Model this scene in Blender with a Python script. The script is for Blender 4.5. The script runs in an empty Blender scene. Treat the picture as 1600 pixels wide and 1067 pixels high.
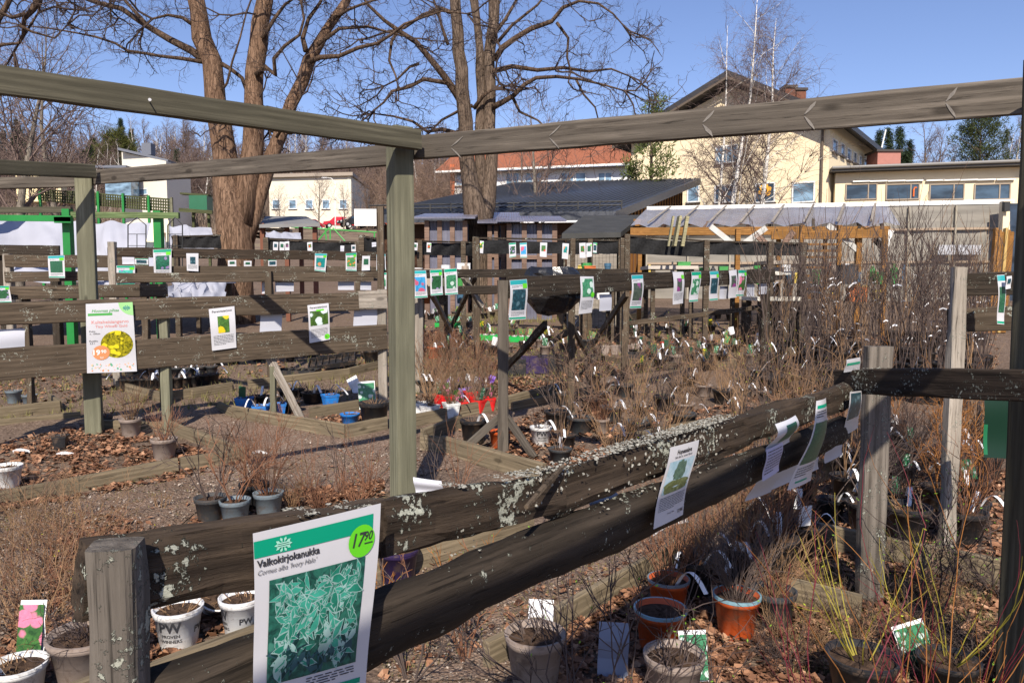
import bpy, math, random
import numpy as np
from mathutils import Vector, Matrix, noise as mn

SC = bpy.context.scene
COL = SC.collection
R = math.radians
# ---------------------------------------------------------------- camera
F, CZ = 1150.0, 1.4
PITCH = math.atan((533.5 - 450) / F)
cam_d = bpy.data.cameras.new("camera"); cam = bpy.data.objects.new("camera", cam_d); COL.objects.link(cam)
cam_d.sensor_width = 36; cam_d.lens = 36 * F / 1600; cam_d.clip_start = .05; cam_d.clip_end = 2000
cam.location = (0, 0, CZ); cam.rotation_euler = (math.pi / 2 - PITCH, 0, 0)
cam_d.dof.use_dof = False
SC.camera = cam
# ---------------------------------------------------------------- light
SUN_AZ, SUN_EL = 1.5, 38          # degrees left of behind the camera, elevation
to_sun = Vector((-math.sin(R(SUN_AZ)) * math.cos(R(SUN_EL)), -math.cos(R(SUN_AZ)) * math.cos(R(SUN_EL)), math.sin(R(SUN_EL))))
w = bpy.data.worlds.new("World"); SC.world = w; w.use_nodes = True
wn = w.node_tree; wn.nodes.clear()
wo = wn.nodes.new("ShaderNodeOutputWorld"); wb = wn.nodes.new("ShaderNodeBackground"); ws = wn.nodes.new("ShaderNodeTexSky")
ws.sky_type = 'NISHITA'; ws.sun_disc = False; ws.sun_elevation = R(SUN_EL); ws.sun_rotation = R(180 + SUN_AZ)
ws.altitude = 0; ws.air_density = 1.0; ws.dust_density = .3; ws.ozone_density = 2.5
wb.inputs[1].default_value = .096
wt = wn.nodes.new('ShaderNodeMix'); wt.data_type = 'RGBA'; wt.blend_type = 'MULTIPLY'; wt.inputs[0].default_value = 1; wt.inputs[7].default_value = (1.03, .97, 1.14, 1)
wn.links.new(ws.outputs[0], wt.inputs[6]); wn.links.new(wt.outputs[2], wb.inputs[0]); wn.links.new(wb.outputs[0], wo.inputs[0])
sun_d = bpy.data.lights.new("sun", 'SUN'); sun = bpy.data.objects.new("sun", sun_d); COL.objects.link(sun)
sun_d.energy = 5.0; sun_d.angle = R(.5); sun_d.color = (1, .91, .78)
sun.rotation_euler = to_sun.to_track_quat('Z', 'Y').to_euler(); sun.location = (-20, -40, 40)
SC.view_settings.view_transform = 'Standard'; SC.view_settings.look = 'None'
SC.view_settings.exposure = 0.48; SC.view_settings.gamma = 1
SC.render.engine = 'CYCLES'
SC.cycles.max_bounces = 6; SC.cycles.transparent_max_bounces = 12; SC.cycles.diffuse_bounces = 1; SC.cycles.glossy_bounces = 2

# ---------------------------------------------------------------- placing
cp, sp = math.cos(PITCH), math.sin(PITCH)
def ray(px, py):
    a, b = (px - 800) / F, (533.5 - py) / F
    return Vector((a, cp + b * sp, -sp + b * cp))
def at(px, py, Y):
    d = ray(px, py); return Vector((0, 0, CZ)) + d * (Y / d.y)
def sstep(a, b, x):
    t = max(0, min(1, (x - a) / (b - a))); return t * t * (3 - 2 * t)
def gz(x, y):
    z = 0 if y < 3 else .05 * (y - 3)
    if y > 26:
        u = x / y
        m = 1 - sstep(-.12, .12, u)
        zl = np.interp(y, [26, 40, 60, 88, 98, 122, 155, 205, 260, 900], [1.15, 1.8, 3.6, 7.6, 9.3, 9.9, 20, 36, 42, 46])
        zr = np.interp(y, [26, 40, 60, 90, 150, 250, 900], [1.15, 1.5, 2.0, 5, 9, 13, 16])
        z = zl * m + zr * (1 - m)
    return float(z)
def gp(px, py, dz=0):
    d = ray(px, py); t = 1.0
    lo, hi = .3, 60.
    for _ in range(50):
        t = (lo + hi) / 2; p = Vector((0, 0, CZ)) + d * t
        if p.z > gz(p.x, p.y): lo = t
        else: hi = t
    p = Vector((0, 0, CZ)) + d * lo; p.z = gz(p.x, p.y) + dz; return p
class Line:
    """vertical plane through two ground-plan points given as (pixel column, distance)"""
    def __init__(s, xa, Ya, xb, Yb, py=480):
        s.a = at(xa, py, Ya); s.b = at(xb, py, Yb); s.a.z = s.b.z = 0
        s.d = (s.b - s.a).normalized(); s.n = Vector((s.d.y, -s.d.x, 0))
        if s.n.dot(-s.a) < 0: s.n = -s.n
    def hit(s, px, py, off=0):
        o = Vector((0, 0, CZ)); d = ray(px, py); q = s.a + s.n * off
        return o + d * ((q - o).dot(s.n) / d.dot(s.n))

# ---------------------------------------------------------------- scene records
def tag(o, label=None, cat=None, group=None, kind=None):
    if label: o['label'] = label
    if cat: o['category'] = cat
    if group: o['group'] = group
    if kind: o['kind'] = kind
    return o
def empty(name, loc=(0, 0, 0), label=None, cat=None, group=None):
    o = bpy.data.objects.new(name, None); COL.objects.link(o); o.location = loc; o.empty_display_size = .1
    return tag(o, label, cat, group)
def dup(root, loc=None, rotz=None, scale=None, label=None, group=None):
    r = root.copy(); COL.objects.link(r)
    if loc is not None: r.location = loc
    if rotz is not None: r.rotation_euler = (0, 0, rotz)
    if scale is not None: r.scale = scale if hasattr(scale, '__len__') else (scale,) * 3
    tag(r, label, None, group)
    for ch in root.children:
        c = ch.copy(); COL.objects.link(c); c.parent = r
        for g in ch.children:
            d = g.copy(); COL.objects.link(d); d.parent = c
    return r
class MB:
    def __init__(s): s.v = []; s.f = []; s.uv = None
    def add(s, vs, fs):
        b = len(s.v); s.v.extend([tuple(v) for v in vs]); s.f.extend([tuple(i + b for i in f) for f in fs])
    def box(s, c, size, rz=0, M=None):
        hx, hy, hz = size[0] / 2, size[1] / 2, size[2] / 2
        M = M or Matrix.Rotation(rz, 3, 'Z'); c = Vector(c)
        vs = [c + M @ Vector((x * hx, y * hy, z * hz)) for z in (-1, 1) for y in (-1, 1) for x in (-1, 1)]
        s.add(vs, [(0, 2, 3, 1), (4, 5, 7, 6), (0, 1, 5, 4), (2, 6, 7, 3), (0, 4, 6, 2), (1, 3, 7, 5)]); return s
    def beam(s, p0, p1, w, h, up=(0, 0, 1)):
        p0, p1 = Vector(p0), Vector(p1); d = (p1 - p0); L = d.length; d.normalize(); up = Vector(up)
        if abs(d.dot(up)) > .98: up = Vector((0, 1, 0))
        y = up.cross(d).normalized(); z = d.cross(y)
        M = Matrix((d, y, z)).transposed(); return s.box((p0 + p1) / 2, (L, w, h), M=M)
    def tube(s, pts, rad, n=5, cap=True):
        pts = [Vector(p) for p in pts]; m = len(pts); vs = []; up = None
        for i, p in enumerate(pts):
            t = (pts[min(i + 1, m - 1)] - pts[max(i - 1, 0)])
            if t.length < 1e-9: t = Vector((0, 0, 1))
            t.normalize()
            if up is None: up = t.orthogonal().normalized()
            else:
                up = (up - t * up.dot(t))
                up = up.normalized() if up.length > 1e-6 else t.orthogonal().normalized()
            v = t.cross(up); r = rad[i] if hasattr(rad, '__len__') else rad
            for k in range(n):
                a = 2 * math.pi * k / n; vs.append(p + (up * math.cos(a) + v * math.sin(a)) * r)
        fs = [(i * n + k, i * n + (k + 1) % n, (i + 1) * n + (k + 1) % n, (i + 1) * n + k) for i in range(m - 1) for k in range(n)]
        if cap: fs += [tuple(range(n - 1, -1, -1)), tuple(range((m - 1) * n, m * n))]
        s.add(vs, fs); return s
    def lathe(s, prof, n=20, c=(0, 0, 0), sq=0):
        vs = []
        for r, z in prof:
            for k in range(n):
                a = 2 * math.pi * (k + .5) / n
                q = 1
                if sq: q = min(1 / max(abs(math.cos(a)), abs(math.sin(a))), 1.32) * .9
                vs.append((c[0] + r * q * math.cos(a), c[1] + r * q * math.sin(a), c[2] + z))
        m = len(prof)
        fs = [(i * n + k, i * n + (k + 1) % n, (i + 1) * n + (k + 1) % n, (i + 1) * n + k) for i in range(m - 1) for k in range(n)]
        s.add(vs, fs + [tuple(range((m - 1) * n, m * n))]); return s
    def build(s, name, mat, parent=None, smooth=False, loc=None):
        me = bpy.data.meshes.new(name)
        off = Vector((0, 0, 0))
        if loc is not None: off = Vector(loc)
        vs = [(v[0] - off.x, v[1] - off.y, v[2] - off.z) for v in s.v] if off.length else s.v
        me.from_pydata(vs, [], s.f)
        if s.uv is not None:
            l = me.uv_layers.new(name='UVMap'); idx = np.empty(len(me.loops), dtype=np.int32); me.loops.foreach_get('vertex_index', idx)
            l.data.foreach_set('uv', np.array(s.uv, dtype=np.float32)[idx].ravel())
        if smooth: me.polygons.foreach_set('use_smooth', [True] * len(me.polygons))
        me.materials.append(mat); me.update()
        o = bpy.data.objects.new(name, me); COL.objects.link(o)
        if parent: o.parent = parent
        if loc is not None: o.location = off - (parent.location if parent else Vector((0, 0, 0)))
        elif parent is not None and parent.get('world'): o.location = -parent.location
        return o
def world(o): o['world'] = 1; return o     # children of this root are written in world coordinates
def npbuild(name, V, Fq, mat, parent=None):
    me = bpy.data.meshes.new(name); n, k = Fq.shape
    me.vertices.add(len(V)); me.vertices.foreach_set('co', V.astype(np.float32).ravel())
    me.loops.add(n * k); me.loops.foreach_set('vertex_index', Fq.astype(np.int32).ravel())
    me.polygons.add(n); me.polygons.foreach_set('loop_start', np.arange(0, n * k, k, dtype=np.int32))
    me.update(calc_edges=True); me.validate(); me.materials.append(mat)
    o = bpy.data.objects.new(name, me); COL.objects.link(o)
    if parent: o.parent = parent
    return o

# ---------------------------------------------------------------- materials
class NT:
    def __init__(s, name, rough=.8, spec=.3):
        s.m = bpy.data.materials.new(name); s.m.use_nodes = True; s.t = s.m.node_tree; s.b = s.t.nodes['Principled BSDF']
        s.b.inputs['Roughness'].default_value = rough; s.b.inputs['Specular IOR Level'].default_value = spec
    def n(s, typ, **kw):
        x = s.t.nodes.new(typ)
        for k, v in kw.items(): setattr(x, k, v)
        return x
    def l(s, a, b): s.t.links.new(a, b)
    def coord(s, which='Object', scale=(1, 1, 1), rnd=True):
        tc = s.n('ShaderNodeTexCoord'); mp = s.n('ShaderNodeMapping'); mp.inputs['Scale'].default_value = scale
        s.l(tc.outputs[which], mp.inputs['Vector'])
        if rnd:
            oi = s.n('ShaderNodeObjectInfo'); mu = s.n('ShaderNodeMath', operation='MULTIPLY'); mu.inputs[1].default_value = 57.3
            s.l(oi.outputs['Random'], mu.inputs[0]); s.l(mu.outputs[0], mp.inputs['Location'])
        return mp.outputs[0]
    def noise(s, vec, scale, detail=4, rough=.55, dist=0):
        x = s.n('ShaderNodeTexNoise'); x.inputs['Scale'].default_value = scale; x.inputs['Detail'].default_value = detail
        x.inputs['Roughness'].default_value = rough; x.inputs['Distortion'].default_value = dist; s.l(vec, x.inputs['Vector']); return x.outputs['Fac']
    def vor(s, vec, scale, out='Distance', feature='F1', rnd=1):
        x = s.n('ShaderNodeTexVoronoi', feature=feature); x.inputs['Scale'].default_value = scale; x.inputs['Randomness'].default_value = rnd
        s.l(vec, x.inputs['Vector']); return x.outputs[out]
    def ramp(s, fac, stops, interp='LINEAR'):
        x = s.n('ShaderNodeValToRGB'); e = x.color_ramp.elements; x.color_ramp.interpolation = interp
        while len(e) < len(stops): e.new(.5)
        for k, (p, c) in enumerate(stops):
            e[k].position = p; e[k].color = (*c, 1) if hasattr(c, '__len__') else (c, c, c, 1)
        s.l(fac, x.inputs[0]); return x.outputs[0]
    def mix(s, fac, a, b, mode='MIX'):
        x = s.n('ShaderNodeMix', data_type='RGBA', blend_type=mode)
        for sock, v in ((x.inputs[0], fac), (x.inputs[6], a), (x.inputs[7], b)):
            if hasattr(v, 'links'): s.l(v, sock)
            elif hasattr(v, '__len__'): sock.default_value = (*v, 1)
            else: sock.default_value = v
        return x.outputs[2]
    def math(s, op, a, b=None):
        x = s.n('ShaderNodeMath', operation=op)
        for i, v in enumerate((a, b)):
            if v is None: continue
            if hasattr(v, 'links'): s.l(v, x.inputs[i])
            else: x.inputs[i].default_value = v
        return x.outputs[0]
    def col(s, c):
        if hasattr(c, 'links'): s.l(c, s.b.inputs['Base Color'])
        else: s.b.inputs['Base Color'].default_value = (*c, 1)
    def bump(s, h, strength=.4, dist=.01):
        x = s.n('ShaderNodeBump'); x.inputs['Strength'].default_value = strength; x.inputs['Distance'].default_value = dist
        s.l(h, x.inputs['Height']); s.l(x.outputs[0], s.b.inputs['Normal'])

MATS = {}
def mat(name, fn, *a, **k):
    if name not in MATS: MATS[name] = fn(name, *a, **k)
    return MATS[name]
def m_plain(name, c, rough=.6, spec=.3, var=.12, sc=6, bump=0):
    t = NT(name, rough, spec); v = t.coord()
    f = t.noise(v, sc, 5)
    t.col(t.mix(f, tuple(x * (1 - var * 2) for x in c), tuple(min(1, x * (1 + var * 1.4)) for x in c)))
    if bump: t.bump(t.noise(v, sc * 6, 3), bump, .005)
    return t.m
def m_wood(name, c1, c2, dark=.35, grain=1.0, lichen=0, bumps=.6, lc=(.42, .43, .36), crack=1):
    t = NT(name, .85, .15); v = t.coord(scale=(1.6 * grain, 42 * grain, 42 * grain)); v0 = t.coord(scale=(1, 1, 1))
    big = t.noise(t.coord(scale=(.9, 3, 3)), 1.5, 3)
    rings = t.n('ShaderNodeTexWave', wave_type='BANDS', bands_direction='Z'); t.l(t.coord(scale=(.45, 3.5, 6)), rings.inputs['Vector'])
    rings.inputs['Scale'].default_value = 1.6; rings.inputs['Distortion'].default_value = 9; rings.inputs['Detail'].default_value = 2; rings.inputs['Detail Scale'].default_value = .6
    g1 = t.noise(v, 1.0, 7, .7, .3); g2 = t.noise(v, 2.1, 5, .65, .4)
    base = t.ramp(g1, [(.34, tuple(x * .8 for x in c1)), (.64, c2)])
    base = t.mix(t.math('MULTIPLY', rings.outputs['Fac'], .5), base, tuple(x * .5 for x in c1))
    base = t.mix(t.ramp(big, [(.35, .85), (.6, 0)]), base, tuple(x * .45 for x in c2), 'MIX')
    cr = t.ramp(g2, [(.33, 1), (.43, 0)])
    base = t.mix(t.math('MULTIPLY', cr, .75 * crack), base, tuple(x * dark * .35 for x in c1))
    kn = t.vor(t.coord(scale=(1, 2.8, 2.8)), 2.3); kf = t.ramp(kn, [(.07, 1), (.13, 0)])
    base = t.mix(t.math('MULTIPLY', kf, .7), base, tuple(x * .3 for x in c1))
    h = t.math('ADD', t.math('MULTIPLY', g1, .6), t.math('MULTIPLY', g2, .6))
    if lichen:
        ln = t.noise(v0, 85, 5, .7); lm = t.noise(v0, 7, 4, .7)
        lf = t.ramp(t.math('MULTIPLY', ln, lm), [(.33 - .08 * lichen, 0), (.36 - .08 * lichen, 1)])
        base = t.mix(lf, base, t.mix(t.noise(v0, 160, 2), tuple(x * .5 for x in lc), lc)); h = t.math('ADD', h, t.math('MULTIPLY', lf, .6))
    t.col(base); t.bump(h, bumps, .006); return t.m
WOODG = lambda: mat('weathered_grey_wood', m_wood, (.058, .043, .03), (.15, .113, .08), lichen=.02)
WOODD = lambda: mat('dark_old_wood', m_wood, (.022, .017, .013), (.075, .058, .044), lichen=.02, bumps=.9)
WOODP = lambda: mat('green_treated_timber', m_wood, (.14, .137, .092), (.25, .243, .17), dark=.5, lichen=0, bumps=.35, crack=.35)
WOODB = lambda: mat('silver_grey_beam_wood', m_wood, (.075, .062, .05), (.185, .158, .13), lichen=0, bumps=.6, crack=.9)
WOODX = lambda: mat('dark_green_beam_wood', m_wood, (.062, .057, .04), (.135, .123, .088), lichen=0, bumps=.4, crack=.4)
WOODK = lambda: mat('raised_bed_board_wood', m_wood, (.16, .125, .08), (.3, .24, .16), lichen=0, bumps=.5)
WOODO = lambda: mat('orange_stained_timber', m_wood, (.24, .11, .035), (.4, .2, .06), dark=.5, lichen=0, bumps=.3, crack=.3)
WOODL = lambda: mat('lichen_covered_wood', m_wood, (.025, .018, .014), (.09, .065, .046), lichen=.24, bumps=1.2)
WOODH = lambda: mat('bleached_brace_wood', m_wood, (.26, .22, .18), (.46, .41, .35), lichen=.03, bumps=.8)
def m_pot(name, c, rough=.45):
    t = NT(name, rough, .4); v = t.coord(); f = t.noise(v, 5, 4); d = t.ramp(t.noise(v, 14, 6, .75), [(.5, 0), (.68, .75)]); sc = t.ramp(t.noise(t.coord(scale=(3, 3, 60)), 2, 3), [(.62, 0), (.7, .35)])
    col = t.mix(f, tuple(x * .86 for x in c), c); col = t.mix(sc, col, tuple(min(1, x * 1.5 + .03) for x in c)); col = t.mix(d, col, (.13, .085, .055)); t.col(col); t.bump(t.noise(v, 60, 3), .12, .003)
    t.l(t.math('ADD', rough, t.math('MULTIPLY', d, .4)), t.b.inputs['Roughness']); return t.m
def m_bark(name, c1, c2, sc=1):
    t = NT(name, .95, .1); v = t.coord(scale=(9 * sc, 9 * sc, 1.6 * sc), rnd=False)
    f = t.noise(v, 1.2, 6, .65, .5); cr = t.vor(v, 1.6, feature='DISTANCE_TO_EDGE')
    f2 = t.noise(t.coord(scale=(24 * sc, 24 * sc, 2.6 * sc), rnd=False), 1.3, 6, .72, 1.0); f3 = t.noise(t.coord(scale=(1, 1, .6), rnd=False), 1.6, 4)
    c = t.ramp(f, [(.3, c1), (.7, c2)]); c = t.mix(t.ramp(f2, [(.4, .92), (.54, 0)]), c, tuple(x * .22 for x in c1)); c = t.mix(t.ramp(cr, [(.01, .6), (.06, 0)]), c, tuple(x * .2 for x in c1)); c = t.mix(t.math('MULTIPLY', f3, .7), c, tuple(x * .5 for x in c1))
    t.col(c); t.bump(t.math('ADD', t.math('MULTIPLY', f, .7), f2), 1.0, .03); return t.m
BARK = lambda: mat('maple_bark', m_bark, (.17, .1, .065), (.42, .275, .185))
BARK2 = lambda: mat('brown_grey_bark', m_bark, (.14, .1, .075), (.3, .225, .17))
def m_birch(name):
    t = NT(name, .8, .2); v = t.coord(scale=(3, 3, 14), rnd=False)
    t.col(t.ramp(t.noise(v, 1, 4, .6), [(.36, (.06, .05, .045)), (.44, (.62, .58, .53)), (.8, (.78, .75, .7))])); return t.m
BIRCH = lambda: mat('birch_bark', m_birch)
TWIG = lambda: mat('dark_twigs', m_plain, (.1, .075, .065), .9, .1, .3, 3)
TWIGP = lambda: mat('purple_brown_twigs', m_plain, (.16, .115, .1), .9, .1, .3, 3)
TWIGR = lambda: mat('reddish_brown_stems', m_plain, (.2, .095, .055), .8, .2, .35, 8)
TWIGT = lambda: mat('tan_stems', m_plain, (.24, .145, .08), .8, .2, .4, 8)
TWIGD = lambda: mat('blackish_stems', m_plain, (.07, .05, .045), .8, .2, .3, 8)
def pm(name, c, rough=.45, spec=.4, var=.06, sc=5, bump=0): return mat(name, m_plain, c, rough, spec, var, sc, bump)

def m_ground(name):
    t = NT(name, .95, .1); v = t.coord(scale=(1, 1, 1), rnd=False)
    a = t.noise(v, .55, 5, .6); b = t.noise(v, 38, 6, .75); c = t.noise(v, 7, 5, .65); st = t.vor(v, 55)
    gravel = t.ramp(b, [(.3, (.07, .047, .035)), (.5, (.17, .12, .088)), (.68, (.32, .24, .185))])
    soil = t.ramp(b, [(.3, (.035, .024, .018)), (.7, (.14, .095, .068))])
    col = t.mix(t.ramp(c, [(.4, 0), (.62, 1)]), gravel, soil)
    col = t.mix(t.ramp(a, [(.4, .0), (.6, .75)]), gravel, col)
    col = t.mix(t.ramp(t.noise(v, 2.1, 6, .7), [(.6, 0), (.72, .45)]), col, (.12, .12, .035))
    t.col(col); t.bump(t.math('ADD', b, t.math('MULTIPLY', st, .7)), .9, .012); return t.m
def m_hill(name):
    t = NT(name, .95, .1); v = t.coord(scale=(1, 1, 1), rnd=False)
    t.col(t.ramp(t.noise(v, .6, 6, .7), [(.3, (.09, .06, .045)), (.55, (.2, .15, .11)), (.75, (.24, .21, .11))])); return t.m
def m_leaf(name):
    t = NT(name, .8, .2); v = t.coord(scale=(1, 1, 1), rnd=False)
    t.col(t.ramp(t.vor(v, 30, 'Color'), [(.1, (.045, .022, .014)), (.4, (.16, .075, .042)), (.7, (.3, .155, .088)), (1, (.48, .3, .19))])); return t.m
# ================================================================ GROUND
def proj(p):
    d = Vector(p) - Vector((0, 0, CZ)); y = d.y * cp - d.z * sp; z = d.y * sp + d.z * cp
    return 800 + F * d.x / y, 533.5 - F * z / y
def inpoly(x, y, P):
    c = False; j = len(P) - 1
    for i in range(len(P)):
        if (P[i][1] > y) != (P[j][1] > y) and x < (P[j][0] - P[i][0]) * (y - P[i][1]) / (P[j][1] - P[i][1]) + P[i][0]: c = not c
        j = i
    return c
PATHS = [[(0, 1000), (0, 800), (385, 718), (392, 690), (285, 668), (262, 655), (160, 660), (160, 625), (262, 640), (330, 625), (340, 650), (540, 690), (600, 690), (602, 770), (300, 800), (200, 900)],
         [(650, 670), (760, 650), (830, 632), (900, 600), (900, 640), (760, 680), (690, 735), (650, 745)],
         [(590, 1067), (600, 900), (830, 830), (1010, 830), (1060, 850), (860, 975), (790, 1067)]]
def axis(segs):
    o = [segs[0][0]]
    for a, b, s in segs:
        while o[-1] < b - 1e-6: o.append(min(b, o[-1] + s * max(1, 1)))
    return o
xs = axis([(-260, -60, 20), (-60, -20, 5), (-20, -6, 1), (-6, -3.6, .15), (-3.6, 4.4, .05), (4.4, 8, .2), (8, 24, 1), (24, 70, 5), (70, 300, 20)])
ys = axis([(-4, .8, .8), (.8, 8.5, .05), (8.5, 14, .25), (14, 30, 1), (30, 60, 2), (60, 130, 3), (130, 420, 10)])
def ground_z(x, y):
    z = gz(x, y)
    if y < 30: z += .018 * mn.noise((x * 2.3, y * 2.3, 0)) + .009 * mn.noise((x * 11, y * 11, 3))
    elif y > 45: z += 1.0 * mn.noise((x * .06, y * .06, 1)) * sstep(60, 160, y) * 2
    return z - .01
GV = [(x, y, ground_z(x, y)) for y in ys for x in xs]; nx = len(xs)
quads = [(j * nx + i, j * nx + i + 1, (j + 1) * nx + i + 1, (j + 1) * nx + i) for j in range(len(ys) - 1) for i in range(nx - 1)]
split = [j for j in range(len(ys)) if ys[j] >= 60][0]
def part_ground(name, rows, m):
    V = np.array(GV); Q = np.array([q for q in quads if rows(q[0] // nx)])
    used, inv = np.unique(Q, return_inverse=True)
    o = npbuild(name, V[used], inv.reshape(Q.shape), m); o.data.polygons.foreach_set('use_smooth', [True] * len(o.data.polygons)); return o
GM = mat('gravelly_soil', m_ground)
tag(part_ground('ground', lambda r: r < split, GM), kind='structure')
tag(part_ground('hillside', lambda r: r >= split, mat('spring_hillside', m_hill)), kind='structure')
pq = []
for q in quads:
    a = GV[q[0]]
    if not (.8 < a[1] < 8.4 and -5 < a[0] < 4.4): continue
    px, py = proj(a)
    if any(inpoly(px, py, P) for P in PATHS): pq.append(q)
V = np.array(GV) + np.array([0, 0, .006]); Q = np.array(pq); used, inv = np.unique(Q, return_inverse=True)
def m_path(name):
    t = NT(name, .95, .1); v = t.coord(scale=(1, 1, 1), rnd=False)
    b = t.noise(v, 48, 6, .8); c = t.noise(v, 3, 5, .6); st = t.vor(v, 75)
    col = t.ramp(b, [(.3, (.1, .066, .047)), (.5, (.225, .155, .115)), (.7, (.43, .33, .26))])
    col = t.mix(t.ramp(c, [(.45, 0), (.7, .55)]), col, (.12, .078, .05))
    t.col(col); t.bump(t.math('ADD', b, st), .9, .012); return t.m
o = npbuild('path', V[used], inv.reshape(Q.shape), mat('fine_gravel_path', m_path)); tag(o, kind='structure')

# ================================================================ WOOD PIECES
rw = random.Random(5)
def plank(name, p0, p1, h, t, m, parent, rough=.004, seg=.12, roundness=.12, up=(0, 0, 1), taper=1.0, wob=0.0):
    """a board or log: a lofted, slightly worn section from p0 to p1 (centre line); h across `up`, t thick"""
    p0, p1 = Vector(p0), Vector(p1); d = p1 - p0; L = d.length; d.normalize(); up = Vector(up)
    if abs(d.dot(up)) > .9: up = Vector((0, 1, 0)) if abs(up.y) < .5 else up
    y = up.cross(d).normalized(); z = d.cross(y)
    n = max(2, min(60, int(L / seg))); k = 12; mb = MB(); s0 = rw.random() * 99
    prof = []
    for i in range(k):
        a = 2 * math.pi * (i + .5) / k; c, s = math.cos(a), math.sin(a); e = .16 + .84 * min(1, roundness * 1.0)
        f = lambda q: math.copysign(abs(q) ** e, q)
        prof.append((f(c), f(s)))
    vs = []
    for i in range(n + 1):
        u = i / n; g = 1 + (taper - 1) * u
        for a, b in prof:
            nx_ = mn.noise((u * L * 3 + s0, a * 1.3, b * 1.3)) * rough * 2 + mn.noise((u * L * 14 + s0, a * 2, b * 2)) * rough
            w_ = mn.noise((u * L * .8 + s0, 7, 7)) * wob
            vs.append((u * L, (a * t / 2 + a * nx_) * g, (b * h / 2 + b * nx_) * g + w_))
    fs = [(i * k + j, i * k + (j + 1) % k, (i + 1) * k + (j + 1) % k, (i + 1) * k + j) for i in range(n) for j in range(k)]
    fs += [tuple(range(k - 1, -1, -1)), tuple(range(n * k, n * k + k))]
    mb.add(vs, fs); o = mb.build(name, m, parent)
    M = Matrix((d, y, z)).transposed().to_4x4(); M.translation = p0 - (parent.location if parent else Vector((0, 0, 0)))
    o.matrix_basis = M
    if roundness > .5: o.data.polygons.foreach_set('use_smooth', [True] * len(o.data.polygons))
    return o
def rail(name, pa, pb, t, m, parent, off=0, **k):
    """pa/pb = (column, top row, bottom row, distance or Line)"""
    pts = []
    for (px, y0, y1, Y) in (pa, pb):
        if isinstance(Y, Line): a, b = Y.hit(px, y0, off), Y.hit(px, y1, off)
        else: a, b = at(px, y0, Y), at(px, y1, Y)
        pts.append(((a + b) / 2, abs(a.z - b.z)))
    h = (pts[0][1] + pts[1][1]) / 2
    return plank(name, pts[0][0], pts[1][0], h, t, m, parent, taper=1, **k)
def post(name, px, ytop, Y, wpx, m, parent, rot=0, lean=0, base=None, d=None, off=0, **k):
    if isinstance(Y, Line): a = Y.hit(px, ytop, off)
    else: a = at(px, ytop, Y)
    wm = wpx * a.y / F
    x, y = a.x + lean, a.y
    b = Vector((x, y, gz(x, y) - .06 if base is None else base))
    return plank(name, b, a, d or wm, wm, m, parent, up=(math.sin(rot), -math.cos(rot), 0), **k)
def fence(px, Y, label, group=None, cat='fence', name='wooden_fence'):
    p = at(px, 600, Y); p.z = gz(p.x, p.y); return empty(name, p, label, cat, group)

# ---------------------------------------------------------------- tall timber frame
FA, FB = 4.15, 6.25
fr = fence(624, FA, 'tall open pergola of square green-grey timber posts and high beams over the beds', cat='pergola', name='timber_pergola')
post('post', 624, 200, FA, 33, WOODP(), fr, rot=R(36), seg=.3, rough=.002, roundness=.02)
post('post', 130.5, 258, FB, 24, WOODP(), fr, rot=R(22), seg=.3, rough=.002, roundness=.02)
post('post', 1646, 88, 2.42, 54, WOODX(), fr, rot=R(12), seg=.3, rough=.002, roundness=.02)
rail('beam', (-60, 93, 142, 2.75), (655, 205, 234, 4.05), .05, WOODX(), fr, rough=.002, roundness=.05)
rail('beam', (640, 214, 250, 4.22), (1622, 121, 178, 2.62), .045, WOODB(), fr, rough=.002, roundness=.05)
rail('beam', (616, 228, 257, 4.26), (144, 266, 290, 6.3), .045, WOODB(), fr, rough=.002, roundness=.05)
rail('beam', (-160, 242, 268, 4.9), (147, 257, 279, 6.12), .05, WOODX(), fr, rough=.002, roundness=.05)
rail('beam', (-160, 281, 300, 6.6), (122, 275, 292, 6.36), .045, WOODB(), fr, rough=.002, roundness=.05)
# the near side of the pergola, just behind and beside the camera: its beam and corner post throw shade on the near rail and right post
yF = lambda x: .74 + 1.235 * (x + .39)
plank('beam', (-.37, yF(-.37) - 1.78, 2.222), (1.8, yF(1.8) - 1.78, 2.222), .17, .05, WOODX(), fr, seg=.3, roundness=.05); world_post = Vector((1.725, yF(1.77) - 1.84, 0))
plank('post', world_post, world_post + Vector((0, 0, 2.3)), .13, .15, WOODP(), fr, up=(0, -1, 0), seg=.3, roundness=.02)
plank('post', (-.42, yF(-.42) - 1.86, 0), (-.42, yF(-.42) - 1.86, 2.3), .11, .11, WOODP(), fr, up=(0, -1, 0), seg=.3, roundness=.02)
# pale knot scars on the long right beam
LB = Line(640, 4.22, 1622, 2.62, 200)
ks = MB()
for px, dy in ((705, 3), (858, 0), (1098, 0), (1257, 1), (1478, 0)):
    yc = 232 + (px - 650) * -.0865 + dy; hh_ = 17 + (px - 650) * .0105
    for s_, wv in ((-1, 1), (1, .8)):
        L_, R_ = [], []
        for k in range(7):
            u = k / 6; w_ = (3.6 if px > 900 else 1.6) * (.7 + .6 * abs(mn.noise((px, u * 5, s_)))) * math.sin(u * 3.0 + .1) + .3; x = px + s_ * -6 * (u ** .7) * -s_ * 1.0 + 12 * u * wv; y = yc + s_ * (1.5 + u * hh_ * .88)
            L_.append(LB.hit(x - w_, y, .0275)); R_.append(LB.hit(x + w_, y, .0275))
        ks.add(L_ + R_, [(k, k + 1, k + 8, k + 7) for k in range(6)])
ks.build('knot_scar', pm('bleached_knot_wood', (.22, .2, .18), .9, .1, .3, 60), fr, loc=LB.hit(1257, 180))['kind'] = 'stuff'
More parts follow.
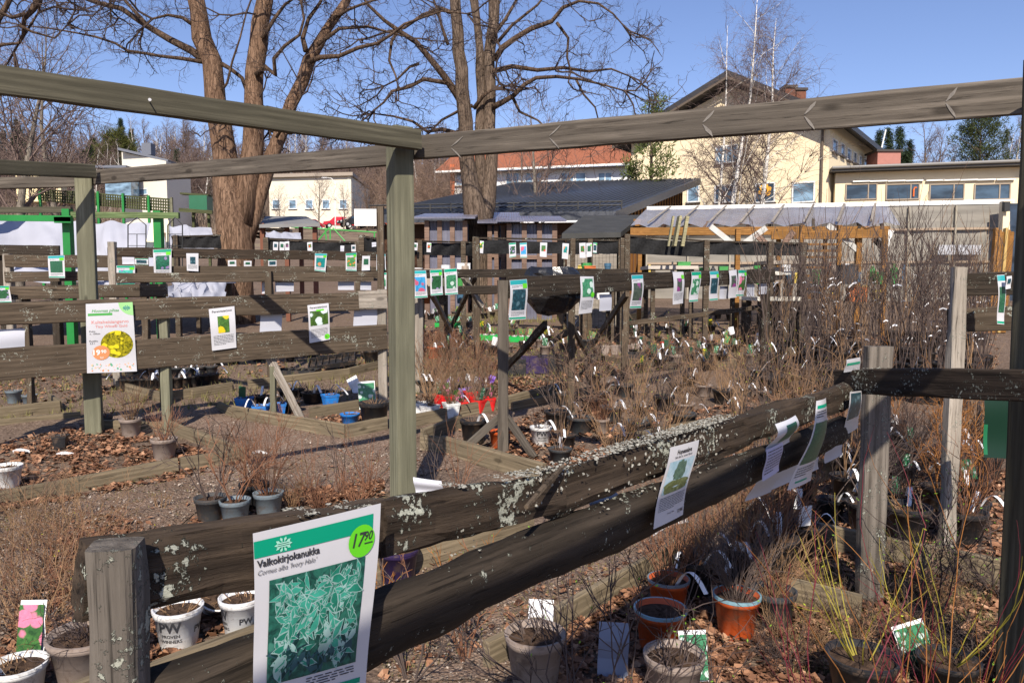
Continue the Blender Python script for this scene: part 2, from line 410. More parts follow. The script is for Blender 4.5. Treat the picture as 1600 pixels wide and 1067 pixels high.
# big nails
for (px, py, Y) in ((234, 159, 3.14), (535, 269, 5.6)):
    p = at(px, py, Y); b = MB(); b.tube([p + Vector((-.01, .02, .0)), p + Vector((.022, -.045, -.004))], .0028, 6); b.tube([p + Vector((.022, -.045, -.004)), p + Vector((.0235, -.048, -.004))], .0065, 8)
    if px == 234: o = b.build('nail', pm('galvanised_nail', (.5, .5, .52), .35, .6), fr, loc=p)

# ---------------------------------------------------------------- foreground fence
L0 = Line(190, .74, 1370, 3.18, 600)
f0 = fence(190, .74, 'nearest fence of two thick old rails, the upper one covered in pale lichen')
a = L0.hit(187, 846); a.z -= .0
plank('post', (a.x + .012, a.y - .03, -.05), (a.x + .012, a.y - .03, a.z + .008), .04, .046, mat('worn_post_wood', m_wood, (.09, .076, .064), (.24, .21, .18), lichen=.24, bumps=1.0), f0, rough=.003, roundness=.25, up=(math.sin(.15), -math.cos(.15), 0), seg=.04)
c = post('post', 1372, 541, 3.2, 41, mat('worn_post_wood', m_wood, (), ()), f0, rot=.1, d=.05, seg=.06, rough=.003)
up_a = rail('upper_rail', (124, 838, 985, L0), (600, 786, 868, L0), .034, WOODL(), f0, off=.0, rough=.006, roundness=.4, seg=.02)
up_b = rail('upper_rail', (592, 781, 872, L0), (872, 741, 796, L0), .036, WOODL(), f0, off=.01, rough=.007, roundness=.5, seg=.03)
up_c = rail('upper_rail', (858, 748, 802, L0), (1322, 595, 638, L0), .038, WOODL(), f0, off=.004, rough=.008, roundness=.5, seg=.04)
lo = rail('lower_rail', (205, 1062, 1205, L0), (1316, 650, 690, L0), .06, WOODD(), f0, off=.02, rough=.006, roundness=.75, seg=.03)
cr = rail('cross_rail', (1310, 577, 613, 2.98), (1650, 576, 630, 2.0), .05, WOODL(), f0, rough=.004, roundness=.2)
# lichen: small crinkled rosettes sitting on the tops and fronts of the rails
def lichen(ob, n, L, h, t, lo_, hi, seed, par):
    rr = random.Random(seed); V, Q = [], []
    cl = [(rr.uniform(lo_, hi), rr.uniform(-.25, .5)) for _ in range(max(5, n // 45))]
    for i in range(n):
        cx, cy = rr.choice(cl); x = (cx + rr.gauss(0, .02)) * L
        side = rr.random() < .9; s = rr.uniform(.0012, .0034) * (1 if L < 1 else 1.25)
        if side: c0 = Vector((x, rr.uniform(-.5, .5) * t, h / 2 + .002)); nrm = Vector((rr.gauss(0, .16), rr.gauss(0, .16), 1))
        else: c0 = Vector((x, 0, max(-.46, min(.48, cy + rr.gauss(0, .07))) * h)); c0.y = SIDE * (t / 2 + .002); nrm = Vector((rr.gauss(0, .16), SIDE, rr.gauss(0, .16)))
        nrm.normalize(); a = nrm.orthogonal().normalized(); b = nrm.cross(a); k = 5; base = len(V); ph = rr.random() * 6
        V.append(c0 + nrm * s * .1)
        for j in range(k + 1):
            an = ph + 2 * math.pi * j / (k + 1); q = s * rr.uniform(.6, 1.3); V.append(c0 + (a * math.cos(an) + b * math.sin(an)) * q + nrm * s * rr.uniform(-.1, .75))
        for j in range(k + 1): Q.append((base, base + 1 + j, base + 1 + (j + 1) % (k + 1)))
    o = npbuild('lichen', np.array([tuple(v) for v in V]), np.array(Q), pm('pale_lichen', (.33, .32, .28), .95, .05, .35, 160), par)
    o.matrix_basis = ob.matrix_basis.copy(); o['kind'] = 'stuff'
def side_of(ob):   # which local y side faces the camera
    inv = ob.matrix_basis.to_3x3().inverted(); v = inv @ (Vector((0, 0, CZ)) - (ob.parent.location + ob.matrix_basis.translation)); return 1 if v.y > 0 else -1
for ob, n, lo_, hi, sd in ((up_a, 160, .6, .98, 1), (up_b, 420, .3, .98, 2), (up_c, 1700, .0, .4, 3), (cr, 260, .1, .55, 4), (lo, 50, .2, .6, 6)):
    SIDE = side_of(ob); xs_ = [v.co.x for v in ob.data.vertices]; zs_ = [v.co.z for v in ob.data.vertices]; ys_ = [v.co.y for v in ob.data.vertices]
    lichen(ob, n, max(xs_), max(zs_) - min(zs_) - .006, max(ys_) - min(ys_) - .004, lo_, hi, sd, f0)
# broken stick wedged on the upper rail
b = MB(); b.tube([L0.hit(822, 792, .09), L0.hit(850, 760, .07), L0.hit(880, 728, .04)], [.004, .005, .004], 6)
tag(b.build('stick', WOODG(), loc=L0.hit(850, 760)), 'short broken stick lying against the lichened upper rail of the nearest fence', 'stick')

# ---------------------------------------------------------------- slim post and rails at the right
fd = fence(1490, 3.9, 'slim leaning grey post carrying two short boards at the right edge, behind the nearest fence')
a = at(1499, 418, 3.9); b_ = at(1479, 850, 3.8)
plank('post', (b_.x, b_.y, 0), a, .05, .075, WOODH(), fd, seg=.08)
rail('rail', (1485, 428, 462, 3.96), (1640, 424, 460, 3.7), .03, WOODD(), fd)
rail('rail', (1480, 483, 520, 3.96), (1640, 476, 512, 3.7), .03, WOODG(), fd)

# ---------------------------------------------------------------- left fence (L1)
L1 = Line(0, 5.7, 600, 7.2, 500)
f1 = fence(255, 6.3, 'wide board fence at left carrying the yellow-circle price poster')
rail('rail', (-70, 473, 513, L1), (561, 458, 484, L1), .035, WOODG(), f1, off=.02)
rail('rail', (560, 455, 483, L1), (604, 453, 482, L1), .035, WOODH(), f1, off=.03)
rail('rail', (-70, 547, 602, L1), (604, 508, 544, L1), .035, WOODG(), f1, off=.02)
post('post', 256, 478, L1, 14, WOODP(), f1, off=-.03, d=.06)
post('post', 597, 452, L1, 14, WOODH(), f1, off=-.03, d=.05)
post('post', -40, 478, L1, 16, WOODP(), f1, off=-.03, d=.06)
f1b = fence(120, 6.9, 'single long board standing just above and behind the left fence', cat='fence')
rail('rail', (15, 446, 470, 6.9), (262, 445, 462, 7.3), .035, WOODG(), f1b)
post('post', 40, 447, 7.0, 10, WOODG(), f1b); post('post', 250, 446, 7.35, 10, WOODG(), f1b)
# ---------------------------------------------------------------- second row fences at left
L2 = Line(170, 8.4, 600, 9.6, 430)
f2 = fence(178, 8.4, 'three-rail fence with lichened top rail behind the left board fence')
post('post', 175, 378, L2, 11, WOODH(), f2, off=.02, d=.06)
rail('rail', (168, 386, 402, L2), (640, 395, 408, L2), .04, WOODL(), f2)
rail('rail', (182, 415, 432, L2), (603, 417, 428, L2), .03, WOODG(), f2)
rail('rail', (182, 428, 441, L2), (603, 424, 440, L2), .03, WOODG(), f2, off=.06)
post('post', 420, 424, L2, 11, WOODG(), f2, off=.1)
post('post', 628, 392, 9.6, 11, WOODH(), f2)
f3 = fence(100, 9.4, 'short two-rail fence at the far left with open slot between its boards')
rail('rail', (8, 398, 418, 9.3), (232, 400, 418, 9.6), .03, WOODG(), f3); rail('rail', (8, 424, 441, 9.3), (232, 424, 438, 9.6), .03, WOODG(), f3)
post('post', 12, 397, 9.35, 11, WOODH(), f3); post('post', 224, 397, 9.7, 10, WOODG(), f3)
f3b = fence(40, 10.2, 'dark plank top rail at the left edge under the white tarpaulins')
rail('rail', (-60, 382, 399, 10.2), (93, 384, 400, 10.4), .04, WOODD(), f3b); post('post', 5, 384, 10.4, 12, WOODD(), f3b); post('post', 85, 384, 10.5, 12, WOODD(), f3b)
# rail fence right of the tall green post, with crossed braces
L4 = Line(640, 7.8, 780, 8.2, 450)
f4 = fence(700, 7.9, 'two-rail fence with crossed pale and brown braces right of the tall green post')
rail('rail', (636, 421, 435, L4), (980, 420, 431, Line(640, 7.8, 980, 9.2, 450)), .035, WOODD(), f4); rail('rail', (636, 448, 463, L4), (776, 446, 459, L4), .035, WOODD(), f4)
plank('brace', at(669, 450, 7.9), gp(712, 530), .06, .05, WOODH(), f4); plank('brace', at(742, 432, 8.3), gp(700, 522), .07, .05, WOODG(), f4)
plank('brace', at(724, 432, 8.3), at(752, 478, 8.6), .06, .05, WOODH(), f4)
post('post', 745, 372, 10.4, 9, WOODG(), f4); post('post', 654, 420, 8.1, 14, WOODH(), f4)
# dark board fence in the middle carrying the row of cards (L5)
L5 = Line(786, 5.66, 1197, 9.0, 450)
f5 = fence(786, 5.66, 'dark board fence on A-shaped feet carrying the long row of laminated plant cards')
rail('rail', (794, 434, 464, L5), (1209, 419, 442, L5), .035, WOODD(), f5, off=.03)
post('post', 786, 438, L5, 17, WOODB(), f5, d=.05, off=.02)
post('post', 1197, 430, L5, 13, WOODD(), f5, d=.07, off=-.03)
plank('brace', gp(722, 704) + Vector((0, 0, .0)), at(780, 652, 5.66), .06, .035, WOODB(), f5); plank('brace', gp(836, 716), at(790, 650, 5.66), .06, .035, WOODB(), f5)
post('post', 893, 476, 7.1, 10, WOODG(), f5, base=None)
plank('brace', at(891, 505, 7.1), gp(924, 566), .07, .04, WOODG(), f5); plank('brace', gp(925, 540), at(980, 458, 7.9), .08, .04, WOODG(), f5)
plank('brace', gp(778, 590), at(852, 507, 6.4), .07, .04, WOODD(), f5); plank('brace', gp(862, 535), at(884, 520, 7.0), .06, .04, WOODG(), f5)
post('post', 977, 455, 8.4, 10, WOODG(), f5)
rail('rail', (980, 502, 509, 8.4), (1190, 476, 484, 9.2), .03, WOODG(), f5)
# black shade cloth screens on posts (far)
def cloth(name, top, bot, Y0, Y1, label, sag=0, posts=(), m=None):
    (xa, ya), (xb, yb) = top; (xc, yc), (xd, yd) = bot
    root = fence((xa + xb) / 2, (Y0 + Y1) / 2, label, 'black shade cloth screens', 'screen', 'shade_screen'); world(root)
    b = MB(); N = 24
    for i in range(N + 1):
        u = i / N; Y = Y0 + (Y1 - Y0) * u; sg = math.sin(u * math.pi) * sag
        for j in range(5):
            v = j / 4; px = xa + (xb - xa) * u; py = (ya + (yb - ya) * u) * (1 - v) + (yc + (yd - yc) * u) * v + sg * (1 - v)
            p = at(px, py, Y); p.y += .03 * math.sin(u * 23 + v * 4); b.v.append(tuple(p))
    b.f = [(i * 5 + j, i * 5 + j + 1, i * 5 + j + 6, i * 5 + j + 5) for i in range(N) for j in range(4)]
    b.build('cloth', m or pm('black_shade_cloth', (.02, .02, .021), .85, .15, .5, 30), root, smooth=True)
    b = MB(); b.beam(at(xa, ya - 1, Y0), at(xb, yb - 1, Y1), .03, .03); b.build('top_rail', WOODD(), root)
    for px in posts:
        u = (px - xa) / (xb - xa); Y = Y0 + (Y1 - Y0) * u; p = at(px, ya + (yb - ya) * u - 3, Y - .05); q = Vector((p.x, p.y, gz(p.x, p.y) - .05))
        b = MB(); b.beam(q, p, .085, .085); b.build('post', WOODG(), root)
    return root
cloth('s', ((740, 373), (975, 377)), ((740, 397), (975, 396)), 13.6, 13.0, 'sagging black shade cloth hung behind the big maple trunk, full of small cards', 3, (742, 895, 922, 970))
cloth('s', ((978, 369), (1103, 378)), ((978, 396), (1103, 402)), 12.2, 12.2, 'black shade cloth dipping in a curve right of the twin grey posts', 2, (980, 1104))
cloth('s', ((1106, 378), (1262, 382)), ((1106, 398), (1262, 400)), 12.2, 12.0, 'straight black shade cloth ending in front of the orange shelter', 0, (1204, 1255))
cloth('s', ((645, 378), (738, 380)), ((645, 398), (738, 400)), 12.4, 13.6, 'short black shade cloth between the tall green post and the second maple', 1, (724, 656))
cloth('s', ((412, 374), (560, 380)), ((412, 396), (560, 397)), 12.4, 12.4, 'black shade cloth under the low grey canopy left of the tall post', 1, (416, 559))
cloth('s', ((563, 370), (600, 376)), ((563, 394), (600, 396)), 12.0, 11.6, 'small black shade cloth beside the blank white board', 0, (565,))
cloth('s', ((268, 371), (345, 369)), ((268, 388), (345, 388)), 13.5, 13.5, 'dark screen at the left foot of the big maple', 0, (275,))
# tall grey post with a blank white board
gpst = fence(594, 8.6, 'blank white board nailed to a tall grey post beside the green frame post', cat='sign', name='sign_post')
post('post', 594, 323, 8.6, 11, WOODG(), gpst); world(gpst)
b = MB(); b.box(at(571, 340, 8.5), (.25, .012, .19), rz=.05); o = b.build('board', pm('white_board', (.78, .78, .76), .5), gpst)

# ================================================================ RAISED BEDS
def bed(label, boards, m=None):
    """boards = list of ((px, bottom row), (px, bottom row), height m)"""
    p = gp(*boards[0][0]); root = empty('raised_bed', p, label, 'raised bed', 'board-edged planting beds')
    for (a, b, h) in boards:
        A, B = gp(*a), gp(*b)
        A.z = ground_z(A.x, A.y) + h / 2 - .005; B.z = ground_z(B.x, B.y) + h / 2 - .005
        plank('board', A, B, h + .02, .035, m or WOODK(), root, seg=.15, rough=.002, roundness=.05)
    return root
bed('bed with a long front board at far left, its corner towards the path', [((-60, 800), (278, 737), .1), ((282, 736), (382, 718), .1), ((381, 718), (262, 672), .1), ((262, 672), (160, 668), .08)])
bed('low bed end board at the left edge beneath the fence', [((-80, 662), (94, 641), .11), ((94, 641), (78, 630), .11)])
bed('narrow board lying before the left edge bed', [((-60, 668), (126, 651), .05)])
bed('bed holding the row of black pots with white label strips', [((183, 606), (252, 626), .09), ((254, 628), (364, 610), .1), ((183, 606), (240, 585), .09)])
bed('long back bed board behind the blue pots', [((300, 622), (362, 611), .09), ((388, 606), (545, 587), .1), ((545, 587), (604, 572), .1)])
bed('bed corner with blue pots and a leaning brace', [((342, 640), (367, 650), .08), ((365, 650), (540, 683), .11), ((541, 683), (604, 669), .11), ((484, 652), (590, 634), .09)])
bed('bed edged by a rising board in front of the white and red pots', [((646, 665), (780, 637), .11), ((780, 637), (905, 605), .11)])
bed('dark cornered bed at the foot of the A-shaped post', [((692, 705), (850, 752), .13), ((658, 700), (694, 706), .12), ((660, 690), (720, 668), .12)])
bed('bed board glimpsed between the two rails of the nearest fence', [((560, 915), (832, 835), .12)])
bed('bed board under the white branded pots at lower left', [((60, 1130), (232, 1060), .1), ((232, 1064), (420, 996), .07)])
bed('bed board running from bottom centre up to the orange pots', [((760, 1040), (862, 986), .1), ((864, 985), (1062, 868), .1)])
bed('bed board crossing behind the lichened post at lower right', [((1265, 852), (1560, 915), .14)])
bed('short mossy board at the foot of the lichened post', [((1235, 942), (1345, 968), .11)])
bed('weathered log edge across the middle beds', [((922, 562), (1068, 577), .09)], WOODG())
bed('far bed board behind the grey pots', [((880, 512), (975, 500), .12), ((975, 500), (1010, 494), .12)])
bed('far right bed board among the whips', [((1120, 575), (1260, 548), .1)])
bed('bed board in the shade at right beneath the hanging cards', [((1255, 740), (1345, 706), .1), ((960, 700), (1150, 660), .1)])
bed('middle bed board half covered by dead leaves', [((800, 640), (1000, 600), .09), ((690, 598), (800, 576), .1)])
bed('far bed with primroses beyond the crossed braces', [((700, 500), (800, 493), .14), ((800, 493), (960, 485), .1)])
# loose brace with short post inside the blue pot bed
fb = fence(428, 6.6, 'short upright with a pale leaning brace standing in the blue pot bed', cat='brace', name='fence_brace')
plank('brace', gp(478, 668), at(420, 557, 6.75), .07, .045, WOODH(), fb, seg=.06); post('post', 426, 572, 6.7, 9, WOODP(), fb)
# ================================================================ BUILDINGS
def glass_mat(name, c=(.03, .05, .075)):
    t = NT(name, .08, .6); v = t.coord(scale=(.6, .6, 1.4)); t.col(t.ramp(t.noise(v, 1.2, 3), [(.35, tuple(x * .5 for x in c)), (.65, tuple(x * 1.9 for x in c))])); return t.m
GLASS = lambda: mat('window_glass', glass_mat)
GLASSB = lambda: mat('pale_blue_glass', glass_mat, (.13, .2, .27))
WHITE = lambda: pm('white_paint', (.76, .75, .72), .5, .3, .03)
def wallq(mb, p0, p1, z0, z1, th=.3, top=None):
    """thick wall from p0 to p1 in plan; top = optional extra (u, z) outline points"""
    p0, p1 = Vector((p0[0], p0[1], 0)), Vector((p1[0], p1[1], 0)); d = (p1 - p0).normalized(); n = Vector((-d.y, d.x, 0))
    if n.dot(p0 + p1) < 0: n = -n          # thickness goes away from the camera
    out = [(0, z0), (1, z0), (1, z1)] + (top or []) + [(0, z1)]
    L = [p0.lerp(p1, u) + Vector((0, 0, z)) for u, z in out]; k = len(L)
    mb.add(L + [q + n * th for q in L], [tuple(range(k)), tuple(range(2 * k - 1, k - 1, -1))] + [(i, (i + 1) % k, (i + 1) % k + k, i + k) for i in range(k)])
    return d, -n
def window(parent, c, d, n, w, h, mull=(), glass=None, sill=True, fm=None, off=0.0, ft=.07):
    """c = centre on the wall face, d = along the wall, n = outward"""
    fm = fm or WHITE(); M = Matrix((d, n, Vector((0, 0, 1)))).transposed(); c = Vector(c)
    b = MB()
    for sx in (-1, 1): b.box(c + d * sx * (w / 2 - ft / 2) + n * .03, (ft, .09, h), M=M)
    for sz in (-1, 1): b.box(c + Vector((0, 0, sz * (h / 2 - ft / 2))) + n * .03, (w - 2 * ft - .004, .09, ft), M=M)
    for u in mull: b.box(c + d * (u * w) + n * .028, (ft * .9, .08, h - 2 * ft - .004), M=M)
    f = b.build('window', fm, parent)
    g = MB(); g.box(c + n * .012, (w - 2 * ft, .03, h - 2 * ft), M=M); g.build('pane', glass or GLASS(), f)
    if sill: s = MB(); s.box(c + Vector((0, 0, -h / 2 - .04)) + n * .07, (w + .12, .18, .07), M=M); s.build('sill', pm('dark_sill_metal', (.06, .05, .045), .5), f)
    return f
def croot(name, px, Y, label, cat): return world(fence(px, Y, label, None, cat, name))
def stucco(name, c):
    t = NT(name, .9, .15); v = t.coord(scale=(1, 1, 1), rnd=False); f = t.noise(v, 1.4, 6, .7); s_ = t.noise(t.coord(scale=(5, 5, .5), rnd=False), 1, 4)
    col = t.mix(t.math('MULTIPLY', f, .5), c, tuple(x * .8 for x in c)); col = t.mix(t.ramp(s_, [(.55, 0), (.8, .3)]), col, tuple(x * .65 for x in c))
    t.col(col); t.bump(t.noise(v, 40, 3), .3, .01); return t.m
CREAM = lambda: mat('cream_render', stucco, (.8, .67, .46))

# ---- big cream gable house
H = croot('gable_house', 1140, 42, 'large cream rendered house with a broad dark gable roof and chimneys behind the birches', 'house')
PR = at(1289, 450, 40); PL = at(984, 450, 46); PR.z = PL.z = 0; PB = at(1392, 450, 56); PB.z = 0
zb = 1.0; zeR = at(1289, 188, 40).z; apex = at(1136, 138, 43).z
mb = MB(); d, n = wallq(mb, PL, PR, zb, zeR, .35, [(.54, apex)]); d2, n2 = wallq(mb, PR, PB, zb, zeR + .25, .35)
mb.build('wall', CREAM(), H)
# roof: two slopes with overhang and thickness
ov = 1.1; mid = PL.lerp(PR, .54); back = (PB - PR)
def P3(p, z): return Vector((p.x, p.y, z))
front = n * ov; el = .55
rz = apex + .38; ez = zeR + .05
sl = (rz - ez) / ((PR - mid).length)
RIDGE = [P3(mid + front, rz), P3(mid + back - front, rz)]; RE = [P3(PR + front + d * .8, ez - sl * .8), P3(PB + d * .8, ez - sl * .8)]; LE = [P3(PL + front - d * .8, ez - sl * .8), P3(PL + back - d * .8, ez - sl * .8)]
mb = MB()
for e in (RE, LE):
    q = [RIDGE[0], RIDGE[1], e[1], e[0]]; up = Vector((0, 0, .3)); mb.add(q + [x + up for x in q], [(0, 1, 2, 3), (7, 6, 5, 4)] + [(i, (i + 1) % 4, (i + 1) % 4 + 4, i + 4) for i in range(4)])
roof = mb.build('roof', pm('dark_roof_sheet', (.035, .033, .035), .5, .4, .1, 2), H)
mb = MB(); 
for e in (RE, LE): mb.beam(RIDGE[0] + Vector((0, 0, -.1)) - n * .0 + Vector((0, 0, 0)), e[0] + Vector((0, 0, -.04)), .06, .12)
mb.build('barge_board', pm('brown_fascia', (.1, .075, .055), .7), H)
for px, py, w_ in ((1232, 149, .75), (1249, 153, .7)):
    c = at(px, py, 44); b = MB(); b.box(c + Vector((0, 0, -.6)), (w_ * .8, w_ * .8, 1.8)); ch = b.build('chimney', pm('red_chimney_brick', (.17, .07, .045), .85, .2, .25, 8), H)
    b = MB(); b.box(c + Vector((0, 0, .42)), (w_ * 1.05, w_ * 1.05, .14)); b.build('chimney_cap', pm('dark_cap', (.05, .04, .035)), ch)
def on_wall(p0, p1, px, py):
    q = Vector((p0[0], p0[1], 0)); dd = (Vector((p1[0], p1[1], 0)) - q).normalized(); nn = Vector((dd.y, -dd.x, 0)); o = Vector((0, 0, CZ)); r_ = ray(px, py); return o + r_ * ((q - o).dot(nn) / r_.dot(nn))
for (x0, y0, x1, y1, mull, g) in ((1118, 229, 1153, 254, (0,), GLASSB()), (1074, 289, 1093, 316, (), GLASSB()), (1117, 290, 1150, 316, (0,), GLASS()), (1180, 287, 1211, 316, (), GLASS()), (1238, 286, 1273, 316, (), GLASSB())):
    a = on_wall(PL, PR, x0, y0); b_ = on_wall(PL, PR, x1, y1); c = (a + b_) / 2; wf = window(H, c, d, n, (b_ - a).xy.length, abs(a.z - b_.z), mull, g)
    if x0 == 1180:
        q = MB(); cc = c + n * .06 + Vector((0, 0, .12)); 
        for k in range(6): an = k * math.pi / 3 + .3; q.lathe([(0.001, -.004), (.14, -.004), (.14, .004)], 12, (0, 0, 0)) if 0 else q.add([cc + d * (math.cos(an) * .24 + math.cos(t_) * .14) + Vector((0, 0, math.sin(an) * .24 + math.sin(t_) * .14)) + n * .004 * k for t_ in [j * math.pi / 4 for j in range(8)]], [tuple(range(8))])
        q.build('paper_flower', pm('yellow_paper', (.85, .42, .04), .7), wf)
        q = MB(); q.add([cc + n * .04 + d * math.cos(j * math.pi / 5) * .12 + Vector((0, 0, math.sin(j * math.pi / 5) * .12)) for j in range(10)], [tuple(range(10))]); q.build('flower_centre', pm('dark_paper', (.05, .03, .02), .7), wf)
for (x0, y0, x1, y1) in ((1300, 215, 1307, 242), (1313, 222, 1318, 247), (1323, 230, 1328, 254), (1333, 236, 1337, 258), (1342, 242, 1345, 261), (1349, 247, 1354, 263)):
    a = on_wall(PR, PB, x0, y0); b_ = on_wall(PR, PB, x1, y1); window(H, (a + b_) / 2, d2, n2 if n2.dot(-PR) > 0 else -n2, (b_ - a).xy.length, abs(a.z - b_.z) * .9, (), GLASSB(), ft=.05)
a = on_wall(PL, PR, 1286, 200); b = MB(); b.tube([a + n * .08, Vector((a.x, a.y, 1.5)) + n * .08], .07, 8); b.build('downpipe', pm('brown_fascia', ()), H)
b = MB(); b.beam(at(1377, 233, 49), at(1384, 203, 49), .07, .07); b.build('roof_pole', WHITE(), H)

# ---- low wing with clerestory windows
Wg = croot('low_wing', 1450, 38, 'low cream wing with a flat roof edge and a band of dark windows at right', 'building')
A, B = at(1300, 450, 40), at(1640, 450, 37.5); A.z = B.z = 0; mb = MB(); dw, nw = wallq(mb, A, B, 1, at(1300, 271, 40).z, .4); mb.build('wall', CREAM(), Wg)
zt = at(1305, 262, 40).z; mb = MB(); up = Vector((0, 0, .22)); q = [P3(A + nw * .7 - dw * .3, zt - .3), P3(B + nw * .7, zt - .3), P3(B - nw * 9, zt), P3(A - nw * 9, zt)]
mb.add(q + [x + up for x in q], [(3, 2, 1, 0), (4, 5, 6, 7)] + [(i, (i + 1) % 4, (i + 1) % 4 + 4, i + 4) for i in range(4)]); mb.build('roof', pm('grey_roof_felt', (.1, .095, .09), .8), Wg)
b = MB(); b.tube([P3(A + nw * .78 - dw * .3, zt - .12), P3(B + nw * .78, zt - .12)], .08, 8); b.build('gutter', pm('dull_gutter', (.2, .19, .18), .5), Wg)
for k, (x0, x1, m_) in enumerate(((1321, 1370, .22), (1384, 1436, .24), (1452, 1506, .2), (1522, 1578, .2))):
    a = on_wall(A, B, x0, 288); b_ = on_wall(A, B, x1, 312); window(Wg, (a + b_) / 2, dw, nw, (b_ - a).xy.length, abs(a.z - b_.z), (m_,), GLASS(), False, pm('brown_window_frame', (.3, .24, .18), .6), ft=.06)
for k, x0 in enumerate((1345, 1372, 1400, 1428, 1460, 1485, 1512, 1540, 1570)):
    a = on_wall(A, B, x0, 284 - (x0 - 1345) * .013); b = MB(); b.beam(a - dw * .42 + nw * .12, a + dw * .42 + nw * .12, .1, .07); b.build('awning_rail', WHITE(), Wg)
a = on_wall(A, B, 1427, 300) + nw * .08; b = MB(); b.tube([a + Vector((0, 0, -.25)), a + Vector((0, 0, .1)), a + Vector((.06, 0, .22)), a + Vector((.14, 0, .2))], .04, 6); b.build('window_ornament', pm('orange_plastic', (.7, .14, .02)), Wg)
b = MB(); c = at(1380, 256, 46); b.box(c, (1.4, 1.4, 1.2)); ch = b.build('chimney', pm('pinkish_red_render', (.38, .17, .14), .85, .2, .08), Wg)
b = MB(); b.box(c + Vector((0, 0, .66)), (1.6, 1.6, .12)); b.build('chimney_cap', pm('dark_cap', ()), ch)

# ---- red roofed row house
Rr = croot('red_roof_house', 840, 62, 'long white house with an orange-red roof behind the dark barn', 'house')
A, B = at(705, 450, 64), at(995, 450, 60); A.z = B.z = 0; zt = at(840, 264, 62).z; mb = MB(); d_, n_ = wallq(mb, A, B, 3, zt, .4); mb.build('wall', pm('white_render', (.74, .74, .74), .85), Rr)
q = [P3(A + n_ * .9 - d_, zt - .1), P3(B + n_ * .9, zt - .1), P3(B - n_ * 9, zt + 4.4), P3(A - n_ * 9 - d_, zt + 4.4)]; mb = MB(); up = Vector((0, 0, .2))
mb.add(q + [x + up for x in q], [(3, 2, 1, 0), (4, 5, 6, 7)] + [(i, (i + 1) % 4, (i + 1) % 4 + 4, i + 4) for i in range(4)])
def m_tile(name, c):
    t = NT(name, .8, .2); v = t.coord(scale=(1, 1, 1), rnd=False); wv = t.n('ShaderNodeTexWave', bands_direction='X'); t.l(v, wv.inputs['Vector']); wv.inputs['Scale'].default_value = 1.2
    t.col(t.mix(t.noise(v, 2, 5), tuple(x * .75 for x in c), c)); t.bump(wv.outputs['Fac'], .6, .05); return t.m
mb.build('roof', mat('red_tiles', m_tile, (.33, .12, .065)), Rr)
b = MB(); b.beam(P3(A + n_ * .95 - d_, zt - .05), P3(B + n_ * .95, zt - .05), .12, .16); b.build('gutter', WHITE(), Rr)
for x0, x1 in ((712, 726), (790, 812), (820, 846), (876, 897), (899, 916), (934, 957)):
    a = on_wall(A, B, x0, 271); b_ = on_wall(A, B, x1, 286); window(Rr, (a + b_) / 2 + Vector((0, 0, -.1)), d_, n_, (b_ - a).xy.length, 1.15, (0,) if x1 - x0 > 18 else (), GLASSB(), ft=.08)
b = MB(); a = on_wall(A, B, 705, 285); b.box(a + n_ * .1 + Vector((.15, 0, -1)), (.35, .3, 5)); b.build('brick_pier', pm('red_brick', (.5, .14, .06), .85, .2, .2, 9), Rr)

# ---- dark roofed barn
Bn = croot('dark_barn', 850, 26, 'wide barn with a dark blue-grey seamed metal roof and orange-brown plank gable', 'barn')
FL, FR, BR, BL = at(560, 336, 25), at(962, 330, 24), at(1095, 279, 34), at(800, 286, 36)
mb = MB(); q = [FL, FR, BR, BL]; up = Vector((0, 0, -.28)); mb.add([x + up for x in q] + q, [(3, 2, 1, 0), (4, 5, 6, 7)] + [(i, (i + 1) % 4, (i + 1) % 4 + 4, i + 4) for i in range(4)])
roof = mb.build('roof', pm('blue_grey_metal_roof', (.045, .05, .063), .38, .6, .1, 1.5), Bn)
mb = MB()
for i in range(1, 40):
    u = i / 40; mb.beam(FL.lerp(FR, u) + Vector((0, 0, .02)), BL.lerp(BR, u) + Vector((0, 0, .02)), .035, .05)
mb.build('roof_seams', pm('blue_grey_metal_roof', ()), Bn)
mb = MB()
for v_, h_ in ((.05, .12), (.05, .24)): mb.tube([FL.lerp(BL, v_) + Vector((0, 0, h_)), FR.lerp(BR, v_) + Vector((0, 0, h_))], .025, 5)
for i in range(13): u = i / 12; p = FL.lerp(BL, .05).lerp(FR.lerp(BR, .05), u); mb.beam(p, p + Vector((0, 0, .28)), .04, .06)
mb.build('snow_guard', pm('black_iron', (.02, .02, .022), .5), Bn)
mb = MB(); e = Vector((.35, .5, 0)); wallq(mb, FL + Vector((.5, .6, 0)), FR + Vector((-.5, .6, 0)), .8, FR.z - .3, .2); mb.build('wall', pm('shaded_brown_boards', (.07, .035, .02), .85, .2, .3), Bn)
G0, G1 = FR + Vector((-.4, .7, 0)), BR + Vector((-.9, -.3, 0)); 
mb = MB(); q = [Vector((G0.x, G0.y, .8)), Vector((G1.x, G1.y, .8)), Vector((G1.x, G1.y, G1.z - .35)), Vector((G0.x, G0.y, G0.z - .3))]; t_ = Vector((-.2, .1, 0)); mb.add(q + [x + t_ for x in q], [(0, 1, 2, 3), (7, 6, 5, 4)] + [(i, (i + 1) % 4, (i + 1) % 4 + 4, i + 4) for i in range(4)])
gw = mb.build('gable_wall', pm('orange_brown_planks', (.36, .16, .045), .8, .2, .2, 3), Bn)
mb = MB()
for i in range(26): u = (i + .5) / 26; p = G0.lerp(G1, u) + Vector((.03, -.02, 0)); mb.beam(Vector((p.x, p.y, .9)), Vector((p.x, p.y, G0.z + (G1.z - G0.z) * u - .36)), .05, .06)
mb.build('batten_strips', pm('dark_gap_strips', (.1, .045, .02), .85), gw)
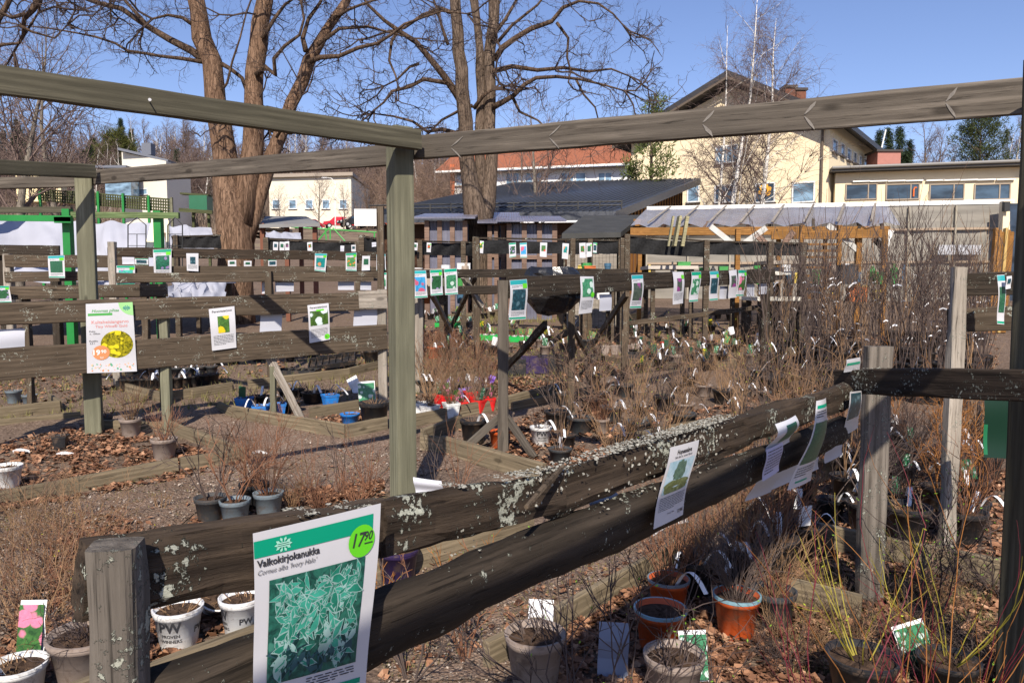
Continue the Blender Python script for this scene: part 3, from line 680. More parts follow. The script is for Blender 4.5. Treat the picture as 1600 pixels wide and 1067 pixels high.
# ---- white flat house at left centre
Wh = croot('white_block', 490, 110, 'plain cream-white two-storey block with a row of square windows behind the parked cars', 'building')
A, B = at(424, 450, 112), at(551, 450, 110); A.z = B.z = 0; zt = at(490, 277, 111).z; mb = MB(); d_, n_ = wallq(mb, A, B, 8, zt, .5); C_ = at(580, 450, 126); C_.z = 0; wallq(mb, B, C_, 8, zt, .5); mb.build('wall', pm('cream_white_render', (.68, .62, .5), .85, .2, .05), Wh)
q = [P3(A + n_ * .6, zt), P3(B + n_ * .6 + d_ * .5, zt), P3(C_, zt + .2), P3(A - n_ * 14, zt + .2)]; mb = MB(); up = Vector((0, 0, .5)); mb.add(q + [x + up for x in q], [(3, 2, 1, 0), (4, 5, 6, 7)] + [(i, (i + 1) % 4, (i + 1) % 4 + 4, i + 4) for i in range(4)]); mb.build('roof', pm('brown_grey_fascia', (.3, .25, .2)), Wh)
for x0 in (425, 451, 477, 503, 530): a = on_wall(A, B, x0, 312); b_ = on_wall(A, B, x0 + 13, 327); window(Wh, (a + b_) / 2, d_, n_, (b_ - a).xy.length, abs(a.z - b_.z), (), GLASSB(), ft=.14)
# ---- white slant roof house
W2 = croot('slant_roof_house', 232, 95, 'white house with a single slanting grey roof on the wooded slope', 'house')
A, B = at(198, 450, 96), at(266, 450, 94); A.z = B.z = 0; za, zb_ = at(198, 238, 96).z, at(266, 252, 94).z
mb = MB(); dd = (B - A); mb.add([P3(A, 8), P3(B, 8), P3(B, zb_), P3(A, za)] + [P3(x + Vector((0, 7, 0)), z) for x, z in ((A, 8), (B, 8), (B, zb_), (A, za))], [(0, 1, 2, 3), (7, 6, 5, 4), (0, 4, 5, 1), (1, 5, 6, 2), (2, 6, 7, 3), (3, 7, 4, 0)]); mb.build('wall', pm('white_boarding', (.62, .58, .5), .8), W2)
mb = MB(); mb.beam((A + B) / 2 * 1 + Vector((-3.1, 3.3, za + .2)), (A + B) / 2 + Vector((3.2, 3.3, zb_ + .18)), 7.2, .3); mb.build('roof', pm('slate_blue_roof', (.12, .13, .16), .6), W2)
mb = MB(); c = at(232, 234, 97); mb.box(c, (1.2, 1.2, 1.5)); mb.build('chimney', pm('slate_blue_roof', ()), W2)
mb = MB(); c = at(186, 262, 93); mb.box(c + Vector((0, 0, -.2)), (3.8, 4, .3)); mb.build('porch_roof', pm('slate_blue_roof', ()), W2)
mb = MB(); mb.box(c + Vector((0, .6, -2.2)), (3.2, 2, 3.6)); mb.build('porch', pm('pale_blue_glass', ()) if 0 else GLASSB(), W2)
a = on_wall(A, B, 212, 296); b_ = on_wall(A, B, 232, 304); window(W2, (a + b_) / 2, dd.normalized(), Vector((dd.normalized().y, -dd.normalized().x, 0)), 1.8, .8, (), GLASSB(), ft=.1)
W3 = croot('low_house', 60, 100, 'low yellow-walled house strip glimpsed between the far left beams', 'house')
mb = MB(); mb.box(at(60, 288, 100) + Vector((0, 2, 0)), (6, 4, 4.6)); mb.build('wall', pm('yellow_render', (.8, .66, .38)), W3)
mb = MB(); mb.box(at(60, 260, 100) + Vector((0, 2, .1)), (7, 5, .3)); mb.build('roof', pm('slate_blue_roof', ()), W3)
# ---- parked cars on the raised road
def car(px, Y, c, label, rz, kind=0, name='parked_car'):
    p = at(px, 450, Y); p.z = gz(p.x, p.y) + .05; r_ = empty(name, p, label, 'car', 'cars parked along the upper road'); r_.rotation_euler.z = rz
    pr = [(-2.15, .45), (-2.1, .85), (-1.25, .98), (-.65, 1.45 + .1 * kind), (.75, 1.48 + .1 * kind), (1.55 + .3 * kind, 1.0), (2.15, .92), (2.2, .45)]
    mb = MB(); k = len(pr); 
    L = [(x, -.85 if z < 1.2 else -.66, z) for x, z in pr]; Rr_ = [(x, -y, z) for x, y, z in L]; mb.add(L + Rr_, [tuple(range(k)), tuple(range(2 * k - 1, k - 1, -1))] + [(i, (i + 1) % k, (i + 1) % k + k, i + k) for i in range(k)])
    mb.build('body', c, r_)
    mb = MB()
    for s in (-1, 1): mb.add([(-.98, s * .84, 1.0), (1.4, s * .84, 1.02), (.7, s * .7, 1.42), (-.58, s * .7, 1.4)], [(0, 1, 2, 3)])
    mb.add([(-1.28, -.7, 1.0), (-1.28, .7, 1.0), (-.7, .6, 1.42), (-.7, -.6, 1.42)], [(0, 1, 2, 3)]); mb.build('windows', GLASS(), r_)
    for x in (-1.35, 1.35):
        for y in (-.8, .8):
            mb = MB(); mb.tube([(x, y - .1, .33), (x, y + .1, .33)], .34, 14); wh = mb.build('wheel', pm('black_tyre', (.015, .015, .016), .8), r_)
            mb = MB(); mb.tube([(x, y - .115, .33), (x, y + .115, .33)], .19, 10); mb.build('rim', pm('alloy', (.5, .5, .52), .3, .6), wh)
    for y in (-.6, .6): mb = MB(); mb.box((-2.13, y, .72), (.06, .35, .16)); mb.build('headlight', pm('lamp_glass', (.8, .8, .8), .15, .6), r_)
    return r_
RED = pm('red_car_paint', (.45, .015, .03), .2, .6, .02)
car(462, 104, RED, 'low red car half hidden behind the grey canopy, leftmost of the parked cars', .5)
car(484, 104, RED, 'red hatchback next to the leftmost red car', .9)
car(531, 101, RED, 'large red estate car with dark windows in front of the white block', .35, 1)
car(556, 98, pm('black_car_paint', (.02, .02, .022), .2, .6), 'small black car beside the large red estate car', .6)
car(584, 100, pm('orange_red_paint', (.55, .08, .02), .25, .6), 'orange-red car behind the blank white board', .4)
lp = croot('street_lamp', 525, 97, 'slim pale street lamp with a curved arm before the white block', 'street lamp')
b = MB(); c = at(524, 360, 97); t2 = at(524, 285, 97); b.tube([Vector((c.x, c.y, gz(c.x, c.y))), t2, t2 + Vector((-.5, 0, .5)), t2 + Vector((-1.1, 0, .6))], [.09, .06, .05, .04], 6); b.build('pole', WHITE(), lp)
b = MB(); b.box(t2 + Vector((-1.4, 0, .58)), (.7, .25, .12)); b.build('lamp_head', pm('alloy', ()), lp)
# green railing on the slope
gr = croot('green_railing', 520, 60, 'green metal railing with a ramp on the grassy bank below the cars', 'railing'); gm = pm('green_metal', (.05, .3, .06), .5)
b = MB()
for (x0, y0, x1, y1) in ((455, 355, 600, 364), (498, 375, 515, 355), (510, 375, 508, 356), (516, 374, 516, 357), (540, 378, 520, 356), (585, 382, 585, 363), (600, 384, 600, 364)): b.tube([at(x0, y0, 70), at(x1, y1, 70)], .07, 5)
b.build('rails', gm, gr)
# ================================================================ SHEDS AND SHELTERS
# grey corrugated mini greenhouses
PURP = lambda: mat('clear_corrugated_sheet', m_sheet)
def m_sheet(name):
    t = NT(name, .3, .5); v = t.coord(scale=(1, 1, 1), rnd=False); wv = t.n('ShaderNodeTexWave', bands_direction='X'); t.l(v, wv.inputs['Vector']); wv.inputs['Scale'].default_value = 5
    t.col(t.mix(t.noise(v, 1.6, 4), (.04, .04, .075), (.3, .3, .37))); t.bump(wv.outputs['Fac'], .8, .03); return t.m
PINK = lambda: mat('pinkish_frame_wood', m_wood, (.2, .125, .095), (.3, .2, .155), lichen=0)
def mini(px0, px1, py_e, Y, label, fw=True, dz=.35):
    c0, c1 = at(px0, py_e, Y), at(px1, py_e, Y); g = gz(c0.x, Y) - .05; r_ = croot('mini_greenhouse', (px0 + px1) / 2, Y, label, 'greenhouse'); r_['group'] = 'small corrugated greenhouses by the barn'
    W_ = c1.x - c0.x; D = 2.2; b = MB(); b.box(((c0.x + c1.x) / 2, Y + .03, (g + c0.z) / 2), (W_ - .1, .02, c0.z - g)); b.box((c0.x + .04, Y + D / 2, (g + c0.z) / 2), (.02, D, c0.z - g)); b.box((c1.x - .04, Y + D / 2, (g + c0.z) / 2), (.02, D, c0.z - g)); b.build('wall_sheet', PURP(), r_)
    n_ = 3
    for i in range(n_ + 1): x = c0.x + .05 + (W_ - .1) * i / n_; b = MB(); b.box((x, Y - .03, (g + c0.z) / 2), (.11, .09, c0.z - g)); b.build('post', PINK(), r_)
    b = MB(); b.box(((c0.x + c1.x) / 2, Y - .035, c0.z - .75), (W_ - .12, .06, .09)); b.build('cross_bar', PINK(), r_)
    b = MB(); q = [Vector((c0.x - .25, Y - .3, c0.z + .02)), Vector((c1.x + .2, Y - .3, c0.z + .02)), Vector((c1.x + .2, Y + D, c0.z + dz)), Vector((c0.x - .25, Y + D, c0.z + dz))]; up = Vector((0, 0, .04))
    b.add(q + [x + up for x in q], [(3, 2, 1, 0), (4, 5, 6, 7)] + [(i, (i + 1) % 4, (i + 1) % 4 + 4, i + 4) for i in range(4)]); b.build('roof_sheet', PURP(), r_)
mini(664, 730, 345, 17.5, 'corrugated mini greenhouse with pinkish posts left of the second maple')
mini(792, 870, 350, 16.8, 'brightly lit corrugated mini greenhouse right of the second maple')
mini(762, 800, 352, 18.5, 'dark narrow corrugated lean-to between the maple and the bright mini greenhouse', dz=.5)
# grey plank kiosk
K = croot('plank_kiosk', 940, 15.5, 'grey plank kiosk with a sloping black felt roof beside the shelter', 'kiosk')
c0, c1 = at(882, 364, 15), at(968, 362, 15); g = .4; mb = MB()
for i in range(14):
    x = c0.x + .05 + (c1.x - c0.x - .1) * (i + .5) / 14; mb.box((x, 15 + rw.uniform(-.01, .01), (g + c0.z) / 2), ((c1.x - c0.x) / 14 - .012, .03, c0.z - g))
mb.build('plank_wall', mat('light_grey_planks', m_wood, (.3, .26, .22), (.45, .4, .34), grain=.6, lichen=0), K)
for x_ in (c0.x, c1.x): mb = MB(); mb.box((x_, 16, (g + c0.z) / 2), (.03, 2, c0.z - g)); mb.build('side_wall', WOODG(), K)
q = [at(878, 365, 14.6), at(970, 363, 14.6), at(1004, 336, 17.5), at(912, 337, 17.5)]; up = Vector((0, 0, -.1)); mb = MB(); mb.add([x + up for x in q] + q, [(3, 2, 1, 0), (4, 5, 6, 7)] + [(i, (i + 1) % 4, (i + 1) % 4 + 4, i + 4) for i in range(4)]); mb.build('roof', pm('black_roof_felt', (.05, .05, .048), .75, .3, .3, 3, .3), K)
mb = MB(); mb.box(((c0.x * .55 + c1.x * .45), 14.96, c0.z - .18), (.75, .05, .2)); mb.build('hatch', pm('dark_opening', (.02, .02, .02)), K)
for i in (0, 1): p = at(973 + i * 6, 372, 11.8); b = MB(); b.beam((p.x, p.y, .3), p, .07, .07); tag(world(b.build('grey_post', WOODG())), ('left', 'right')[i] + ' one of the twin grey posts between two shade cloths', 'post')
# long grey plastic greenhouse behind
Gh = croot('long_greenhouse', 1300, 23, 'long greenhouse of grey translucent plastic with a white top edge below the cream wing', 'greenhouse')
A, B = at(1010, 340, 24.5), at(1566, 318, 22.5); zt = at(1566, 318, 22.5).z; A.z = zt; mb = MB(); N = 26
def m_plastic(name):
    t = NT(name, .45, .5); v = t.coord(scale=(1, 1, 1), rnd=False); f = t.noise(v, .8, 4); g_ = t.noise(t.coord(scale=(.35, 1, 4), rnd=False), 1.3, 3)
    t.col(t.mix(f, t.ramp(g_, [(.35, (.13, .12, .1)), (.65, (.3, .275, .23))]), (.22, .2, .17))); t.bump(f, .4, .08); return t.m
for i in range(N + 1):
    u = i / N
    for z, bul in ((.7, 0), (1.6, .06), (2.6, .05), (zt - .02, 0)): p = A.lerp(B, u); mb.v.append((p.x, p.y - bul * math.sin(u * 40) - .02, z))
mb.f = [(i * 4 + j, (i + 1) * 4 + j, (i + 1) * 4 + j + 1, i * 4 + j + 1) for i in range(N) for j in range(3)]
mb.build('plastic_wall', mat('grey_greenhouse_plastic', m_plastic), Gh, smooth=True)
mb = MB(); C_ = B + Vector((1.5, 9, 0)); D_ = A + Vector((1.5, 9, 0)); q = [A, B, C_, D_]; up = Vector((0, 0, -.04)); q[2].z += 1.0; q[3].z += 1.0
q = [A, B, B + Vector((.8, 4.5, 0.0)), A + Vector((.8, 4.5, 0.0))]; mb.add([x + up for x in q] + q, [(3, 2, 1, 0), (4, 5, 6, 7)] + [(i, (i + 1) % 4, (i + 1) % 4 + 4, i + 4) for i in range(4)]); mb.build('roof_sheet', pm('pale_plastic_sheet', (.4, .38, .34), .5), Gh)
mb = MB(); mb.beam(A + Vector((0, -.06, .05)), B + Vector((.3, -.06, .05)), .08, .13); mb.build('top_edge', WHITE(), Gh)
for i in range(9): u = i / 8; p = A.lerp(B, u); b = MB(); b.beam((p.x, p.y - .1, .7), (p.x, p.y - .1, zt - .05), .05, .06); b.build('strut', pm('pale_strut', (.3, .27, .21), .6), Gh)
for z in (2.2, 3.2): b = MB(); b.beam(Vector((A.x, A.y - .1, z)), Vector((B.x, B.y - .1, z)), .04, .07); b.build('purlin', pm('tan_purlin', (.32, .24, .17), .6), Gh)
for x0, x1, y0, y1 in ((1466, 1492, 383, 398), (1497, 1532, 383, 398)): a, b_ = at(x0, y0, 22.4), at(x1, y1, 22.4); b = MB(); b.box((a + b_) / 2, (b_.x - a.x, .04, a.z - b_.z)); b.build('white_panel', pm('dull_white_panel', (.42, .43, .46)), Gh)
a = at(1572, 322, 22); b = MB(); b.beam((a.x, a.y, .5), (a.x, a.y, zt), .28, .2); b.build('corner_post', CREAM(), Gh)
b = MB(); c = at(1572, 323, 21.8); b.box(c, (.16, .12, .28)); b.build('lamp_box', pm('dark_box', (.03, .03, .03)), Gh)
b = MB(); b.add([at(1578, 318, 21), at(1600, 318, 20.5), at(1600, 470, 20.5), at(1578, 470, 21)], [(0, 1, 2, 3)]); b.add([v + Vector((.1, .1, 0)) for v in (at(1578, 318, 21), at(1600, 318, 20.5), at(1600, 470, 20.5), at(1578, 470, 21))], [(3, 2, 1, 0)]); b.build('door', GLASSB(), Gh)
for i in range(6):
    p0, p1 = at(1548 + i * 5, 430, 14), at(1556 + i * 5.2, 357 + (i % 3) * 3, 14.3); p0.z = gz(p0.x, p0.y); b = MB(); b.beam(p0, p1, .05, .09)
    tag(b.build('timber_plank', WOODO() if i != 3 else pm('yellow_plank', (.42, .28, .09)), loc=p0), ['first', 'second', 'third', 'fourth', 'fifth', 'last'][i] + ' from the left of the orange planks leaning upright by the greenhouse end', 'plank', 'orange planks leaning by the greenhouse')
# orange timber shelter with clear roof
S = croot('timber_shelter', 1200, 15, 'open shelter of orange timber with a rippled clear plastic roof and white braces', 'shelter')
q = [at(985, 353, 14.6), at(1398, 350, 13.6), at(1388, 322, 15.4), at(1010, 328, 16.8)]
def m_clear(name):
    t = NT(name, .25, .5); v = t.coord(scale=(1, 1, 1), rnd=False); t.col(t.mix(t.noise(v, 1.4, 4), (.22, .21, .22), (.46, .44, .45))); t.b.inputs['Alpha'].default_value = .72; t.bump(t.noise(t.coord(scale=(3, .6, 1), rnd=False), 2, 3), .5, .04); return t.m
mb = MB(); N = 30
for i in range(N + 1):
    u = i / N; a = q[0].lerp(q[1], u); b_ = q[3].lerp(q[2], u)
    for j in range(4): v_ = j / 3; p = a.lerp(b_, v_); mb.v.append((p.x, p.y, p.z + .035 * math.sin(u * 60 + v_ * 2) * (1 - v_ * .5) - (.05 if i % 6 == 3 and j < 2 else 0)))
mb.f = [(i * 4 + j, (i + 1) * 4 + j, (i + 1) * 4 + j + 1, i * 4 + j + 1) for i in range(N) for j in range(3)]
rs = mb.build('roof_sheet', mat('clear_plastic_roof', m_clear), S, smooth=True)
for i in range(8): u = (i + .6) / 8.3; b = MB(); b.beam(q[0].lerp(q[1], u) + Vector((0, 0, .06)), q[3].lerp(q[2], min(1, u + .035)) + Vector((0, 0, .06)), .045, .02); b.build('batten', mat('light_grey_planks', m_wood, (.3, .26, .22), (.45, .4, .34), grain=.6, lichen=0), S)
mb = MB(); qq = [q[2], q[3], q[3] + Vector((.3, 1.6, -.55)), q[2] + Vector((.3, 1.4, -.55))]; mb.add(qq, [(0, 1, 2, 3)]); mb.add([at(1388, 322, 15.4), at(1407, 352, 14.6), at(1398, 352, 13.6)], [(0, 1, 2)]); mb.build('back_sheet', mat('clear_plastic_roof', m_clear), S)
for i in range(12): u = (i + .5) / 12; b = MB(); b.beam(q[0].lerp(q[1], u) - Vector((0, 0, .08)), q[3].lerp(q[2], u) - Vector((0, 0, .08)), .05, .07); b.build('rafter', PINK() if i % 2 else WOODG(), S)
for (a, b_) in (((985, 362, 14.5), (1390, 360, 13.7)), ((990, 348, 16.4), (1385, 342, 15.3)), ((1205, 368, 13.8), (1385, 365, 13.4))): b = MB(); b.beam(at(*a), at(*b_), .06, .15); b.build('beam', WOODO(), S)
for px, Y, wpx in ((1153, 13.9, 7), (1217, 13.9, 6), (1342, 13.6, 8), (1383, 13.4, 7), (1000, 14.6, 6), (1290, 15.6, 5)): p = at(px, 358, Y); b = MB(); b.beam((p.x, p.y, .4), p, wpx * Y / F, wpx * Y / F); b.build('post', WOODO(), S)
DW = pm('whitewashed_brace', (.5, .49, .46), .8, .2, .3, 6)
for (x0, y0, x1, y1, m_) in ((1110, 354, 1143, 380, DW), (1197, 356, 1163, 380, DW), (1293, 352, 1346, 396, DW), (1240, 362, 1225, 380, PINK()), (1180, 366, 1200, 384, PINK()), (1392, 360, 1378, 402, WHITE()), (1365, 372, 1384, 392, WOODD())): b = MB(); b.beam(at(x0, y0, 13.6), at(x1, y1, 13.6), .05, .1); b.build('brace', m_, S)
# orange shelf rack inside
Rk = croot('shelf_rack', 1280, 13.2, 'orange wooden shelf rack with many rungs standing inside the shelter', 'rack')
for px in (1253, 1312): p = at(px, 352, 13.2); b = MB(); b.beam((p.x, p.y, gz(p.x, p.y)), p, .07, .07); b.build('upright', WOODO(), Rk)
for py in (363, 372, 382, 392, 402, 418, 431, 441, 451, 463): b = MB(); b.beam(at(1253, py, 13.18), at(1311, py, 13.18), .05, .04 if py < 460 else .1); b.build('rung', WOODO(), Rk)
for i, (x0, x1, py, Y, cc, lab) in enumerate(((1155, 1240, 427, 12.4, (.7, .68, .62), 'long white table top under the right-hand shade cloth'), (1200, 1260, 410, 13, (.28, .24, .2), 'grey wooden table between the shelter posts'), (1182, 1250, 467, 11.5, (.6, .57, .5), 'low white plank platform in front of the shelf rack'), (905, 968, 428, 12.6, (.3, .26, .21), 'grey plank table before the plank kiosk'), (640, 700, 442, 11, (.3, .27, .23), 'grey plank table left of the second maple'), (1012, 1090, 418, 13, (.5, .45, .4), 'pale table under the curved shade cloth'), (300, 345, 440, 14, (.7, .7, .72), 'white covered table beside the big maple'))):
    t_ = croot('display_table', (x0 + x1) / 2, Y, lab, 'table'); t_['group'] = 'display tables'; a, b_ = at(x0, py, Y), at(x1, py, Y); b = MB(); b.box((a + b_) / 2 + Vector((0, .35, 0)), (b_.x - a.x, .8, .06)); b.build('tabletop', mat('table_wood_%d' % i, m_plain, cc), t_)
    for px_ in (a.x + .1, b_.x - .1):
        for dy in (.02, .68): b = MB(); b.beam((px_, a.y + dy, gz(px_, a.y) - .05), (px_, a.y + dy, a.z - .03), .07, .07); b.build('leg', WOODG(), t_)
# things standing on tables, under the shelter
rp = random.Random(12)
SHC = [(.65, .65, .66), (.04, .04, .045), (.45, .12, .03), (.05, .25, .06), (.35, .28, .22), (.6, .45, .1), (.05, .12, .2)]
for k in range(95):
    px = rp.choice([rp.uniform(1000, 1240), rp.uniform(1200, 1400), rp.uniform(645, 730), rp.uniform(905, 970)]); Y = rp.uniform(12.2, 14.5) if px > 900 else rp.uniform(10.5, 12); py = rp.uniform(402, 470) if px > 1000 else rp.uniform(415, 470)
    c = at(px, py, Y); g_ = gz(c.x, c.y); s = rp.uniform(.09, .2); h = rp.uniform(.12, .34); b = MB()
    if c.z - g_ < .5: c.z = g_
    else: c.z = min((x for x in (g_ + .7, g_ + 1.0)), key=lambda q_: abs(q_ - c.z))
    sh = rp.random(); ci = rp.randrange(len(SHC))
    if sh < .45: b.lathe([(s * .35, 0), (s * .5, h * .8), (s * .56, h * .8), (s * .56, h)], 12, c, sq=0); nm = 'plastic_pot'
    elif sh < .75: b.box(c + Vector((0, 0, h / 2)), (s * 1.6, s, h), rz=rp.uniform(-.3, .3)); b.box(c + Vector((0, 0, h + .008)), (s * 1.66, s * 1.06, .014)); nm = 'box'
    else: b.lathe([(s * .3, 0), (s * .34, h * .8), (s * .15, h), (s * .15, h * 1.15)], 10, c); nm = 'bottle'
    o = b.build(nm, mat('goods_%d' % ci, m_plain, SHC[ci], .5, .4, .1), loc=c)
    tag(o, {'plastic_pot': 'small plastic pot', 'box': 'small boxy garden product', 'bottle': 'small bottle of garden product'}[nm] + ' among the shelter goods', {'plastic_pot': 'pot', 'box': 'box', 'bottle': 'bottle'}[nm], 'goods standing around the shelter')
# leaning grey board box on the shelter front
b = MB(); b.beam(at(1053, 385, 12.0), at(1062, 338, 12.0), .04, .2, up=(0, 1, 0)); b.beam(at(1066, 385, 11.95), at(1074, 338, 11.95), .05, .08, up=(0, 1, 0)); b.beam(at(1044, 385, 11.95), at(1052, 338, 11.95), .03, .08, up=(0, 1, 0))
tag(world(b.build('board_panel', mat('yellowish_board', m_wood, (.35, .31, .17), (.5, .46, .28), lichen=0))), 'yellowish board panel leaning in front of the clear shelter roof', 'board')
# ---- left: green posts, white tarpaulins, lattice
GREEN = lambda: pm('bright_green_paint', (.01, .19, .035), .5, .4, .2, 3)
Gf = croot('green_pergola', 175, 12, 'bright green painted posts carrying a mossy horizontal rail at left', 'pergola')
for px, y0 in ((105, 327), (247, 330)): p = at(px, y0, 11.6); b = MB(); b.beam((p.x, p.y, gz(p.x, p.y)), p, .115, .115); b.build('post', GREEN(), Gf)
for (x0, y0, x1, y1, Y, m_) in ((-60, 329, 112, 328, 11.7, 0), (-60, 340, 112, 342, 11.4, 1), (86, 344, 112, 344, 11.4, 1), (112, 336, 280, 337, 11.5, 2)):
    b = MB(); b.beam(at(x0, y0, Y), at(x1, y1, Y), .06, .09); b.build('rail', [WOODX(), GREEN(), mat('mossy_green_rail', m_wood, (.08, .14, .05), (.2, .26, .12), lichen=0)][m_], Gf)
def tarp(name, P, label, folds=7, amp=.12, m=None):
    b = MB(); N, M_ = 40, 12; c = [at(*p) for p in P]
    for i in range(N + 1):
        for j in range(M_ + 1):
            u, v_ = i / N, j / M_; p = c[0].lerp(c[1], u).lerp(c[3].lerp(c[2], u), v_); p += Vector((0, -amp * (mn.noise((u * folds, v_ * 2, P[0][0])) + .3 * mn.noise((u * folds * 3, v_ * 5, 1))), amp * .35 * mn.noise((u * folds, v_ * 3, 9)))); b.v.append(tuple(p))
    b.f = [(i * (M_ + 1) + j, i * (M_ + 1) + j + 1, (i + 1) * (M_ + 1) + j + 1, (i + 1) * (M_ + 1) + j) for i in range(N) for j in range(M_)]
    o = b.build(name, m or pm('shade_toned_fleece', (.37, .38, .44), .8, .2, .12, 1.2), smooth=True, loc=c[3]); return tag(o, label, 'tarpaulin', 'white sheets over the left benches')  # white cloth in grey-blue: its partial shade is put into the colour
tarp('tarpaulin', [(-60, 342, 14.5), (120, 345, 14.5), (128, 440, 12.4), (-60, 440, 12.4)], 'large white sheet hanging in folds at the far left, behind the first green post', 5, .2)
tarp('tarpaulin', [(140, 347, 14.8), (256, 349, 14.8), (262, 420, 12.8), (140, 470, 12.8)], 'white sheet between the two green posts, torn at the left', 5, .16)
tarp('tarpaulin', [(262, 352, 15.5), (330, 356, 15.5), (335, 392, 14.2), (262, 392, 14.2)], 'smaller white sheet between the second green post and the big maple', 4, .15)
tarp('tarpaulin', [(262, 436, 11.8), (352, 434, 12.5), (352, 470, 10.4), (262, 470, 10.4)], 'crumpled white film lying low beside the maple foot', 9, .25)
tarp('tarpaulin', [(415, 362, 15), (470, 364, 15), (470, 376, 14), (415, 376, 14)], 'strip of pale sheeting under the grey canopy', 6, .1)
b = MB(); b.beam(at(230, 400, 12.0), at(243, 345, 12.2), .12, .03, up=(0, 1, 0)); b.beam(at(262, 398, 12.0), at(262, 345, 12.2), .04, .03, up=(0, 1, 0)); tag(world(b.build('board_panel', pm('cream_board', (.8, .74, .5), .6))), 'narrow cream boards leaning behind the second green post', 'board')
lt = croot('lattice_fence', 165, 24, 'mossy green lattice fence with small square holes above the white sheets', 'fence'); LM = mat('mossy_lattice', m_wood, (.06, .07, .03), (.13, .14, .07), lichen=0)
b = MB()
for i in range(56): x = 60 + i * 3.75; b.beam(at(x, 295 + (x - 60) * .085, 24), at(x, 312 + (x - 60) * .1, 24), .03, .035)
for j in range(5): b.beam(at(60, 296 + j * 4.2, 24.03), at(268, 312 + j * 4.6, 24.03), .03, .05)
b.build('lattice', LM, lt)
for x in (62, 153, 192, 232, 268): b = MB(); p = at(x, 292 + (x - 60) * .08, 23.9); b.beam((p.x, p.y, gz(p.x, p.y)), p, .07, .07); b.build('post', GREEN() if x < 250 else WOODP(), lt)
gb = croot('green_hut', 315, 26, 'dark green box hut on the green rail left of the big maple', 'hut')
b = MB(); b.box(at(314, 318, 26), (.62, .5, .5)); b.build('wall', pm('hut_green', (.02, .12, .06)), gb); b = MB(); b.beam(at(284, 303, 26), at(328, 306, 26), .3, .06); b.build('roof', LM, gb); b = MB(); b.beam(at(280, 328, 25.6), at(332, 332, 25.6), .06, .12); b.build('base_rail', LM, gb)
for px_ in (302, 326): b = MB(); p = at(px_, 326, 26); b.beam((p.x, p.y, gz(p.x, p.y) - .05), p, .08, .08); b.build('leg', LM, gb)
# low grey canopy right of the big maple
cn = croot('grey_canopy', 450, 17, 'low grey felt canopy on rusty legs between the big maple and the cars', 'canopy')
q = [at(405, 351, 16), at(500, 349, 16), at(478, 338, 19), at(415, 338, 19)]; up = Vector((0, 0, -.07)); mb = MB(); mb.add([x + up for x in q] + q, [(3, 2, 1, 0), (4, 5, 6, 7)] + [(i, (i + 1) % 4, (i + 1) % 4 + 4, i + 4) for i in range(4)]); mb.build('roof', pm('grey_felt', (.2, .2, .2), .8, .2, .2, 2), cn)
for px, Y in ((448, 16.3), (492, 16.2), (410, 16.2), (470, 18.6)): p = at(px, 349, Y); b = MB(); b.beam((p.x, p.y, gz(p.x, p.y)), p, .09, .09); b.build('leg', pm('rusty_brown', (.16, .06, .035), .8), cn)
for py in (359, 366, 371): b = MB(); b.beam(at(405, py, 16.8), at(452, py + 1, 16.8), .5, .05); b.build('shelf', WOODG() if py > 360 else WHITE(), cn)
# plant arches (thin black wire)
for i, (x0, x1) in enumerate(((200, 228), (262, 285))):
    b = MB(); c = [(x0, 440), (x0, 352), ((x0 + x1) / 2, 340), (x1, 352), (x1, 440)]; b.tube([at(a, b_, 11) for a, b_ in c], .009, 5)
    for py in (366, 384, 400): b.tube([at(x0, py, 11), at(x1, py, 11)], .006, 4)
    b.tube([at((x0 + x1) / 2, 366, 11), at((x0 + x1) / 2, 440, 11)], .006, 4)
    tag(b.build('wire_trellis', pm('black_wire', (.02, .02, .02), .5), loc=at(x0, 440, 11)), ('thin black wire trellis left of the second green post', 'thin black wire trellis right of the second green post')[i], 'trellis')
# ================================================================ TREES
def rvec(r, s=1.0): return Vector((r.gauss(0, s), r.gauss(0, s), r.gauss(0, s)))
def walk(r, p, d, L, n, crook, grav=0.0):
    pts = [p.copy()]; d = d.normalized()
    for i in range(n): d = (d + rvec(r, crook) + Vector((0, 0, grav))).normalized(); p = p + d * (L / n); pts.append(p.copy())
    return pts, d
def twigs(mb, r, p, d, L, rad, depth, crook=.35, kids=(4, 5), n=5, grav=.02):
    pts, d2 = walk(r, p, d, L, n, crook, grav); m = len(pts)
    mb.tube(pts, [rad * (1 - .65 * i / (m - 1)) for i in range(m)], 3 if rad < .012 else 4, cap=False)
    if depth <= 0: return
    for k in range(r.randint(*kids)):
        i = r.randint(1, m - 1); q = pts[i]; dd = (pts[i] - pts[i - 1]).normalized(); side = rvec(r).cross(dd).normalized()
        twigs(mb, r, q, dd * r.uniform(.3, .9) + side * r.uniform(.5, 1.0), L * r.uniform(.32, .6), rad * .55, depth - 1, crook, kids, max(3, n - 1), grav)
def limb_points(P, Y, r, dj):
    pts, rad = [], []
    for i, (x, y, w_) in enumerate(P): yy = Y + dj * i; pts.append(at(x, y, yy)); rad.append(w_ * yy / F)
    # subdivide with a little crookedness
    o, ro = [pts[0]], [rad[0]]
    for a, b, ra, rb in zip(pts, pts[1:], rad, rad[1:]):
        k = max(1, min(4, int((b - a).length / .45)))
        for j in range(1, k + 1):
            u = j / k; q = a.lerp(b, u)
            if j < k: q += rvec(r, min(.045, ra * .5 + .006))
            o.append(q); ro.append(ra * (1 - u) + rb * u)
    return o, ro
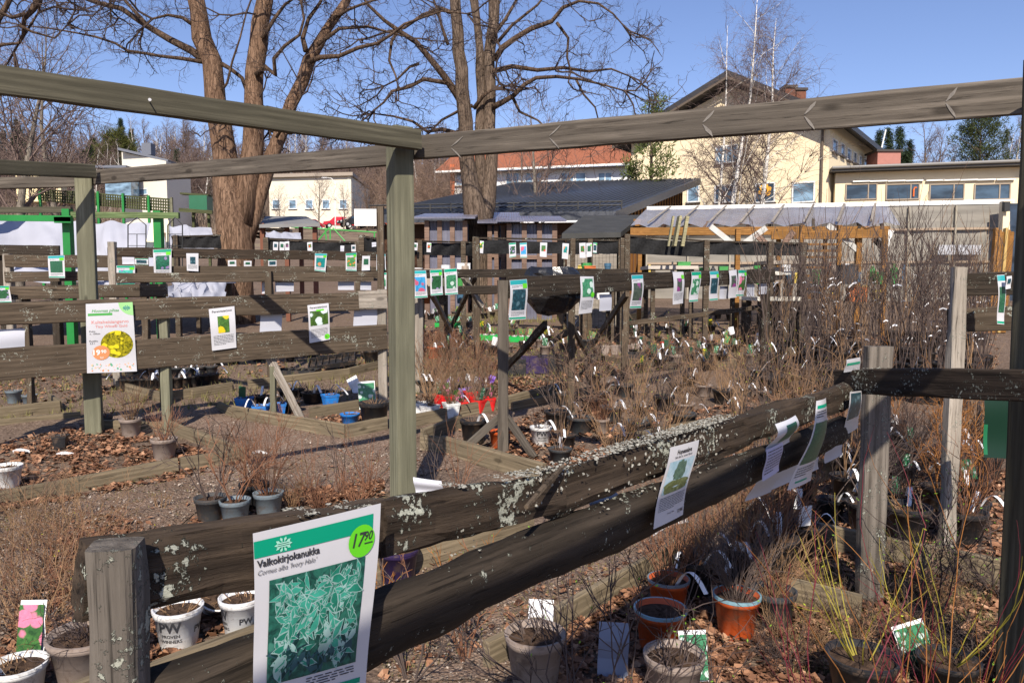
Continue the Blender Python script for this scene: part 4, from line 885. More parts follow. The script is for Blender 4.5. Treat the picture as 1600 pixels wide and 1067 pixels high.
def big_tree(label, Y, trunkP, limbs, base_px, seed, bark, density=1.0):
    r = random.Random(seed); c = at(base_px, 450, Y); root = empty('maple_tree', (c.x, c.y, gz(c.x, c.y)), label, 'tree', 'big bare maples'); world(root)
    tr = MB(); cr = MB(); lb = MB()
    for P, dj in trunkP:
        pts, rad = limb_points(P, Y, r, dj); tr.tube(pts, rad, 16)
        for i in range(2, len(pts) - 1):
            if pts[i].z > 5.2 and r.random() < .7 * density: twigs(cr, r, pts[i], rvec(r) + Vector((0, 0, .2)), r.uniform(.6, 1.3), .011, 3, .42)
    for P, dj in limbs:
        pts, rad = limb_points(P, Y, r, dj); lb.tube(pts, [q * (.86 - .3 * i_ / len(rad)) for i_, q in enumerate(rad)], 8)
        L = len(pts)
        for i in range(1, L):
            seg = pts[i] - pts[i - 1]; k = max(1, int(seg.length / .2 * density)); fade = i / L
            for j in range(k):
                if r.random() < .42 + .55 * fade:
                    side = rvec(r).cross(seg).normalized(); q = pts[i - 1].lerp(pts[i], r.random())
                    twigs(cr, r, q, seg.normalized() * r.uniform(.1, .9) + side, r.uniform(.4, 1.1), .0085, 2, .45, (4, 6))
        [twigs(cr, r, pts[-1], (pts[-1] - pts[-2]).normalized() + rvec(r, .4), 1.4, max(.008, rad[-1] * .8), 3, .4) for _ in range(3)]
    
    o = tr.build('trunk', bark, root, smooth=True)
    # bark unevenness
    me = o.data
    for v in me.vertices:
        k_ = mn.noise((v.co.x * 3, v.co.y * 3, v.co.z * 1.5)) * .03 + mn.noise((v.co.x * 14, v.co.y * 14, v.co.z * 3)) * .012
        v.co += v.normal * k_ * min(1, 1)
    lb.build('limbs', mat('dark_limb_bark', m_bark, (.1, .065, .045), (.24, .165, .12)), root, smooth=True); cr.build('crown', pm('fine_dark_twigs', (.07, .05, .043), .9, .1, .3, 3), root); return root
big_tree('huge old maple at left with three reddish-barked stems parting above the fence', 16,
    [([(371, 520, 29), (370, 400, 27), (366, 345, 28), (353, 285, 20), (345, 200, 17), (335, 130, 15), (315, 60, 14), (300, -30, 12)], .0),
     ([(376, 350, 22), (386, 290, 17), (395, 230, 15.5), (396, 150, 14), (405, 70, 13), (414, -30, 12)], .05),
     ([(380, 385, 15), (401, 330, 10), (424, 245, 10), (455, 160, 10), (482, 95, 9), (512, 45, 7), (540, 5, 6), (560, -40, 5)], .1)],
    [([(315, 92, 7), (300, 80, 7), (265, 62, 6.5), (228, 40, 6), (190, 14, 5.5), (150, 4, 5), (105, -12, 4)], .1),
     ([(322, 98, 4), (285, 92, 3.5), (250, 88, 3), (228, 84, 3), (200, 80, 3), (180, 68, 2.6), (150, 58, 2.5), (120, 52, 2), (80, 45, 2), (35, 40, 1.6)], -.1),
     ([(303, 40, 4), (285, 28, 3.5), (262, 24, 3), (238, 30, 2.4)], -.12), ([(228, 38, 4), (212, 20, 3.6), (185, -10, 3)], .1),
     ([(346, 100, 4), (360, 108, 4), (378, 122, 4), (388, 150, 4)], .06),
     ([(400, 118, 5), (415, 105, 5), (430, 117, 5), (428, 92, 4), (445, 72, 3.5), (468, 55, 3.2), (475, 30, 3), (468, -10, 2.5)], -.08),
     ([(481, 98, 5), (500, 90, 5), (530, 88, 4), (560, 75, 4), (590, 68, 3.6), (612, 54, 3.2), (632, 38, 3), (660, 28, 2.6), (690, 18, 2.2), (730, 22, 1.8)], -.12),
     ([(478, 80, 5), (473, 60, 4.6), (482, 30, 4), (500, 5, 3.6), (512, -20, 3)], .1), ([(497, 70, 4), (530, 45, 3.5), (575, 42, 3), (612, 52, 2.4), (640, 60, 1.8)], .15),
     ([(520, 30, 4), (545, 15, 3), (580, 2, 2.6), (620, -8, 2)], -.1), ([(410, 60, 4), (430, 28, 3.4), (445, 8, 3), (470, -10, 2.4)], .1),
     ([(340, 150, 3), (355, 130, 2.5), (375, 60, 2), (385, 20, 2)], -.1), ([(432, 215, 3), (448, 190, 2), (470, 150, 1.8)], -.15)],
    371, 11, BARK(), 1.0)
big_tree('second old maple with three upright stems growing before the dark barn', 19,
    [([(750, 500, 20), (748, 378, 18), (743, 330, 18), (734, 285, 13), (728, 240, 11.5), (728, 190, 11), (722, 140, 10.5), (716, 80, 9.5), (712, 20, 8.5), (709, -40, 8)], -.05),
     ([(751, 360, 16), (760, 320, 14), (766, 280, 11), (764, 200, 9.5), (766, 130, 9), (768, 60, 8.5), (773, -40, 8.5)], .05),
     ([(748, 320, 12), (752, 270, 8.5), (750, 190, 7.5), (750, 110, 6.5), (746, 40, 6), (742, -40, 5)], .1)],
    [([(728, 170, 8), (712, 145, 7), (693, 118, 6.5), (672, 92, 6), (650, 66, 5.5), (625, 50, 5), (600, 32, 4), (575, 8, 3.6), (560, -15, 3)], -.12),
     ([(772, 95, 6), (785, 75, 5.6), (805, 60, 5), (830, 45, 5), (862, 34, 4.4), (880, 12, 4), (905, 2, 3), (935, 6, 2.6), (958, 22, 2.2), (972, 38, 1.8)], -.1),
     ([(770, 168, 6), (785, 160, 5.4), (802, 150, 5), (820, 132, 4.6), (838, 122, 4.2), (870, 120, 3.8), (905, 124, 3.2), (940, 132, 2.6), (975, 142, 2)], -.12),
     ([(770, 112, 5), (800, 104, 4.4), (840, 110, 4), (880, 106, 3.6), (920, 112, 3), (955, 108, 2.4), (985, 120, 1.8)], .1),
     ([(730, 152, 5), (700, 130, 4.6), (662, 124, 4), (640, 136, 3.6), (612, 143, 3.2), (600, 160, 2.6), (585, 172, 2)], -.16),
     ([(735, 200, 5), (712, 208, 4.4), (690, 202, 4), (668, 206, 3.4), (645, 190, 3), (615, 182, 2.4), (585, 178, 1.8)], .1),
     ([(738, 165, 3), (720, 172, 3), (690, 188, 2.6), (678, 200, 2)], -.12),
     ([(740, 170, 4), (755, 150, 3.6), (770, 140, 3)], -.1), ([(710, 22, 4), (690, 14, 4), (660, 24, 3.4), (632, 44, 3), (605, 50, 2.6), (575, 60, 2)], .12),
     ([(622, 48, 3), (612, 65, 3), (608, 95, 2.6), (618, 118, 2.2), (622, 135, 1.8)], -.1), ([(654, 100, 3), (640, 105, 2.6), (620, 125, 2.2), (600, 135, 1.8)], .1),
     ([(768, 60, 4), (790, 30, 3.6), (812, -8, 3)], .1), ([(870, 36, 3), (888, 60, 2.6), (886, 90, 2.4), (892, 112, 2)], -.1), ([(800, 150, 3), (812, 175, 2.6), (840, 188, 2.2), (862, 208, 1.8)], -.12),
     ([(776, 68, 3.4), (800, 40, 3), (840, 8, 2.6), (858, -15, 2)], -.14), ([(900, 124, 2.4), (912, 148, 2), (930, 168, 1.8), (935, 188, 1.5)], .1), ([(700, 70, 3), (690, 40, 2.6), (678, 0, 2.2)], .1)],
    750, 23, BARK2(), 1.0)
# third tree: only its limbs reach in at the top left
big_tree('dark crooked tree at the far left edge with drooping twigs', 13,
    [([(-90, 520, 20), (-80, 300, 18), (-60, 150, 15), (-40, 40, 12), (-20, -60, 10)], .0)],
    [([(-50, 110, 7), (-20, 60, 6), (10, 10, 5.5), (30, -30, 5)], .1), ([(70, -25, 6), (52, 15, 5.5), (38, 30, 4.5), (36, 55, 3.2), (22, 82, 2)], .06), ([(40, 22, 4), (18, 28, 3.4), (5, 22, 3), (-20, 10, 2.6)], -.1),
     ([(30, 40, 3), (50, 50, 2.4), (85, 60, 2), (105, 40, 1.6)], .1), ([(-30, 80, 4), (5, 70, 3.4), (30, 68, 3), (60, 20, 2.4)], .1)], -85, 31, TWIG(), .9)
def proto_bare(seed, h, birch=False, spread=.35, droop=-.02, mt=None, fine=1.0, n1=26, kids=(3, 4), rr0=.018):
    """young bare tree about h metres high around the origin"""
    r = random.Random(seed); tr, cr = MB(), MB(); p = Vector((0, 0, -.3)); pts, _ = walk(r, p, Vector((0, 0, 1)), h + .3, 9, .05, .1)
    tr.tube(pts, [h * rr0 * (1 - .965 * i / 9) + .002 for i in range(10)], 7)
    for k in range(n1):
        u = .22 + .76 * (k + r.random()) / n1; i = min(8, int(u * 9)); q = pts[i].lerp(pts[i + 1], u * 9 - i); a = r.uniform(0, 6.28)
        d = Vector((math.cos(a), math.sin(a), r.uniform(.7, 1.6))); L = h * spread * (1.15 - u) * r.uniform(.7, 1.2) + .07 * h
        l_, d2 = walk(r, q, d, L, 5, .13, .05); rad = h * .0042 * (1.25 - u) * fine
        (tr if birch and k % 3 == 0 else cr).tube(l_, [rad * (1 - .7 * j / 5) for j in range(6)], 4, cap=False)
        for j in range(1, 6):
            for _ in range(r.randint(*kids)): twigs(cr, r, l_[j], (l_[j] - l_[j - 1]).normalized() * .8 + rvec(r, .5), L * r.uniform(.2, .42), rad * .42, 1, .22, (2, 4), 4, droop)
    return tr, cr
def make_tree(name, tr, cr, bark, tw, label, loc, group, cat='tree', s=1, rz=0):
    root = empty(name, loc, label, cat, group); tr.build('trunk', bark, root, smooth=True); cr.build('crown', tw, root); root.scale = (s, s, s); root.rotation_euler.z = rz; return root
# birches before the cream house
def on(px, Y): p = at(px, 450, Y); return Vector((p.x, p.y, gz(p.x, p.y)))
for px, Y, top, sd, lab in ((1136, 33, -15, 3, 'tall white-stemmed birch before the gable wall, left of the pair'), (1178, 35, 0, 8, 'tall birch with darker upper stem before the gable wall, right of the pair')):
    p = on(px, Y); h = at(px, top, Y).z - p.z; tr, cr = proto_bare(sd, h, True, .24, -.1, n1=46, kids=(4, 6), rr0=.012, fine=.55); make_tree('birch_tree', tr, cr, BIRCH(), TWIGP(), lab, p, 'birches before the cream house').rotation_euler = (0, .0 if px == 1136 else .055, 0)
p = on(1122, 33.3); h = at(1122, 40, 33).z - p.z; tr, cr = proto_bare(14, h, True, .2, -.1, n1=18, rr0=.009, fine=.7); make_tree('birch_tree', tr, cr, BIRCH(), TWIGP(), 'thinner birch stem leaning at the left foot of the birch pair', p, 'birches before the cream house')
for px, Y, top, sd, lab, nm in ((846, 30, 140, 40, 'small bare tree whose twigs rise above the red roof beside the second maple', 'bare_tree'), (815, 48, 225, 41, 'low bare tree in front of the red roofed house', 'bare_tree'), (500, 90, 268, 42, 'bare fan-shaped young tree before the white block windows', 'bare_tree'), (538, 92, 290, 43, 'second bare young tree at the right end of the white block', 'bare_tree'), (440, 92, 290, 44, 'bare bush-like tree at the left end of the white block', 'bare_tree'), (30, 22, 5, 45, 'pale twiggy tree at the far left behind the white sheets', 'bare_tree'), (98, 30, 60, 46, 'slender bare tree with pale upswept twigs, second from the left edge', 'bare_tree'), (-10, 30, 40, 47, 'pale crooked tree cut by the left edge', 'bare_tree')):
    p = on(px, Y); h = at(px, top, Y).z - p.z; tr, cr = proto_bare(sd, h, False, .42, .02, n1=24, kids=(2, 4)); make_tree(nm, tr, cr, mat('pale_grey_bark', m_bark, (.2, .17, .14), (.4, .35, .29)), TWIGP(), lab, p, 'bare trees')
# conifers
def needles(r, c, d, L, wdt, V, n):
    for _ in range(n):
        q = c + d * r.uniform(.1, 1) * L + rvec(r, wdt * .35); a = (d + rvec(r, .7)).normalized(); s = rvec(r).cross(a).normalized() * wdt * .07; l_ = wdt * r.uniform(.4, .9)
        V.append((q - s, q + s, q + a * l_))
def proto_conifer(seed, h, wd, kind, dens=1.0):
    r = random.Random(seed); tr = MB(); tr.tube([(0, 0, -.3), (0, 0, h * .5), (0, 0, h)], [h * .018, h * .011, .02], 6); T = []
    n = int(230 if kind == 'spruce' else 92 * dens)
    for k in range(n):
        u = (k + r.random()) / n; z = h * (.08 + .92 * u) if kind == 'spruce' else h * (.25 + .75 * u); a = r.uniform(0, 6.28)
        w_ = wd * (1 - u) ** .8 * r.uniform(.6, 1.1) + .08 if kind == 'spruce' else wd * math.sin(math.pi * min(1, (1 - u) * .75 + .12)) * r.uniform(.4, 1.1)
        d = Vector((math.cos(a), math.sin(a), -.25 if kind == 'spruce' else .35 + .5 * u)).normalized(); p = Vector((0, 0, z))
        tr.tube([p, p + d * w_], [.012 + .01 * w_, .006], 3, cap=False)
        if kind == 'spruce': needles(r, p, d, w_, .3 + .1 * wd, T, 34)
        else:
            for _ in range(5 if dens > .8 else 3): q = p + d * w_ * r.uniform(.4, 1) + rvec(r, .12 * wd); needles(r, q, (d + Vector((0, 0, .6))).normalized(), .25 * wd * .5, .34 + .05 * wd, T, 20)
    V = np.array([[tuple(x) for x in t] for t in T]).reshape(-1, 3); return tr, V
def make_conifer(seed, h, wd, kind, label, loc, group, c, dens=1.0):
    tr, V = proto_conifer(seed, h, wd, kind, dens); root = empty('spruce_tree' if kind == 'spruce' else 'pine_tree', loc, label, 'tree', group); tr.build('trunk', BARK2(), root)
    npbuild('crown', V, np.arange(len(V)).reshape(-1, 3), c, root); return root
SPG = pm('dark_spruce_needles', (.03, .048, .02), .7, .2, .4, 1); PIG = pm('olive_pine_needles', (.1, .125, .035), .7, .2, .4, 2)
p = on(1015, 34); make_conifer(3, at(1015, 160, 34).z - p.z, 1.25, 'pine', 'bushy young pine beside the gable house and the barn roof end', p, 'pines', PIG, .5)
p = on(980, 35); make_conifer(4, at(980, 258, 35).z - p.z, .8, 'pine', 'smaller pine just left of the young pine over the barn roof', p, 'pines', PIG, .4)
p = on(1522, 85); make_conifer(5, at(1522, 190, 85).z - p.z, 4.2, 'pine', 'broad dark pine above the low wing roof at right', p, 'pines', pm('dark_pine_needles', (.05, .065, .022), .7, .2, .4, .6), 1.9)
for px, Y, top, wd, lab in ((1366, 80, 205, 1.5, 'leftmost narrow spruce behind the gable house'), (1379, 82, 202, 2, 'second narrow spruce behind the gable house'), (1397, 84, 200, 2.2, 'tallest dark spruce behind the pinkish chimney'), (1413, 84, 221, 1.5, 'small spruce right of the tallest one'), (1408, 76, 238, 2.2, 'low bushy spruce just right of the pinkish chimney')):
    p = on(px, Y); make_conifer(int(px), at(px, top, Y).z - p.z, wd, 'spruce', lab, p, 'spruces behind the house', SPG)
for px, Y, top, lab in ((1442, 82, 196, 'brown bare tree between the spruces and the broad pine'), (1456, 84, 204, 'second brown bare tree left of the broad pine'), (1574, 88, 188, 'bare birch at the right edge beyond the wing roof'), (1548, 92, 205, 'thin bare tree just right of the broad pine'), (1486, 90, 225, 'thin grey bare tree close behind the broad pine')):
    p = on(px, Y); h = at(px, top, Y).z - p.z; tr, cr = proto_bare(int(px), h, False, .25, .02, n1=34, kids=(3, 5)); make_tree('bare_tree', tr, cr, BIRCH() if px > 1500 else BARK2(), TWIGP(), lab, p, 'bare trees right')
# wooded hill: individual trees
rh = random.Random(77)
protos = []
HL = {'bare': 'bare purplish-brown deciduous tree on the wooded hillside', 'birch': 'bare birch with a white stem on the wooded hillside', 'spruce': 'dark green conifer on the wooded hillside', 'olive': 'olive green pine on the hillside left of the big maple'}
for i in range(4): tr, cr = proto_bare(100 + i, 10, False, .3, .02, n1=26, kids=(3, 4), fine=1.5); protos.append(['bare', (tr, cr), None])
for i in range(2): tr, cr = proto_bare(200 + i, 11, True, .24, -.05, n1=22, kids=(2, 4), fine=1.5, rr0=.014); protos.append(['birch', (tr, cr), None])
for i in range(2): protos.append(['spruce', proto_conifer(300 + i, 11, 2.4, 'spruce'), None])
protos.append(['olive', proto_conifer(310, 10, 3.2, 'pine'), None])
def place_hill(pi, loc, s, rz):
    kind, data, o = protos[pi]
    if o is None:
        if kind in ('bare', 'birch'): o = make_tree('bare_tree' if kind == 'bare' else 'birch_tree', data[0], data[1], BIRCH() if kind == 'birch' else BARK2(), TWIGP(), HL[kind], loc, kind + ' trees on the hill', s=s, rz=rz)
        else:
            tr, V = data; o = empty('spruce_tree' if kind == 'spruce' else 'pine_tree', loc, HL[kind], 'tree', kind + ' trees on the hill'); tr.build('trunk', BARK2(), o); npbuild('crown', V, np.arange(len(V)).reshape(-1, 3), SPG if kind == 'spruce' else pm('olive_green_needles', (.085, .09, .022), .7, .2, .4, .8), o); o.scale = (s,) * 3; o.rotation_euler.z = rz
        protos[pi][2] = o; return
    dup(o, loc, rz, s)
spots = []
for k in range(330):
    px = rh.uniform(-30, 760); Y = rh.choice([rh.uniform(118, 150), rh.uniform(128, 205)]); 
    if px < 420: Y = rh.uniform(112, 200)
    if 415 < px < 590 and Y < 132: Y += 25
    if any(abs(px - a) < 7 and abs(Y - b) < 6 for a, b in spots): continue
    spots.append((px, Y)); p = on(px, Y); q = rh.random()
    ci = (px < 60 and Y > 160 and q < .6) or (150 < px < 215 and Y > 130 and q < .3) or q < .03
    pi = rh.choice((6, 7)) if ci else (rh.randrange(4) if q < .8 else rh.choice((4, 5)))
    place_hill(pi, p, rh.uniform(.9, 1.35) * (.9 if px > 600 else 1), rh.uniform(0, 6.28))
for px, Y, s in ((187, 150, 1.35), (175, 148, 1.1), (202, 152, 1.2), (160, 155, 1.0)): place_hill(8, on(px, Y), s, px)
for px, Y, s in ((33, 150, 1.25), (42, 152, 1.3), (54, 150, 1.2), (150, 150, 1.0), (140, 153, .9)): place_hill(6, on(px, Y), s, px)
# undergrowth mass of the hill
N = 60000; rng = np.random.default_rng(4); px = rng.uniform(-60, 800, N); Y = rng.uniform(100, 215, N); x = (px - 800) * Y / F; z = np.array([gz(a, b) for a, b in zip(x, Y)]) ; ok = ~((px > 400) & (px < 560) & (Y < 128)); x, Y, z = x[ok], Y[ok], z[ok]; n = len(x)
hh = rng.uniform(1.0, 5.5, n); a = rng.uniform(0, 6.28, n); wdt = rng.uniform(.02, .06, n); lean = rng.normal(0, .5, (n, 2)) * hh[:, None] * .5
B0 = np.stack([x - np.cos(a) * wdt, Y - np.sin(a) * wdt, z - .1], 1); B1 = np.stack([x + np.cos(a) * wdt, Y + np.sin(a) * wdt, z - .1], 1); T = np.stack([x + lean[:, 0], Y + lean[:, 1], z + hh], 1)
tag(npbuild('undergrowth', np.stack([B0, B1, T], 1).reshape(-1, 3), np.arange(3 * n).reshape(-1, 3), pm('pale_brown_brush', (.24, .18, .14), .9, .1, .4, .2)), 'brown leafless brush covering the hillside', 'undergrowth', kind='stuff')
# big bush mass right of the white block, and bushes by the barn
for i, (px, Y, top) in enumerate(((575, 95, 280), (600, 93, 262), (655, 60, 262), (680, 58, 255), (640, 62, 270), (702, 58, 268), (665, 50, 290))):
    p = on(px, Y); h = at(px, top, Y).z - p.z; tr, cr = proto_bare(500 + i, h, False, .5, .0, n1=34, kids=(4, 6), fine=.9); make_tree('bare_tree', tr, cr, BARK2(), mat('brown_twigs', m_plain, (.22, .15, .11), .9, .1, .3, 3), 'dense brown bare tree in the clump between the white block and the red roofed house', p, 'dense bare trees by the barn')
# ================================================================ PRINTED CARDS
_tc = {}
def text2d(body, bold=.0, shear=0.0):
    k = (body, bold, shear)
    if k in _tc: return _tc[k]
    cu = bpy.data.curves.new('t', 'FONT'); cu.body = body; cu.size = 1; cu.offset = bold; cu.shear = shear; cu.resolution_u = 2
    o = bpy.data.objects.new('t', cu); COL.objects.link(o); dg = bpy.context.evaluated_depsgraph_get(); me = bpy.data.meshes.new_from_object(o.evaluated_get(dg))
    vs = [(v.co.x, v.co.y) for v in me.vertices]; fs = [tuple(p.vertices) for p in me.polygons]; bpy.data.objects.remove(o); bpy.data.curves.remove(cu); bpy.data.meshes.remove(me)
    x0 = min(v[0] for v in vs); vs = [(a - x0, b) for a, b in vs]; _tc[k] = (vs, fs, max(v[0] for v in vs)); return _tc[k]
def m_photo(name, bg1, bg2, sp, scale=9, thr=.32, kind='flower', sp2=None):
    t = NT(name, .35, .4); v0_ = t.coord('UV', (1, 1, 1), rnd=False); nz = t.n('ShaderNodeTexNoise'); nz.inputs['Scale'].default_value = 11; nz.inputs['Detail'].default_value = 3; t.l(v0_, nz.inputs['Vector']); vm = t.n('ShaderNodeVectorMath', operation='MULTIPLY_ADD'); t.l(nz.outputs['Color'], vm.inputs[0]); vm.inputs[1].default_value = (.07, .07, 0); t.l(v0_, vm.inputs[2]); v = vm.outputs[0]
    scale *= 1.7; n1 = t.noise(v, scale * 1.3, 5, .7, .6); bg = t.ramp(n1, [(.36, bg1), (.62, bg2)])
    if kind == 'flower':
        vd = t.vor(v, scale * .55); m = t.ramp(vd, [(thr, 1), (thr + .06, 0)]); cen = t.ramp(vd, [(.06, 1), (.1, 0)]); c = t.mix(m, bg, t.mix(t.noise(v, scale * 3, 3), tuple(x * .55 for x in sp), sp))
        if sp2: c = t.mix(cen, c, sp2)
    elif kind == 'leafedge':
        e = t.vor(v, scale * .8, feature='DISTANCE_TO_EDGE'); c = t.mix(t.ramp(e, [(.04, 1), (.11, 0)]), bg, sp); c = t.mix(t.ramp(t.noise(v, 2.2, 3), [(.4, .75), (.62, 0)]), c, tuple(x * .3 for x in bg1))
    else:
        c = bg
    t.col(c); return t.m
GRN1, GRN2 = (.008, .05, .03), (.03, .2, .1)
PH = {
 'yellow': lambda: mat('photo_yellow_flowers', m_photo, (.02, .06, .01), (.08, .2, .03), (.85, .62, .02), 5, .42),
 'daisy': lambda: mat('photo_white_daisies', m_photo, (.02, .05, .01), (.06, .13, .02), (.75, .9, .88), 4.6, .4, 'flower', (.85, .6, .05)),
 'leaf': lambda: mat('photo_variegated_leaves', m_photo, (.01, .12, .085), (.03, .3, .2), (.45, .62, .62), 9, .3, 'leafedge'),
 'green': lambda: mat('photo_plain_foliage', m_photo, (.01, .05, .03), (.03, .13, .07), (.05, .2, .1), 18, .2),
 'pinkblue': lambda: mat('photo_pink_on_blue', m_photo, (.02, .18, .4), (.06, .35, .65), (.6, .12, .22), 3.2, .38),
 'berry': lambda: mat('photo_berries', m_photo, (.01, .04, .03), (.02, .16, .09), (.28, .22, .42), 6, .28, 'flower', (.5, .05, .1)),
 'berry2': lambda: mat('photo_teal_berries', m_photo, (.02, .25, .2), (.08, .5, .4), (.2, .2, .5), 5, .25, 'flower', (.6, .05, .1)),
 'orange': lambda: mat('photo_orange_berries', m_photo, (.02, .12, .04), (.1, .3, .1), (.75, .25, .05), 7, .32),
 'tealorange': lambda: mat('photo_orange_on_teal', m_photo, (.005, .12, .12), (.01, .25, .24), (.7, .28, .12), 3.5, .35),
 'lilac': lambda: mat('photo_lilac_flowers', m_photo, (.01, .05, .02), (.03, .12, .05), (.35, .3, .5), 6, .35),
 'white': lambda: mat('photo_white_flowers', m_photo, (.02, .12, .06), (.06, .25, .12), (.6, .75, .68), 5, .36),
 'purple': lambda: mat('photo_purple_flowers', m_photo, (.03, .05, .04), (.08, .1, .08), (.3, .06, .25), 3.4, .42),
 'dark': lambda: mat('photo_dark_shrub', m_photo, (.005, .02, .03), (.02, .08, .11), (.1, .2, .25), 6, .25),
 'pink': lambda: mat('photo_pink_flowers', m_photo, (.01, .05, .01), (.05, .15, .03), (.75, .22, .35), 3.2, .5, 'flower', (.7, .4, .1)),
 'red': lambda: mat('photo_red_flowers', m_photo, (.02, .08, .03), (.08, .2, .05), (.7, .05, .03), 4.5, .35),
 'spiky': lambda: mat('photo_yellow_shrub', m_photo, (.02, .03, .0), (.4, .34, .01), (.82, .7, .02), 13, .42),
}
PAPER = lambda: pm('laminated_paper', (.52, .52, .55), .22, .5, .08, 5)
PAPERB = lambda: pm('paper_back', (.46, .47, .53), .4, .3, .03, 2)
INK = lambda: pm('printed_ink', (.03, .03, .035), .5)
GREENB = lambda: pm('green_header_print', (.0, .26, .15), .4, .3, .02)
LIME = lambda: pm('lime_price_sticker', (.11, .52, .02), .5, .2, .02)
class Card:
    def __init__(s, corners, plane, off, label, group='laminated plant cards on the fences', name='plant_card', bulge=.006, mt=None, cat='sign', amp=0):
        """corners: TL TR BR BL in photo pixels on a Line (or a constant distance)"""
        hit = (lambda x, y: plane.hit(x, y, off)) if isinstance(plane, Line) else (lambda x, y: at(x, y, plane - off))
        s.c = [hit(*q) for q in corners]; s.w = (s.c[1] - s.c[0]).length; s.h = (s.c[3] - s.c[0]).length
        a, b = (s.c[1] - s.c[0]).normalized(), (s.c[3] - s.c[0]).normalized(); s.n = a.cross(-b).normalized()
        if s.n.dot(Vector((0, 0, CZ)) - s.c[0]) < 0: s.n = -s.n
        s.bulge = bulge; s.ph = random.Random(int(corners[0][0])).uniform(-1, 1); s.o = s.c[0].lerp(s.c[1], .5)
        mb = MB(); K = 12; mb.uv = []
        for i in range(K + 1):
            for j in range(K + 1): mb.v.append(tuple(s.P(i / K, j / K))); mb.uv.append((i / K * s.w / s.h, j / K))
        q = [(i * (K + 1) + j, i * (K + 1) + j + 1, (i + 1) * (K + 1) + j + 1, (i + 1) * (K + 1) + j) for i in range(K) for j in range(K)]
        mb.f = q; s.root = mb.build(name, mt or PAPER(), None, smooth=True, loc=s.o); tag(s.root, label, cat, group)
    def P(s, u, v, lift=0.0):
        p = s.c[0].lerp(s.c[1], u).lerp(s.c[3].lerp(s.c[2], u), v)
        bl = s.bulge * (math.sin(v * 5.5 + s.ph) * .9 + math.sin(u * 3.1) * .4)
        return p + s.n * (bl + s.bulge + lift)
    def rel(s, p): return p - s.o
    def patch(s, name, u0, v0, u1, v1, m, lift=.0008, K=8, uvs=1):
        mb = MB(); mb.uv = []
        for i in range(K + 1):
            for j in range(K + 1): u, v = u0 + (u1 - u0) * i / K, v0 + (v1 - v0) * j / K; mb.v.append(tuple(s.rel(s.P(u, v, lift)))); mb.uv.append((u * s.w / s.h * uvs + s.ph * 7, v * uvs + s.ph * 3))
        mb.f = [(i * (K + 1) + j, i * (K + 1) + j + 1, (i + 1) * (K + 1) + j + 1, (i + 1) * (K + 1) + j) for i in range(K) for j in range(K)]
        return mb.build(name, m, s.root, smooth=True)
    def disc(s, name, u, v, r, m, lift=.0016, a0=0, a1=2 * math.pi, K=24, sq=1, parent=None):
        mb = MB(); asp = s.w / s.h; mb.v = [tuple(s.rel(s.P(u, v, lift)))]; mb.uv = [(u * asp, v)]
        for i in range(K + 1): a = a0 + (a1 - a0) * i / K; uu, vv = u + r * math.cos(a), v + r * math.sin(a) * asp * sq; mb.v.append(tuple(s.rel(s.P(uu, vv, lift)))); mb.uv.append((uu * asp, vv))
        mb.f = [(0, i + 1, i + 2) for i in range(K)]; o = mb.build(name, m, parent or s.root); return o
    def text(s, body, u, v, size, m=None, name='printed_text', bold=.0, lift=.0012, align='L', shear=0.0, tilt=0.0, parent=None):
        vs, fs, W = text2d(body, bold, shear); asp = s.w / s.h; mb = MB(); sz = size
        du = sz / asp; u0 = u - (W * du / 2 if align == 'C' else W * du if align == 'R' else 0)
        for x, y in vs: mb.v.append(tuple(s.rel(s.P(u0 + x * du, v - (y + x * tilt) * sz, lift))))
        mb.f = list(fs); return mb.build(name, m or INK(), parent or s.root)
    def lines(s, u0, u1, v0, dv, n, t=.006, seed=1, m=None):
        rr = random.Random(seed); mb = MB()
        for i in range(n):
            v = v0 + dv * i; u = u0; e = u1 if i < n - 1 else u0 + (u1 - u0) * .6
            while u < e:
                l_ = min(rr.uniform(.03, .12), e - u); q = [(u, v), (u + l_, v), (u + l_, v + t), (u, v + t)]; mb.add([s.rel(s.P(a, b, .0011)) for a, b in q], [(0, 1, 2, 3)]); u += l_ + .018
        mb.build('text_lines', m or INK(), s.root)
def logo(c, u, v, r, m, parent=None):
    """small leaf-rosette emblem"""
    mb = MB(); asp = c.w / c.h
    for k in range(10):
        a = k * math.pi / 5; p = lambda rr, aa: c.rel(c.P(u + r * rr * math.cos(aa), v + r * rr * math.sin(aa) * asp * .72, .0016)); mb.add([p(.35, a), p(.8, a - .2), p(1.05, a), p(.8, a + .2)], [(0, 1, 2, 3)])
    for k in (-1, 0, 1): mb.add([c.rel(c.P(u + r * x, v + (k * .26 + y) * r * asp * .72, .0018)) for x, y in ((-.75, -.08), (.75, -.08), (.75, .08), (-.75, .08))], [(0, 1, 2, 3)])
    mb.build('emblem', m, parent or c.root)

